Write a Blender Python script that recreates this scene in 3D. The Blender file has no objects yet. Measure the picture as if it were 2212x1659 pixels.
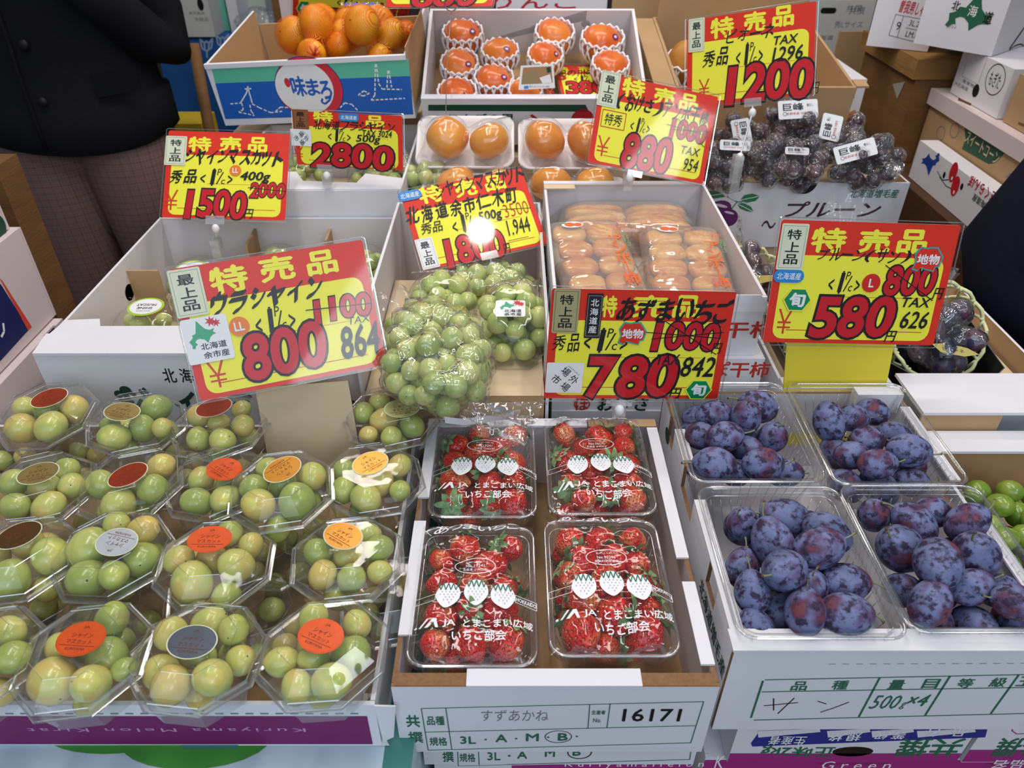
import bpy, math, random
import numpy as np
from mathutils import Vector, Matrix, Euler
R=math.radians
random.seed(7); rng=np.random.default_rng(7)
SC=bpy.context.scene; COL=SC.collection
# ---------------------------------------------------------------- camera
CAMZ=1.5; PITCH=R(36.0); FPX=1620.0; CX=1106.0; CY=829.5
cam=bpy.data.cameras.new('camera'); co=bpy.data.objects.new('camera',cam); COL.objects.link(co)
co.location=(0,0,CAMZ); co.rotation_euler=(R(90)-PITCH,0,0)
cam.sensor_fit='HORIZONTAL'; cam.sensor_width=36.0; cam.lens=36.0*FPX/2212.0
cam.clip_start=0.02; cam.clip_end=60
cam.dof.use_dof=True; cam.dof.focus_distance=0.86; cam.dof.aperture_fstop=9.0
SC.camera=co
# ---------------------------------------------------------------- world, lights, exposure
SC.view_settings.view_transform='Standard'; SC.view_settings.look='None'
SC.view_settings.gamma=1.0; SC.view_settings.use_curve_mapping=False
SC.view_settings.exposure=-0.62
SC.cycles.max_bounces=8; SC.cycles.diffuse_bounces=3; SC.cycles.glossy_bounces=3
SC.cycles.transmission_bounces=4; SC.cycles.transparent_max_bounces=40
SC.cycles.caustics_reflective=False; SC.cycles.caustics_refractive=False
w=bpy.data.worlds.new('daylight'); SC.world=w; w.use_nodes=True
bg=w.node_tree.nodes['Background']; bg.inputs[0].default_value=(0.70,0.82,1.0,1); bg.inputs[1].default_value=0.21
def lamp(name,loc,target,sx,sy,power,color,along=None):
    l=bpy.data.lights.new(name,'AREA'); l.shape='RECTANGLE'; l.size=sx; l.size_y=sy; l.energy=power; l.color=color
    o=bpy.data.objects.new(name,l); COL.objects.link(o); o.location=loc
    o.rotation_euler=(Vector(target)-Vector(loc)).to_track_quat('-Z','Y').to_euler()
    if along:   # turn the tube's long side
        z=(Vector(loc)-Vector(target)).normalized(); y=(Vector(along)-z*Vector(along).dot(z)).normalized(); x=y.cross(z); o.rotation_euler=Matrix((x,y,z)).transposed().to_euler()
    return o
lamp('daylight_opening',(0.0,-1.6,2.3),(0,0.7,0.9),3.2,1.6,44,(0.68,0.82,1.0))
lamp('aisle_tube',(1.16,-0.22,2.25),(0.45,0.6,0.9),0.20,0.5,5,(0.92,0.96,1.0),(0.11,1,0))
lamp('aisle_tube',(0.95,-1.95,2.25),(0.2,-0.4,0.9),0.34,0.8,10,(0.92,0.96,1.0),(0.11,1,0))
l=bpy.data.lights.new('bulb','AREA'); l.shape='DISK'; l.size=0.09; l.energy=2.5; l.color=(1.0,0.93,0.82); o=bpy.data.objects.new('bulb',l); COL.objects.link(o); o.location=(0.115,1.035,2.6)
lamp('ceiling_tube',(-0.35,0.75,2.75),(-0.35,0.75,0),0.16,1.3,20,(1.0,0.95,0.92))
lamp('ceiling_tube',(0.75,0.75,2.75),(0.75,0.75,0),0.16,1.3,14,(1.0,0.95,0.92))
lamp('ceiling_tube',(0.15,1.95,2.55),(0.15,1.6,0),1.3,0.18,18,(1.0,0.90,0.84))
lamp('ceiling_tube',(-0.9,2.9,2.6),(-0.9,2.9,0),0.9,0.15,10,(1.0,0.90,0.80))
# ---------------------------------------------------------------- image <-> world
_f=np.array([0,math.cos(PITCH),-math.sin(PITCH)]); _u=np.array([0,math.sin(PITCH),math.cos(PITCH)]); _r=np.array([1.0,0,0])
EYE=np.array([0,0,CAMZ])
def ray(x,y): return _f+_r*(x-CX)/FPX+_u*(CY-y)/FPX
def at_z(x,y,z): r=ray(x,y); return EYE+r*((z-CAMZ)/r[2])
def at_y(x,y,Y): r=ray(x,y); return EYE+r*(Y/r[1])
def at_x(x,y,X): r=ray(x,y); return EYE+r*(X/r[0])
def at_d(x,y,d): return EYE+ray(x,y)*d
def depth(p): return float((np.array(p)-EYE)@_f)
# ---------------------------------------------------------------- materials
def lin(c):
    c=c/255.0
    return c/12.92 if c<=0.04045 else ((c+0.055)/1.055)**2.4
def rgb(t): return (lin(t[0]),lin(t[1]),lin(t[2]),1.0)
class NT:
    def __init__(s,m): s.t=m.node_tree; s.n=s.t.nodes; s.l=s.t.links
    def new(s,ty,**kw):
        x=s.n.new(ty)
        for k,v in kw.items(): setattr(x,k,v)
        return x
    def link(s,a,b): s.l.new(a,b)
MATS={}
def mat(name,col,rough=0.55,spec=0.4,coat=0.0,var=0.0,vscale=30.0,bump=0.0,bscale=60.0,metal=0.0,sss=0.0,stretch=None):
    if name in MATS: return MATS[name]
    m=bpy.data.materials.new(name); m.use_nodes=True; N=NT(m); p=N.n['Principled BSDF']
    p.inputs['Base Color'].default_value=rgb(col); p.inputs['Roughness'].default_value=rough
    p.inputs['Specular IOR Level'].default_value=spec; p.inputs['Coat Weight'].default_value=coat
    p.inputs['Metallic'].default_value=metal
    if sss: p.inputs['Subsurface Weight'].default_value=sss; p.inputs['Subsurface Radius'].default_value=(0.01,0.008,0.004); p.inputs['Subsurface Scale'].default_value=0.6
    if var or bump:
        tc=N.new('ShaderNodeTexCoord'); src=tc.outputs['Object']
        if stretch:
            mp=N.new('ShaderNodeMapping'); mp.inputs['Scale'].default_value=stretch; N.link(src,mp.inputs[0]); src=mp.outputs[0]
    if var:
        no=N.new('ShaderNodeTexNoise'); no.inputs['Scale'].default_value=vscale; no.inputs['Detail'].default_value=4; N.link(src,no.inputs[0])
        mx=N.new('ShaderNodeMix',data_type='RGBA'); c=rgb(col)
        mx.inputs[6].default_value=tuple(x*(1-var) for x in c[:3])+(1,); mx.inputs[7].default_value=tuple(min(1,x*(1+var)) for x in c[:3])+(1,)
        N.link(no.outputs[0],mx.inputs[0]); N.link(mx.outputs[2],p.inputs['Base Color'])
    if bump:
        nb=N.new('ShaderNodeTexNoise'); nb.inputs['Scale'].default_value=bscale; nb.inputs['Detail'].default_value=3; N.link(src,nb.inputs[0])
        b=N.new('ShaderNodeBump'); b.inputs['Strength'].default_value=bump; b.inputs['Distance'].default_value=0.004; N.link(nb.outputs[0],b.inputs['Height']); N.link(b.outputs[0],p.inputs['Normal'])
    MATS[name]=m; return m
def clear(name,f0=0.05,edge=0.75,haze=0.03,tint=(1,1,1),rough=0.04,bump=0.0,bscale=40.0,dist=0.004):
    """thin clear plastic: see-through, reflecting more at grazing angles, with a little milky haze"""
    if name in MATS: return MATS[name]
    m=bpy.data.materials.new(name); m.use_nodes=True; N=NT(m); N.n.remove(N.n['Principled BSDF']); out=N.n['Material Output']
    tr=N.new('ShaderNodeBsdfTransparent'); tr.inputs[0].default_value=tint+(1,)
    gl=N.new('ShaderNodeBsdfGlossy'); gl.inputs['Roughness'].default_value=rough
    df=N.new('ShaderNodeBsdfDiffuse'); df.inputs[0].default_value=(0.85,0.86,0.88,1)
    lw=N.new('ShaderNodeLayerWeight'); lw.inputs['Blend'].default_value=0.5
    pw=N.new('ShaderNodeMath',operation='POWER'); pw.inputs[1].default_value=4.0; N.link(lw.outputs['Facing'],pw.inputs[0])
    ml=N.new('ShaderNodeMath',operation='MULTIPLY_ADD'); ml.inputs[1].default_value=edge; ml.inputs[2].default_value=f0; N.link(pw.outputs[0],ml.inputs[0])
    a=N.new('ShaderNodeMixShader'); a.inputs[0].default_value=haze; N.link(tr.outputs[0],a.inputs[1]); N.link(df.outputs[0],a.inputs[2])
    b=N.new('ShaderNodeMixShader'); N.link(ml.outputs[0],b.inputs[0]); N.link(a.outputs[0],b.inputs[1]); N.link(gl.outputs[0],b.inputs[2])
    if bump:
        tc=N.new('ShaderNodeTexCoord'); nb=N.new('ShaderNodeTexNoise'); nb.inputs['Scale'].default_value=bscale; nb.inputs['Detail'].default_value=2
        N.link(tc.outputs['Object'],nb.inputs[0]); bp=N.new('ShaderNodeBump'); bp.inputs['Strength'].default_value=bump; bp.inputs['Distance'].default_value=dist
        N.link(nb.outputs[0],bp.inputs['Height']); N.link(bp.outputs[0],gl.inputs['Normal']); N.link(bp.outputs[0],lw.inputs['Normal'])
    N.link(b.outputs[0],out.inputs['Surface']); MATS[name]=m; return m
def two_tone(name,stops,scale,detail=3,rough=0.4,spec=0.4,coat=0.0,rand=0.0,sss=0.0,bump=0.0,dist=0.002,lo=0.3,hi=0.7,extra=None):
    """colour ramp over object-space noise, offset per object"""
    if name in MATS: return MATS[name]
    m=bpy.data.materials.new(name); m.use_nodes=True; N=NT(m); p=N.n['Principled BSDF']
    p.inputs['Roughness'].default_value=rough; p.inputs['Specular IOR Level'].default_value=spec; p.inputs['Coat Weight'].default_value=coat; p.inputs['Coat Roughness'].default_value=0.08
    if sss: p.inputs['Subsurface Weight'].default_value=sss; p.inputs['Subsurface Radius'].default_value=(0.012,0.010,0.004); p.inputs['Subsurface Scale'].default_value=0.7
    tc=N.new('ShaderNodeTexCoord'); oi=N.new('ShaderNodeObjectInfo')
    ad=N.new('ShaderNodeVectorMath',operation='ADD'); sc=N.new('ShaderNodeMath',operation='MULTIPLY'); sc.inputs[1].default_value=37.0
    N.link(oi.outputs['Random'],sc.inputs[0]); N.link(tc.outputs['Object'],ad.inputs[0]); N.link(sc.outputs[0],ad.inputs[1])
    no=N.new('ShaderNodeTexNoise'); no.inputs['Scale'].default_value=scale; no.inputs['Detail'].default_value=detail; N.link(ad.outputs[0],no.inputs[0])
    mr=N.new('ShaderNodeMapRange'); mr.inputs[1].default_value=lo; mr.inputs[2].default_value=hi; N.link(no.outputs[0],mr.inputs[0])
    fac=mr.outputs[0]
    if rand:
        m1=N.new('ShaderNodeMath',operation='MULTIPLY_ADD'); m1.inputs[1].default_value=rand; m1.inputs[2].default_value=-rand*0.5
        N.link(oi.outputs['Random'],m1.inputs[0]); m2=N.new('ShaderNodeMath',operation='ADD',use_clamp=True); N.link(fac,m2.inputs[0]); N.link(m1.outputs[0],m2.inputs[1]); fac=m2.outputs[0]
    cr=N.new('ShaderNodeValToRGB'); el=cr.color_ramp.elements
    el[0].position=stops[0][0]; el[0].color=rgb(stops[0][1]); el[1].position=stops[-1][0]; el[1].color=rgb(stops[-1][1])
    for q,c in stops[1:-1]:
        e=el.new(q); e.color=rgb(c)
    N.link(fac,cr.inputs[0]); colr=cr.outputs[0]
    if extra: colr=extra(N,ad.outputs[0],colr,p)
    N.link(colr,p.inputs['Base Color'])
    if bump:
        bp=N.new('ShaderNodeBump'); bp.inputs['Strength'].default_value=bump; bp.inputs['Distance'].default_value=dist; N.link(no.outputs[0],bp.inputs['Height']); N.link(bp.outputs[0],p.inputs['Normal'])
    MATS[name]=m; return m
# ---------------------------------------------------------------- mesh building
class MB:
    """collects faces in world coordinates; build() links them as one mesh object"""
    def __init__(s): s.v=[]; s.f=[]; s.mi=[]; s.sm=[]; s.mats=[]; s.n=0
    def mid(s,m):
        if m not in s.mats: s.mats.append(m)
        return s.mats.index(m)
    def add(s,V,Fs,m,smooth=False):
        k=s.mid(m); s.v.append(np.asarray(V,float).reshape(-1,3)); b=s.n
        for f in Fs: s.f.append(tuple(int(i)+b for i in f)); s.mi.append(k); s.sm.append(smooth)
        s.n+=len(s.v[-1])
    def box(s,lo,hi,m,M=None,faces=None):
        x0,y0,z0=lo; x1,y1,z1=hi
        V=np.array([(x0,y0,z0),(x1,y0,z0),(x1,y1,z0),(x0,y1,z0),(x0,y0,z1),(x1,y0,z1),(x1,y1,z1),(x0,y1,z1)],float)
        if M is not None: V=xf(M,V)
        FS={'-z':(0,3,2,1),'+z':(4,5,6,7),'-y':(0,1,5,4),'+x':(1,2,6,5),'+y':(2,3,7,6),'-x':(3,0,4,7)}
        for k,f in FS.items(): s.add(V[list(f)],[(0,1,2,3)],(faces or {}).get(k,m))
    def loft(s,loops,m,closed=True,cap0=False,cap1=False,smooth=True):
        n=len(loops[0]); V=np.concatenate([np.asarray(l,float) for l in loops]); Fs=[]
        for i in range(len(loops)-1):
            for j in range(n if closed else n-1):
                k=(j+1)%n; Fs.append((i*n+j,i*n+k,(i+1)*n+k,(i+1)*n+j))
        if cap0: Fs.append(tuple(range(n-1,-1,-1)))
        if cap1: Fs.append(tuple(range((len(loops)-1)*n,len(loops)*n)))
        s.add(V,Fs,m,smooth)
    def tube(s,pts,r,m,n=6,closed=False,smooth=True):
        P=np.asarray(pts,float); k=len(P); rr=np.full(k,r) if np.isscalar(r) else np.asarray(r)
        T=np.roll(P,-1,0)-np.roll(P,1,0) if closed else np.gradient(P,axis=0)
        loops=[]; ref=None
        for i in range(k):
            t=T[i]/(np.linalg.norm(T[i])+1e-12)
            if ref is None: ref=np.array([0,0,1.0]) if abs(t[2])<0.9 else np.array([1.0,0,0])
            a=np.cross(t,ref); a/=np.linalg.norm(a)+1e-12; b=np.cross(a,t); ref=b
            loops.append([P[i]+rr[i]*(math.cos(q)*a+math.sin(q)*b) for q in np.linspace(0,2*math.pi,n,endpoint=False)])
        if closed: loops.append(loops[0]); s.loft(loops,m,smooth=smooth)
        else: s.loft(loops,m,cap0=True,cap1=True,smooth=smooth)
    def sphere(s,c,r,m,nu=16,nv=10,M=None,smooth=True,fn=None):
        rx=(r,r,r) if np.isscalar(r) else r
        V=[(0,0,-1.0)]; 
        for i in range(1,nv):
            a=-math.pi/2+math.pi*i/nv
            for j in range(nu):
                q=2*math.pi*j/nu; V.append((math.cos(a)*math.cos(q),math.cos(a)*math.sin(q),math.sin(a)))
        V.append((0,0,1.0)); V=np.array(V)
        if fn is not None: V=fn(V)
        V=V*np.array(rx)
        if M is not None: V=xf(M,V)
        V=V+np.array(c); Fs=[]; top=len(V)-1
        for j in range(nu):
            k=(j+1)%nu; Fs.append((0,1+k,1+j)); Fs.append((top,1+(nv-2)*nu+j,1+(nv-2)*nu+k))
            for i in range(nv-2): Fs.append((1+i*nu+j,1+i*nu+k,1+(i+1)*nu+k,1+(i+1)*nu+j))
        s.add(V,Fs,m,smooth)
    def slab(s,pts2,F,n0,n1,mface,medge=None,mback=None):
        """polygon (frame uv) extruded from n0 to n1 along the frame normal"""
        k=len(pts2); A=F.p(pts2,n1); B=F.p(pts2,n0); s.add(A,[tuple(range(k))],mface); s.add(B,[tuple(range(k-1,-1,-1))],mback or mface)
        s.loft([B,A],medge or mface,smooth=False)
    def mesh(s,name,off=(0,0,0)):
        me=bpy.data.meshes.new(name); V=np.concatenate(s.v)-np.array(off)
        me.from_pydata(V.tolist(),[],s.f)
        for m in s.mats: me.materials.append(m)
        me.polygons.foreach_set('material_index',s.mi); me.polygons.foreach_set('use_smooth',s.sm); me.update(); return me
def xf(M,V):
    M=np.array(M); V=np.asarray(V,float); return V@M[:3,:3].T+M[:3,3]
class Frame:
    """flat drawing surface: origin, right, down, outward normal (metres)"""
    def __init__(s,O,U,V,N=None):
        s.O=np.array(O,float); s.U=np.array(U,float); s.U/=np.linalg.norm(s.U); s.V=np.array(V,float); s.V/=np.linalg.norm(s.V)
        s.N=np.cross(s.V,s.U) if N is None else np.array(N,float); s.N/=np.linalg.norm(s.N)
    def p(s,uv,n=0.0):
        uv=np.asarray(uv,float).reshape(-1,2); return s.O+uv[:,:1]*s.U+uv[:,1:]*s.V+n*s.N
    def px(s,x,y):
        r=ray(x,y); t=((s.O-EYE)@s.N)/(r@s.N); q=EYE+r*t-s.O; G=np.array([[s.U@s.U,s.U@s.V],[s.U@s.V,s.V@s.V]])
        return np.linalg.solve(G,[q@s.U,q@s.V])
# ---------------------------------------------------------------- objects
def _props(o,label,cat,group,kind):
    if label: o['label']=label
    if cat: o['category']=cat
    if group: o['group']=group
    if kind: o['kind']=kind
def thing(name,label,cat,loc,group=None):
    o=bpy.data.objects.new(name,None); o.empty_display_size=0.02; COL.objects.link(o); o.location=tuple(loc); _props(o,label,cat,group,None)
    return o
def origin(o):
    p=np.zeros(3)
    while o is not None: p=p+np.array(o.location); o=o.parent
    return p
def part(parent,name,mb,label=None,kind=None):
    off=origin(parent); o=bpy.data.objects.new(name,mb.mesh(name,off)); COL.objects.link(o); o.parent=parent; _props(o,label,None,None,kind); return o
def solo(name,mb,label,cat,group=None,loc=None,kind=None):
    V=np.concatenate(mb.v); l=np.array([V[:,0].mean(),V[:,1].mean(),V[:,2].min()]) if loc is None else np.array(loc)
    o=bpy.data.objects.new(name,mb.mesh(name,l)); o.location=tuple(l); COL.objects.link(o); _props(o,label,cat,group,kind); return o
def place(name,me,M,label,cat,group=None,parts=()):
    """a thing sharing mesh data, placed by matrix; parts: (name, mesh)"""
    o=bpy.data.objects.new(name,me); COL.objects.link(o); o.matrix_world=Matrix(M); _props(o,label,cat,group,None)
    for n,pm in parts:
        c=bpy.data.objects.new(n,pm); COL.objects.link(c); c.parent=o
    return o
# ---------------------------------------------------------------- flat drawing
_GC={}
def glyphs(s,bold=0.0,res=2,shear=0.0,space=1.0):
    k=(s,bold,res,shear,space)
    if k in _GC: return _GC[k]
    cu=bpy.data.curves.new('glyphs','FONT'); cu.body=s; cu.offset=bold; cu.resolution_u=res; cu.shear=shear; cu.space_character=space; cu.align_x='CENTER'; cu.space_line=0.86
    o=bpy.data.objects.new('glyphs',cu); me=o.to_mesh()
    V=np.array([v.co[:2] for v in me.vertices]).reshape(-1,2); Fs=[tuple(p.vertices) for p in me.polygons]; o.to_mesh_clear()
    bpy.data.objects.remove(o); bpy.data.curves.remove(cu); _GC[k]=(V,Fs); return V,Fs
def rrect(cx,cy,w,h,r,n=5,corners='1111'):
    P=[]
    for k,(sx,sy,a) in enumerate(((1,-1,-90),(1,1,0),(-1,1,90),(-1,-1,180))):
        if corners[k]=='0': P.append((cx+sx*w/2,cy+sy*h/2)); continue
        for t in np.linspace(0,90,n): P.append((cx+sx*(w/2-r)+r*math.cos(R(a+t)),cy+sy*(h/2-r)+r*math.sin(R(a+t))))
    return P
def ell(cx,cy,a,b,n=24,rot=0.0):
    c,s=math.cos(rot),math.sin(rot)
    return [(cx+a*math.cos(q)*c-b*math.sin(q)*s,cy+a*math.cos(q)*s+b*math.sin(q)*c) for q in np.linspace(0,2*math.pi,n,endpoint=False)]
class Dec:
    """draws inks on a frame into a mesh; lengths in metres, or image pixels scaled by k"""
    def __init__(s,mb,F,k=1.0): s.mb=mb; s.F=F; s.k=k
    def at(s,x,y): return s.F.px(x,y)
    def poly(s,pts,m,n=0.0004): s.mb.add(s.F.p(pts,n),[tuple(range(len(pts)))],m)
    def rect(s,c,w,h,m,n=0.0004,r=0.0,corners='1111',rot=0.0):
        P=rrect(0,0,w,h,r,corners=corners) if r else [(-w/2,-h/2),(w/2,-h/2),(w/2,h/2),(-w/2,h/2)]
        cs,sn=math.cos(rot),math.sin(rot); s.poly([(c[0]+x*cs-y*sn,c[1]+x*sn+y*cs) for x,y in P],m,n)
    def ell(s,c,a,b,m,n=0.0004,rot=0.0,k=24): s.poly(ell(c[0],c[1],a,b,k,rot),m,n)
    def ring(s,c,a,b,w,m,n=0.0004,rot=0.0,k=28):
        A=ell(c[0],c[1],a,b,k,rot); B=ell(c[0],c[1],a-w,b-w,k,rot); s.mb.add(s.F.p(A+B,n),[(j,(j+1)%k,k+(j+1)%k,k+j) for j in range(k)],m)
    def line(s,p,q,w,m,n=0.0004):
        p=np.array(p,float); q=np.array(q,float); d=q-p; L=np.linalg.norm(d)+1e-9; t=np.array([-d[1],d[0]])/L*w/2; s.poly([p+t,q+t,q-t,p-t],m,n)
    def path(s,pts,w,m,n=0.0004):
        for a,b in zip(pts[:-1],pts[1:]): s.line(a,b,w,m,n)
    def frame(s,c,w,h,t,m,n=0.0004):
        x,y=c; P=[(x-w/2,y-h/2),(x+w/2,y-h/2),(x+w/2,y+h/2),(x-w/2,y+h/2)]
        for a,b in zip(P,P[1:]+P[:1]): s.line(a,b,t,m,n)
    def dash(s,p,q,w,m,on,off,n=0.0004):
        p=np.array(p,float); q=np.array(q,float); L=np.linalg.norm(q-p); d=(q-p)/L; t=0
        while t<L: s.line(p+d*t,p+d*min(L,t+on),w,m,n); t+=on+off
    def text(s,t,c,w,h,m,n=0.0005,bold=0.0,shear=0.0,rot=0.0,res=2,space=1.0,curve=0.0,keep=False,off=0.0,nib=None):
        V,Fs=glyphs(t,off,res,shear,space); lift=0.0
        if not len(V): return
        if nib or bold>0:   # heavier strokes: the glyph repeated side by side
            D=nib if nib else [(0,0),(1,0),(-1,0),(0,1),(0,-1)]; b=bold; k0=len(V); V0=V; F0=Fs
            V=np.concatenate([V0+b*np.array(q) for q in D]); Fs=[tuple(i+j*k0 for i in f) for j in range(len(D)) for f in F0]; lift=np.repeat(np.arange(len(D))*2.5e-5,k0)
        elif bold<0: V,Fs=glyphs(t,bold,res,shear,space)
        lo=V.min(0); hi=V.max(0); sz=np.maximum(hi-lo,1e-6); V=(V-(lo+hi)/2)
        k=np.array([w,h])/sz
        if keep: k[:]=min(k)
        V=V*k; V[:,1]*=-1
        if curve: V[:,1]+=curve*(V[:,0]/(w/2))**2
        cs,sn=math.cos(rot),math.sin(rot); V=np.stack([c[0]+V[:,0]*cs-V[:,1]*sn,c[1]+V[:,0]*sn+V[:,1]*cs],1)
        s.mb.add(s.F.p(V,n)+np.asarray(lift).reshape(-1,1)*s.F.N,[f[::-1] for f in Fs],m)
    def brush(s,t,c,w,h,m,n=0.0006,bold=0.012,shear=0.25,jit=0.10,rot=0.0,seed=0):
        """hand lettering: each character on its own, unequal and tilted"""
        rg=random.Random(hash((len(t),seed,round(w,4)))); k=len(t); cw=w/k; cs,sn=math.cos(rot),math.sin(rot)
        for i,ch in enumerate(t):
            if ch==' ': continue
            x=(i+0.5)*cw-w/2; y=rg.uniform(-jit,jit)*h*0.6; sx=cw*rg.uniform(0.9,1.08); sy=h*rg.uniform(0.86,1.1)
            if ch=='ー': sy*=0.16
            if ch in '．.,': sx*=0.3; sy*=0.2; y+=h*0.4
            s.text(ch,(c[0]+x*cs-y*sn,c[1]+x*sn+y*cs),sx,sy,m,n,bold,shear,rot+rg.uniform(-jit,jit),nib=[(-1.3,-0.9),(-0.65,-0.45),(0,0),(0.65,0.45),(1.3,0.9)])
HOKKAIDO=[(0.40,0.0),(0.47,0.08),(0.56,0.22),(0.66,0.34),(0.80,0.40),(0.97,0.36),(0.90,0.48),(1.0,0.55),(0.86,0.60),(0.78,0.66),(0.66,0.86),(0.56,0.72),(0.40,0.66),(0.30,0.68),(0.22,0.76),(0.30,0.86),(0.22,0.90),(0.18,1.0),(0.08,0.98),(0.10,0.86),(0.02,0.72),(0.10,0.66),(0.18,0.58),(0.16,0.50),(0.30,0.46),(0.34,0.28)]
def hokkaido(d,c,w,h,m,n=0.0006,rot=0.0,flip=1):
    cs,sn=math.cos(rot),math.sin(rot); P=[((x-0.5)*w*flip,(y-0.5)*h*flip) for x,y in HOKKAIDO]
    d.poly([(c[0]+x*cs-y*sn,c[1]+x*sn+y*cs) for x,y in P],m,n)
# ---------------------------------------------------------------- shared materials
WHITE=mat('white_card',(232,230,234),0.6,0.3,var=0.03,vscale=25)
INNER=mat('pale_card_inside',(226,220,222),0.65,0.25,var=0.04,vscale=18)
KRAFT=mat('brown_cardboard',(186,152,112),0.75,0.2,var=0.10,vscale=22)
KRAFT2=mat('pale_brown_cardboard',(222,198,164),0.75,0.2,var=0.06,vscale=40)
CORR=mat('cut_corrugated_edge',(140,104,74),0.85,0.1,var=0.35,vscale=260)
GREEN=mat('green_print',(44,112,84),0.6,0.3)
DGREEN=mat('dark_green_print',(30,72,56),0.6,0.3)
BLACK=mat('black_ink',(22,20,22),0.5,0.35)
REDINK=mat('red_print',(200,58,40),0.55,0.3)
CARDRED=mat('poster_red',(226,48,26),0.5,0.3)
CARDYEL=mat('poster_yellow',(250,244,66),0.5,0.3)
PRICERED=mat('marker_red',(206,20,34),0.45,0.35)
PAPER=mat('sticker_white',(240,240,240),0.5,0.3)
CREAM=mat('sticker_cream',(222,226,196),0.5,0.3)
GOLDP=mat('sticker_olive_gold',(176,168,120),0.4,0.4)
BLUEP=mat('sticker_blue',(30,140,214),0.45,0.35)
NAVYP=mat('navy_print',(44,50,140),0.5,0.3)
ORANGEP=mat('sticker_orange',(238,128,44),0.45,0.35)
PURPLEP=mat('purple_print',(120,26,96),0.5,0.3)
MAGENTAP=mat('magenta_print',(168,48,132),0.5,0.3)
TEAL=mat('teal_print',(70,132,126),0.55,0.3)
PALEBLUE=mat('pale_blue_card',(196,216,226),0.55,0.3,var=0.05,vscale=8)
GREY=mat('grey_ink',(130,130,136),0.6,0.3)
WHITEINK=mat('white_ink',(245,245,248),0.5,0.3)
BLACKTRAY=mat('black_plastic',(18,18,20),0.35,0.4)
WOOD=mat('worn_wood',(128,92,56),0.7,0.2,var=0.35,vscale=9,bump=0.2,stretch=(1,1,5))
WOODD=mat('dark_worn_wood',(84,58,40),0.75,0.2,var=0.4,vscale=7,bump=0.2,stretch=(4,1,1))
FOAM=mat('white_foam',(244,240,240),0.7,0.2)
FOAMY=mat('pale_yellow_foam',(226,226,170),0.7,0.2)
SHELL=clear('clear_pack_plastic',0.055,0.8,0.022,rough=0.05,bump=0.35,bscale=24)
SHELLRIM=clear('clear_pack_rim',0.30,0.6,0.07,rough=0.10)
SHELLTRAY=clear('clear_tray_plastic',0.03,0.6,0.05,rough=0.06)
BERRYFILM=clear('taut_film',0.04,0.55,0.015,rough=0.07,bump=0.55,bscale=36,dist=0.012)
FILM=clear('clear_film',0.05,0.65,0.03,rough=0.07,bump=0.55,bscale=26,dist=0.01)
CREASE=clear('creased_film',0.10,0.75,0.06,rough=0.08,bump=1.0,bscale=34,dist=0.02)
KYOFILM=clear('crumpled_wrap',0.10,0.8,0.05,rough=0.07,bump=1.0,bscale=70,dist=0.02)
AMBERFILM=clear('amber_pouch_film',0.12,0.75,0.20,(1.0,0.93,0.80),rough=0.08,bump=0.45,bscale=20,dist=0.02)
SLEEVE=clear('card_sleeve',0.035,0.35,0.0,rough=0.06,bump=0.06,bscale=14)
CLIPP=clear('clear_clip',0.14,0.7,0.22,rough=0.1)
GRAPE=two_tone('muscat_skin',[(0.0,(164,180,92)),(0.4,(192,200,106)),(0.72,(212,210,118)),(1.0,(220,196,108))],0.8,1,0.24,0.5,0.22,rand=1.2,sss=0.3,lo=0.2,hi=0.8)
GRAPEG=two_tone('green_muscat_skin',[(0.0,(166,186,98)),(0.55,(194,208,120)),(1.0,(216,218,134))],0.9,2,0.25,0.5,0.2,rand=0.9,sss=0.25)
def _bloom(N,vec,colr,p):
    no=N.new('ShaderNodeTexNoise'); no.inputs['Scale'].default_value=2.1; no.inputs['Detail'].default_value=5; no.inputs['Roughness'].default_value=0.62; N.link(vec,no.inputs[0])
    mr=N.new('ShaderNodeMapRange'); mr.inputs[1].default_value=0.40; mr.inputs[2].default_value=0.52; N.link(no.outputs[0],mr.inputs[0])
    mx=N.new('ShaderNodeMix',data_type='RGBA'); mx.inputs[6].default_value=rgb((54,44,68)); N.link(mr.outputs[0],mx.inputs[0]); N.link(colr,mx.inputs[7]); 
    return mx.outputs[2]
PLUM=two_tone('plum_bloom',[(0.0,(94,104,142)),(0.5,(118,126,166)),(0.72,(104,94,132)),(0.90,(94,60,84)),(1.0,(120,64,76))],0.75,2,0.6,0.25,rand=0.35,extra=_bloom)
GREENG=two_tone('shaded_green_muscat_skin',[(0.0,(92,124,40)),(0.6,(120,150,54)),(1.0,(146,164,66))],0.9,2,0.25,0.5,0.2,rand=0.9,sss=0.2)  # darker copy of the muscat skin, with the carton's shade put into its colour
KYOHO=two_tone('dark_grape_skin',[(0.0,(40,30,44)),(0.5,(58,34,46)),(1.0,(92,40,48))],0.9,2,0.3,0.5,0.2,rand=1.0)
PIONE=two_tone('black_grape_skin',[(0.0,(38,38,58)),(0.6,(54,50,76)),(1.0,(84,44,62))],0.9,2,0.4,0.4,0.1,rand=1.0)
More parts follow.
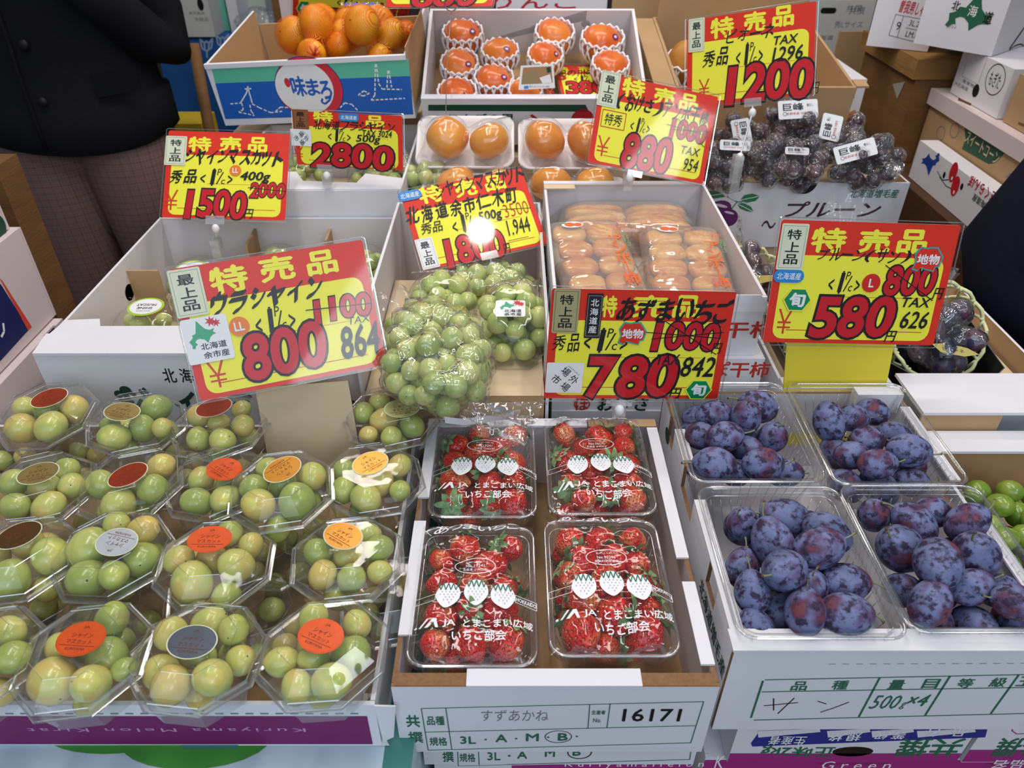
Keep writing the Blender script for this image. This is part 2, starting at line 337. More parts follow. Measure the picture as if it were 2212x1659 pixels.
def _seeds(N,vec,colr,p):
    tc=N.new('ShaderNodeTexCoord'); mp=N.new('ShaderNodeMapping'); mp.inputs['Scale'].default_value=(5.2,5.2,4.0); N.link(tc.outputs['Object'],mp.inputs[0])
    vo=N.new('ShaderNodeTexVoronoi'); vo.inputs['Scale'].default_value=1.0; vo.inputs['Randomness'].default_value=0.45; N.link(mp.outputs[0],vo.inputs['Vector'])
    mr=N.new('ShaderNodeMapRange'); mr.inputs[1].default_value=0.16; mr.inputs[2].default_value=0.24; N.link(vo.outputs['Distance'],mr.inputs[0])
    mx=N.new('ShaderNodeMix',data_type='RGBA'); mx.inputs[6].default_value=rgb((226,176,84)); N.link(mr.outputs[0],mx.inputs[0]); N.link(colr,mx.inputs[7])
    m2=N.new('ShaderNodeMapRange'); m2.inputs[1].default_value=0.1; m2.inputs[2].default_value=0.5; N.link(vo.outputs['Distance'],m2.inputs[0])
    bp=N.new('ShaderNodeBump'); bp.inputs['Strength'].default_value=0.7; bp.inputs['Distance'].default_value=0.05; N.link(m2.outputs[0],bp.inputs['Height']); N.link(bp.outputs[0],p.inputs['Normal'])
    return mx.outputs[2]
BERRY=two_tone('strawberry_skin',[(0.0,(206,18,22)),(0.5,(228,38,32)),(0.75,(234,78,44)),(1.0,(240,136,88))],0.8,2,0.28,0.5,0.3,rand=0.5,sss=0.12,extra=_seeds)
LEAF=two_tone('strawberry_leaf',[(0.0,(84,124,76)),(1.0,(150,180,124))],1.5,2,0.6,0.3,rand=0.6)
KAKI=two_tone('persimmon_skin',[(0.0,(226,134,36)),(0.5,(234,152,48)),(1.0,(240,172,66))],0.6,2,0.25,0.5,0.3,rand=0.7,sss=0.1)
KAKIR=two_tone('red_persimmon_skin',[(0.0,(214,88,32)),(0.5,(228,112,42)),(1.0,(234,134,52))],0.6,2,0.3,0.5,0.2,rand=0.6,sss=0.1)
MIKAN=two_tone('mandarin_skin',[(0.0,(232,130,10)),(0.5,(240,158,20)),(1.0,(240,184,44))],0.6,2,0.4,0.4,0.1,rand=0.9,sss=0.1,bump=0.0)
PEAR=two_tone('brown_pear_skin',[(0.0,(178,120,50)),(0.5,(204,144,66)),(1.0,(216,164,88))],1.2,4,0.5,0.3,rand=0.7)
DRIED=two_tone('dried_persimmon_flesh',[(0.0,(226,144,52)),(0.5,(236,172,80)),(1.0,(244,200,120))],60,3,0.3,0.45,0.2,rand=0.7,sss=0.2)
STEM=mat('pale_green_stem',(132,138,96),0.7,0.2,var=0.2,vscale=200)
STEMT=mat('brown_stem_tip',(92,70,52),0.8,0.2)
# ---------------------------------------------------------------- fruit meshes
def grape_mesh(name,m,long,seed):
    mb=MB(); q=random.Random(seed); mb.sphere((0,0,0),(1,1,long),m,18,12,fn=lambda V:V*(1+0.03*np.sin(3*V[:,:1]+seed)+0.02*np.cos(4*V[:,1:2]+seed)))
    mb.sphere((0,0,long*1.0),(0.06,0.06,0.03),STEMT,6,4); return mb.mesh(name)
GRAPE_ME=[grape_mesh('grape',GRAPE,l,i) for i,l in enumerate((1.0,1.06,1.12,1.16))]
GRAPEG_ME=[grape_mesh('grape_berry',GRAPEG,l,i+9) for i,l in enumerate((1.0,1.05,1.1))]
GREENG_ME=[grape_mesh('green_berry',GREENG,l,i+20) for i,l in enumerate((1.0,1.08))]
KYOHO_ME=[grape_mesh('dark_berry',KYOHO,l,i+5) for i,l in enumerate((1.0,1.08))]
PIONE_ME=[grape_mesh('black_berry',PIONE,l,i+3) for i,l in enumerate((1.0,1.05))]
def plum_mesh(seed):
    q=random.Random(seed); l=q.uniform(1.22,1.34); mb=MB()
    def fn(V):
        a=np.arctan2(V[:,1],V[:,0]); g=1-0.035*np.exp(-(a/0.22)**2)
        V=V.copy(); V[:,:2]*=(g*(1-0.10*(V[:,2]+0.15)**2))[:,None]; return V
    mb.sphere((0,0,0),(1,0.97,l),PLUM,26,18,fn=fn); return mb.mesh('plum')
PLUM_ME=[plum_mesh(i) for i in range(5)]
def stem_mesh(seed):
    q=random.Random(seed); mb=MB(); b=q.uniform(-0.25,0.25); c=q.uniform(-0.3,0.3); L=q.uniform(0.5,0.85)
    pts=[(b*t*t,c*t*t,1.2+L*t) for t in np.linspace(0,1,6)]; mb.tube(pts,[0.055,0.05,0.045,0.045,0.05,0.075],STEM,6)
    mb.sphere(pts[-1],(0.09,0.08,0.06),STEMT,6,4); return mb.mesh('stem')
STEM_ME=[stem_mesh(i) for i in range(5)]
def berry_mesh(seed):
    q=random.Random(seed); mb=MB(); lon=q.uniform(1.15,1.4); w=q.uniform(0.92,1.06); bl=q.uniform(0,6)
    def fn(V):
        z=V[:,2]; V=V.copy(); prof=np.where(z>0,1-0.18*z**2,1-0.45*np.abs(z)**1.7); a=np.arctan2(V[:,1],V[:,0])
        V[:,:2]*=(prof*(1+0.06*np.sin(2*a+bl)+0.03*np.sin(5*a+bl)))[:,None]; V[:,2]=np.where(z>0.75,0.75+(z-0.75)*0.3,z); return V
    mb.sphere((0,0,0),(1,w,lon),BERRY,28,20,fn=fn); return mb.mesh('strawberry')
BERRY_ME=[berry_mesh(i) for i in range(5)]
def calyx_mesh(seed):
    q=random.Random(seed); mb=MB(); n=q.randint(8,10)
    for i in range(n):
        a=2*math.pi*i/n+q.uniform(-0.2,0.2); L=q.uniform(0.85,1.25); wd=q.uniform(0.20,0.30); lift=q.uniform(0.0,0.5); loops=[]
        for t in np.linspace(0,1,6):
            ww=wd*math.sin(math.pi*min(1,0.15+0.85*t))**0.7*(1 if t<0.99 else 0.1); r=0.05+L*t; z=0.98+lift*math.sin(t*2.2)-0.22*t*t
            c=np.array([r*math.cos(a),r*math.sin(a),z]); s=np.array([-math.sin(a),math.cos(a),0])*ww
            loops.append([c-s,c+np.array([0,0,-0.03]),c+s])
        mb.loft(loops,LEAF,closed=False)
    mb.tube([(0,0,0.9),(0.03,0,1.15),(0.1,0.03,1.35)],0.07,LEAF,6); return mb.mesh('calyx')
CALYX_ME=[calyx_mesh(i) for i in range(4)]
def kaki_mesh(m,seed):
    q=random.Random(seed); mb=MB(); f=q.uniform(0.70,0.78)
    def fn(V):
        V=V.copy(); a=np.arctan2(V[:,1],V[:,0]); s=1+0.055*np.cos(4*a); V[:,:2]*=s[:,None]
        rr=np.hypot(V[:,0],V[:,1]); V[:,:2]/=np.maximum(rr,1e-6)[:,None]; rr=np.minimum(1.06,rr**0.75); V[:,:2]*=rr[:,None]
        V[:,2]-=0.10*np.exp(-(rr/0.16)**2)*np.sign(V[:,2]); return V
    mb.sphere((0,0,0),(1,1,f),m,28,18,fn=fn); mb.sphere((0,0,f*0.90),(0.03,0.03,0.02),STEMT,6,4); return mb.mesh('persimmon')
KAKI_ME=[kaki_mesh(KAKI,i) for i in range(3)]; KAKIR_ME=[kaki_mesh(KAKIR,i+5) for i in range(3)]
def rotm(rx=0,ry=0,rz=0): return Euler((rx,ry,rz)).to_matrix().to_4x4()
def M4(p,rot=None,s=1.0):
    M=Matrix.Translation(Vector([float(x) for x in p]))
    if rot is not None: M=M@rot
    return M@Matrix.Diagonal((s,s,s,1)) if np.isscalar(s) else M@Matrix.Diagonal((s[0],s[1],s[2],1))
def rrot(q,amp=math.pi): return rotm(q.uniform(-amp,amp),q.uniform(-amp,amp),q.uniform(-math.pi,math.pi))
def toward(d,roll=0.0):
    return Vector(d).to_track_quat('Z','Y').to_matrix().to_4x4()@Matrix.Rotation(roll,4,'Z')
def relax(P,r,fix=None,lo=None,hi=None,it=80,planes=()):
    """pushes spheres apart; planes: (point, inward normal) they must stay inside"""
    P=np.array(P,float); r=np.array(r,float); n=len(P); w=np.ones(n) if fix is None else np.where(fix,0.35,1.0)
    for _ in range(it):
        d=P[:,None]-P[None]; L=np.linalg.norm(d,axis=2)+np.eye(n)*9; ov=np.maximum(0,r[:,None]+r[None]-L); 
        P+=0.5*((d/L[...,None])*ov[...,None]).sum(1)*w[:,None]
        for q,nn in planes:
            s=(P-np.array(q))@np.array(nn)-r; P-=np.minimum(0,s)[:,None]*np.array(nn)
    return P
_OCT=['right side','far right','far side','far left','left side','near left','near side','near right']
def spots(P,c):
    """a distinct place word for each point round centre c (x,y)"""
    out=[]; seen={}
    R_=max(1e-6,max(math.hypot(p[0]-c[0],p[1]-c[1]) for p in P))
    for p in P:
        dx,dy=p[0]-c[0],p[1]-c[1]; d=math.hypot(dx,dy)
        o='middle' if d<0.28*R_ else _OCT[int(round(math.atan2(dy,dx)/(math.pi/4)))%8]
        k=o if o=='middle' else o
        seen.setdefault(k,[]).append(d); out.append(k)
    cnt={}
    res=[]
    for i,(k,p) in enumerate(zip(out,P)):
        n=out.count(k)
        if n==1: res.append(k); continue
        zs=sorted([j for j in range(len(P)) if out[j]==k],key=lambda j:(-P[j][2],math.hypot(P[j][0]-c[0],P[j][1]-c[1])))
        w=['upper','lower','bottom','hidden','deepest','lowest','under','buried'][zs.index(i)]
        res.append(w+' '+k)
    return res
# ---------------------------------------------------------------- cartons
def wall(mb,F,w,h,out,inn,edge,t=0.004,notch=(),holes=()):
    top=[]; u=0.0
    for a,b,d in sorted(notch):
        top+=[(u,0)] if (u==0.0 and a>0) else []
        top+=[(a,0),(a,d),(b,d),(b,0)]; u=b
    if not top or top[0][0]>0: top=[(0,0)]+[p for p in top if p!=(0,0)]
    top+=[(w,0)]; P=top+[(w,h),(0,h)]
    for cu,cv,a,b in holes:
        E_=[(cu+a*math.sin(q),cv-b*math.cos(q)) for q in np.linspace(0,2*math.pi,17)]
        for i in range(len(P)-1):
            if P[i][1]==P[i+1][1]==0 and P[i][0]<=cu<=P[i+1][0]:
                P=P[:i+1]+[(cu,0)]+E_+[(cu,0)]+P[i+1:]; break
    Q=[p for i,p in enumerate(P) if i==0 or p!=P[i-1]]
    mb.slab(Q,F,-t,0.0,out,edge,inn)
class Carton:
    """open box; local x right, y away, z up from the front bottom edge, optionally tilted towards the front"""
    def __init__(s,name,label,cat,x0,x1,y0,y1,z0,z1,out=None,inn=None,edge=None,floor=None,tilt=0.0,yaw=0.0,roll=0.0,t=0.004,notch={},holes={},group=None,lid=False,skip=''):
        out=out or WHITE; inn=inn or INNER; edge=edge or (KRAFT if out is KRAFT else out); floor=floor or inn; s.t=t
        s.M=Matrix.Translation(Vector((x0,y0,z0)))@Matrix.Rotation(yaw,4,'Z')@Matrix.Rotation(-roll,4,'Y')@Matrix.Rotation(tilt,4,'X'); s.w=x1-x0; s.d=y1-y0; s.h=z1-z0
        s.root=thing(name,label,cat,s.M@Vector((s.w/2,s.d/2,0)),group); mb=MB()
        fl=lambda O,U,V,N:Frame(s.P(O),s.D(U),s.D(V),s.D(N))
        W,D,H=s.w,s.d,s.h
        s.front=fl((0,0,H),(1,0,0),(0,0,-1),(0,-1,0)); s.back=fl((W,D,H),(-1,0,0),(0,0,-1),(0,1,0))
        s.left=fl((0,D,H),(0,-1,0),(0,0,-1),(-1,0,0)); s.right=fl((W,0,H),(0,1,0),(0,0,-1),(1,0,0)); s.top=fl((0,D,H),(1,0,0),(0,-1,0),(0,0,1))
        e=0.0006
        for k,F,a in (('front',s.front,W),('back',s.back,W)):
            if k not in skip: wall(mb,F,a,H,out,inn,edge,t,notch.get(k,()),holes.get(k,()))
        for k,F,a in (('left',s.left,D-2*t-2*e),('right',s.right,D-2*t-2*e)):
            if k not in skip: wall(mb,Frame(F.O+F.U*(t+e),F.U,F.V,F.N),a,H,out,inn,edge,t,notch.get(k,()),holes.get(k,()))
        mb.box((t,t,0.0),(W-t,D-t,t),floor,M=s.M)
        if lid: mb.box((t,t,H-0.003),(W-t,D-t,H),out,M=s.M)
        s.body=part(s.root,'walls',mb)
    def P(s,p): return np.array(s.M@Vector(p))
    def D(s,v): return np.array(s.M.to_3x3()@Vector(v))
    def panel(s,name,lo,hi,m,faces=None,label=None):
        mb=MB(); mb.box(lo,hi,m,M=s.M,faces=faces); return part(s.root,name,mb,label)
    def print_(s,name,fn,F,label=None):
        mb=MB(); fn(Dec(mb,F)); return part(s.root,name,mb,label)
# ================================================================= room shell
def plane(name,pts,m):
    mb=MB(); mb.add(pts,[(0,1,2,3)],m); o=bpy.data.objects.new(name,mb.mesh(name)); COL.objects.link(o); o['kind']='structure'; return o
plane('floor',[(-4,-2.5,0),(4.5,-2.5,0),(4.5,5.2,0),(-4,5.2,0)],mat('concrete_floor',(112,104,98),0.8,0.2,var=0.25,vscale=4,bump=0.2,bscale=20))
plane('wall_back',[(-4,5.2,0),(4.5,5.2,0),(4.5,5.2,3),(-4,5.2,3)],mat('dim_back_wall',(86,82,80),0.8,0.2,var=0.2,vscale=2))
plane('wall_left',[(-2.1,2.4,0),(-1.22,2.42,0),(-1.22,2.42,2.6),(-2.1,2.4,2.6)],mat('pale_partition',(196,192,180),0.7,0.2,var=0.05,vscale=4))
def _tpx(s,t,x,y,w,h,m,n=0.0005,fn='text',**kw):
    """text sized in image pixels about the image point (x,y) of this surface"""
    c=s.at(x,y); W=np.linalg.norm(s.at(x+w/2,y)-s.at(x-w/2,y)); H=np.linalg.norm(s.at(x,y+h/2)-s.at(x,y-h/2))
    getattr(s,fn)(t,c,W,H,m,n,**kw)
Dec.tpx=_tpx
def _lpx(s,pts,w,m,n=0.0004): s.path([s.at(*p) for p in pts],w,m,n)
Dec.lpx=_lpx
def _ppx(s,pts,m,n=0.0004): s.poly([s.at(*p) for p in pts],m,n)
Dec.ppx=_ppx
def hug(c,P,r,pad=0.0015,nu=40,nv=26,smooth=2,floor=None,fall=0.55):
    """closed skin drawn round a heap of spheres, seen from its centre c"""
    P=np.asarray(P,float)-np.asarray(c,float); r=np.asarray(r,float)*np.ones(len(P)); rad=np.zeros((nv+1,nu)); D=np.zeros((nv+1,nu,3))
    for i in range(nv+1):
        a=-math.pi/2+math.pi*i/nv
        for j in range(nu):
            q=2*math.pi*j/nu; d=np.array([math.cos(a)*math.cos(q),math.cos(a)*math.sin(q),math.sin(a)]); D[i,j]=d
            b=P@d; disc=r**2-(np.einsum('ij,ij->i',P,P)-b**2); ok=disc>=0
            rad[i,j]=max((b+np.sqrt(np.maximum(disc,0)))[ok].max() if ok.any() else 0, 0.012)
    base=rad.copy()
    for _ in range(smooth):
        s=(rad+np.roll(rad,1,1)+np.roll(rad,-1,1)+np.vstack([rad[:1],rad[:-1]])+np.vstack([rad[1:],rad[-1:]]))/5; rad=np.maximum(base,s)
    V=D*(rad+pad)[...,None]+np.asarray(c)
    if floor is not None: V[...,2]=np.maximum(V[...,2],floor)
    return V
# ================================================================= table the stall stands on
mb=MB(); mb.box((-0.66,0.30,0.0),(0.70,2.0,0.60),WOODD); mb.box((-0.68,0.27,0.60),(0.72,2.02,0.64),WOOD)
solo('display_table',mb,'low brown wooden stall table under all the fruit boxes','table')
# ================================================================= front row: grape tray
mb=MB(); mb.box((-0.66,0.20,0.642),(-0.089,0.745,0.834),PALEBLUE)
lowbox=thing('melon_carton','large pale blue carton with green discs under the muscat tray','carton',(-0.37,0.47,0.642)); part(lowbox,'walls',mb)
mb=MB(); F=Frame((-0.66,0.745,0.8342),(1,0,0),(0,-1,0)); d=Dec(mb,F)
d.poly([(0.545,0.0),(0.571,0.0),(0.571,0.41),(0.545,0.41)],TEAL)
d.ell(d.at(240,1592),0.055,0.016,mat('leaf_green_print',(70,150,60),0.5)); d.ell(d.at(425,1592),0.070,0.030,MATS['leaf_green_print'],0.0007)
d.ppx([(385,1590),(505,1590),(515,1618),(395,1618)],TEAL,0.0010); d.ppx([(515,1600),(835,1600),(842,1612),(516,1612)],WHITE,0.0012)
part(lowbox,'printing',mb)
TA=Carton('fruit_tray','shallow white tray with a purple printed front, filled with octagonal grape packs','tray',-0.66,-0.118,0.358,0.738,0.8346,0.900,inn=KRAFT,floor=KRAFT)
def pr(d):
    W=TA.w; d.rect((W/2-0.004,0.040),W-0.008,0.046,PURPLEP); d.text('Kuriyama Melon Kirat   Kuriyama Melon',(W*0.46,0.038),W*0.84,0.0075,mat('lilac_ink',(196,150,190),0.5),rot=math.pi,space=1.3)
    d.dash((0.0,0.013),(W-0.01,0.013),0.0018,GREY,0.007,0.006)
TA.print_('printing',pr,TA.front)
mb=MB(); mb.slab([(0,0),(0.018,0.004),(0.012,0.052),(0.002,0.058)],Frame((-0.118,0.357,0.900),(1,0.1,0),(0,0,-1)),-0.0015,0,WHITE); part(TA.root,'corner_flap',mb)
# ---- octagonal packs
OR=0.0575
def octo(r,z,sq=1.0): return [(r*math.cos(q),r*math.sin(q)*sq,z) for q in np.linspace(math.pi/8,2*math.pi+math.pi/8,8,endpoint=False)]
mb=MB(); mb.loft([octo(OR,0.0),octo(OR*0.93,-0.0008),octo(OR*0.91,-0.006),octo(OR*0.80,-0.033)],SHELL,cap1=True,smooth=False); OCT_TRAY=mb.mesh('tray')
mb=MB(); mb.loft([octo(OR*1.01,0.0012),octo(OR*0.95,0.002),octo(OR*0.93,0.007)],SHELLRIM,smooth=False)
mb.loft([octo(OR*0.93,0.007),octo(OR*0.885,0.013),octo(OR*0.60,0.0262)],SHELL,cap1=True,smooth=False)
mb.tube(octo(OR*1.0,0.0012),0.0011,SHELLRIM,5,closed=True,smooth=False); mb.tube(octo(OR*0.925,0.0075),0.0007,SHELLRIM,4,closed=True,smooth=False)
mb.tube(octo(OR*0.60,0.0262),0.00035,SHELLRIM,4,closed=True,smooth=False); OCT_LID=mb.mesh('lid')
def foil(name,c,metal,rough): 
    return mat(name,c,rough,0.6,metal=metal,var=0.25,vscale=70)
FOILS={'orange':foil('orange_foil',(236,92,36),0.25,0.35),'red':foil('dull_red_foil',(176,66,36),0.45,0.3),'silver':foil('silver_foil',(214,220,222),0.35,0.2),'dark':foil('grey_foil',(122,130,140),0.7,0.22),
 'gold':foil('gold_foil',(186,160,96),0.6,0.22),'amber':foil('amber_foil',(222,152,54),0.45,0.3),'clear':clear('gold_film',0.10,0.5,0.10,(0.95,0.9,0.55),0.1),'holo':foil('brown_rainbow_foil',(120,84,50),0.6,0.2)}
def oval_sticker(kind):
    mb=MB(); F=Frame((0,0,0.0267),(1,0,0),(0,-1,0)); d=Dec(mb,F); a,b=0.0205,0.0165
    d.ell((0,0),a,b,CREAM if kind!='orange' else FOILS['orange'],0.0,k=28); d.ell((0,0),a*0.95,b*0.95,FOILS[kind],0.0002,k=28)
    ink=mat('sticker_ink',(120,52,36),0.5); d.text('シャイン',(0,-0.003),0.018,0.0048,ink,0.0004); d.text('マスカット',(0,0.003),0.022,0.0042,ink,0.0004)
    d.text('KURIYAMA',(0,0.0095),0.017,0.0024,ink,0.0004); d.line((-0.015,0.0066),(0.015,0.0066),0.0004,ink,0.0004); d.text('JA',(0,-0.0105),0.005,0.003,ink,0.0004)
    return mb.mesh('sticker')
STK={k:oval_sticker(k) for k in FOILS}
PACKS=[]
def grape_pack(px,py,zr,desc,sticker,spin=0.0,tilt=(0,0),stpx=None,fruit=(),seed=0,lower=False,size=1.0,n=9):
    q=random.Random(seed); c=at_z(px,py,zr); M=M4(c,rotm(R(tilt[0]),R(tilt[1]),R(spin)),size)
    root=bpy.data.objects.new('grape_pack',None); root.empty_display_size=0.02; COL.objects.link(root); root.matrix_world=M
    _props(root,desc,'grape pack','octagonal grape packs' if not lower else 'octagonal grape packs of the lower layer',None)
    for nm,me in (('tray',OCT_TRAY),('lid',OCT_LID)):
        o=bpy.data.objects.new(nm,me); COL.objects.link(o); o.parent=root
    if sticker:
        s=bpy.data.objects.new('sticker',STK[sticker]); COL.objects.link(s); s.parent=o
        if stpx:
            p=at_z(stpx[0],stpx[1],zr+0.0267); l=M.inverted()@Vector(p); L=math.hypot(l.x,l.y); k=min(1,0.019/max(L,1e-6)); s.location=(l.x*k,l.y*k,0)
        s.rotation_euler=(0,0,q.uniform(-0.9,0.9)+ (math.pi if q.random()<0.5 else 0)-R(spin))
    # grapes: those the photo shows, then others beneath
    P=[];rr=[];fx=[]
    for f in fruit:
        r=f[2]/2/FPX*depth(c)*1.06; P.append(at_z(f[0],f[1],zr+0.003)); rr.append(r*0.97); fx.append(True)
    k=max(0,n-len(P))
    for i in range(k):
        a=2*math.pi*i/k+q.random(); P.append(np.array(c)+np.array([0.027*math.cos(a),0.027*math.sin(a),-0.017+q.uniform(-0.002,0.003)])); rr.append(q.uniform(0.0125,0.0142)); fx.append(False)
    if not P: return root
    cc=np.array(c); pl=[(cc+np.array([0,0,0.0235]),(0,0,-1)),(cc+np.array([0,0,-0.0325]),(0,0,1))]
    ap=OR*size*0.90*math.cos(math.pi/8)
    for a in np.arange(8)*math.pi/4+R(spin): nn=np.array([-math.cos(a),-math.sin(a),0]); pl.append((cc-nn*ap,nn))
    P=relax(P,rr,fx,planes=pl); names=spots(P,c[:2])
    short=desc.split(';')[0]
    for i,(p,r) in enumerate(zip(P,rr)):
        tone=q.choice(('pale green','yellow-green','amber-tinged','soft green'))
        place('grape',GRAPE_ME[q.randrange(4)],M4(p,rrot(q),r/1.05),f'muscat grape at {names[i]} of {PK[0]}','grape','grapes in octagonal packs')
    return root
PK=['']
def gp(tag,*a,**k): PK[0]=tag; return grape_pack(*a,**k)
ZU=0.935
gp('the front pack with the brightest orange sticker',185,1425,ZU,'octagonal grape pack with bright orange sticker in the front row, left of the grey-stickered one','orange',6,(3,-2),(175,1380),[(265,1372,72),(248,1430,92),(132,1488,100),(128,1424,66),(215,1500,76),(295,1450,50)],11,n=10)
gp('the front pack with the blue-grey sticker',430,1420,ZU,'octagonal grape pack with blue-grey foil sticker in the middle of the front row','dark',-4,(0,4),(415,1386),[(440,1338,76),(372,1375,76),(505,1388,68),(347,1450,82),(478,1476,80),(402,1492,84),(515,1455,66),(440,1440,60)],12,n=11)
gp('the front pack at the purple tray corner',700,1412,ZU,'octagonal grape pack with pale orange sticker at the front corner beside the strawberry carton','orange',3,(0,-2),(693,1373),[(678,1334,68),(755,1400,80),(615,1430,66),(687,1425,64),(657,1485,66),(716,1476,78),(768,1385,60)],13,n=10)
gp('the front pack cut off by the frame',-55,1430,ZU,'octagonal grape pack cut off at the lower left edge of the picture','red',10,(0,0),(-60,1385),[(20,1372,72),(18,1425,74),(-40,1470,80),(-70,1400,80)],14,n=8)
gp('the second-row pack with rainbow foil',42,1212,ZU,'octagonal grape pack with brown rainbow foil sticker at the left edge, second row','holo',12,(0,3),(40,1155),[(95,1195,76),(40,1250,82),(-10,1190,80),(20,1190,70)],15,n=9)
gp('the pack with the silver sticker',245,1203,ZU,'octagonal grape pack with round silver sticker and a glaring lid, second row','silver',-3,(4,0),(252,1170),[(175,1215,88),(210,1265,86),(195,1170,60),(330,1200,66),(310,1240,78),(262,1262,60)],16,n=10)
gp('the red-stickered pack beside the silver one',467,1222,ZU,'octagonal grape pack with deep red sticker and amber grapes, beside the silver-stickered one','orange',7,(2,3),(453,1165),[(403,1218,60),(458,1208,66),(522,1210,74),(412,1272,86),(486,1282,66),(488,1180,62),(545,1195,56)],17,n=10)
gp('the orange-stickered pack by the strawberry carton',752,1212,ZU,'octagonal grape pack with half-clear orange sticker, second row beside the strawberry carton','amber',10,(-1,2),(741,1157),[(690,1196,62),(800,1160,56),(815,1188,60),(752,1198,64),(704,1245,60),(763,1248,62),(818,1240,52)],18,n=10)
gp('the third-row pack with a gold sticker',93,1062,ZU,'octagonal grape pack with gold sticker at the left end of the third row','gold',24,(2,0),(82,1022),[(147,1012,56),(145,1060,58),(40,1050,62),(92,1050,60),(48,1098,56),(105,1105,66)],19,n=9)
gp('the third-row pack with a dull red sticker',285,1050,ZU,'octagonal grape pack with dull red sticker, third row beside the gold-stickered one','red',20,(2,-3),(276,1025),[(345,1015,58),(231,1050,60),(296,1055,62),(342,1078,66),(268,1095,70)],20,n=9)
gp('the third-row pack with a peach sticker',470,1050,ZU,'octagonal grape pack with peach and orange sticker in the third row, partly under its neighbour','orange',-12,(0,0),(484,1013),[(436,1036,56),(438,1084,60),(495,1050,52),(485,1105,60)],21,n=8)
gp('the raised pack before the cardboard strip',610,1062,ZU+0.012,'octagonal grape pack with red and gold sticker, raised before the brown cardboard strip','amber',12,(5,0),(610,1014),[(577,1012,54),(678,1045,64),(556,1062,60),(618,1052,58),(570,1098,70),(640,1098,80)],22,n=9)
gp('the third-row pack nearest the strawberries',806,1040,ZU,'octagonal grape pack with orange and gold sticker in the third row, nearest the strawberries','amber',16,(3,3),(800,1000),[(742,1020,54),(856,1014,50),(752,1062,58),(825,1053,62),(866,1062,46),(795,1085,64)],23,n=9)
gp('the rear pack with the brown-red sticker',103,902,ZU+0.012,'octagonal grape pack with brown-red sticker at the left end of the rear row','red',2,(6,-2),(107,860),[(55,880,52),(168,896,60),(104,892,58),(55,930,66),(120,928,62)],24,n=9)
gp('the rear pack with a pale gold sticker',297,920,ZU+0.012,'octagonal grape pack with pale gold sticker in the rear row before the big white carton','gold',25,(2,5),(264,890),[(341,890,62),(303,938,56),(254,960,60),(238,920,44),(345,935,44)],25,n=8)
gp('the rear pack under the 800 card',477,925,ZU+0.012,'octagonal grape pack with speckled orange sticker in the rear row below the large 800 card','red',-14,(3,0),(462,880),[(418,890,50),(522,885,42),(428,948,50),(480,958,56),(474,915,46),(526,922,50)],26,n=9)
gp('the rear pack beside the bagged bunch',845,908,ZU+0.012,'octagonal grape pack with clear gold sticker in the rear row beside the bagged muscat bunch','clear',-22,(0,4),(868,880),[(812,858,50),(790,895,46),(828,908,58),(890,920,52),(848,955,46),(795,940,40)],27,n=9)
low=[(100,1330),(245,1335),(150,985),(25,1000),(360,1000),(600,1190),(850,1300),(565,1345),(330,1180),(720,1140),(700,960),(545,1010),(200,1130)]
for i,(x,y) in enumerate(low):
    near=['left of and below the silver sticker','under the silver-stickered pack','below the brown-red sticker','under the rear row at left','under the pale gold sticker','in front of the raised pack','under the half-clear sticker','under the deep red-stickered pack','between silver and dull red stickers','under the orange and gold sticker','behind the cardboard strip foot','under the speckled sticker','under the third-row gold sticker'][i]
    gp('the lower pack '+near,x,y,0.874,'octagonal grape pack of the lower layer '+near,None,i*17,(0,0),None,[],50+i,True,n=6 if i not in (10,8,1) else 3)
# ================================================================= strawberries
for k,(dx,dy,zt,nm) in enumerate(((0.012,0.004,0.8065,'white carton with green size table, directly under the strawberry carton'),(0.02,0.010,0.760,'white and magenta melon carton at the bottom under the strawberry cartons'))):
    c=Carton('strawberry_carton' if k==0 else 'melon_carton',nm,'carton',-0.098+dx,0.175+dx*0.3,0.374+dy,0.722,zt-0.045 if k==0 else 0.6405,zt,lid=True)
    if k==0:
        def pr(d):
            W=d.F.U; 
            d.tpx('撰',968,1634,24,22,GREEN,bold=0.012); d.tpx('規格',1010,1636,34,18,GREEN,bold=0.01); d.tpx('3L',1067,1633,28,17,GREEN,bold=0.01); d.tpx('・',1100,1632,6,4,GREEN); d.tpx('A',1128,1630,22,16,GREEN,bold=0.02); d.tpx('M',1188,1626,22,16,GREEN,bold=0.02); d.tpx('B',1246,1624,18,15,GREEN,bold=0.02)
            d.lpx([(988,1610),(990,1654),(1490,1640),(1495,1600)],0.0009,GREEN); d.lpx([(1033,1609),(1035,1652)],0.0009,GREEN); d.ring(d.at(1252,1625),0.012,0.012,0.0012,BLACK)
        c.print_('printing',pr,c.front)
    else:
        def pr(d):
            W_=c.w; d.poly([(W_*0.30,0.012),(W_,0.004),(W_,0.06),(W_*0.30,0.06)],MAGENTAP); d.tpx('KuriyamaMelon',1370,1651,300,16,WHITEINK,space=1.6); d.tpx('K',1555,1645,18,26,WHITEINK)
        c.print_('printing',pr,c.front)
SB=Carton('strawberry_carton','open white carton with green printed table, holding four strawberry packs','carton',-0.103,0.177,0.365,0.727,0.810,0.916,inn=INNER,floor=KRAFT,edge=CORR,
  notch={'right':((0.05,0.085,0.02),(0.20,0.235,0.02)),'left':((0.06,0.09,0.02),)})
W=SB.w
SB.panel('front_ledge',(0.002,0.001,0.1035),(0.066,0.013,0.1065),CORR); SB.panel('front_ledge',(W-0.066,0.001,0.1035),(W-0.002,0.013,0.1065),CORR)
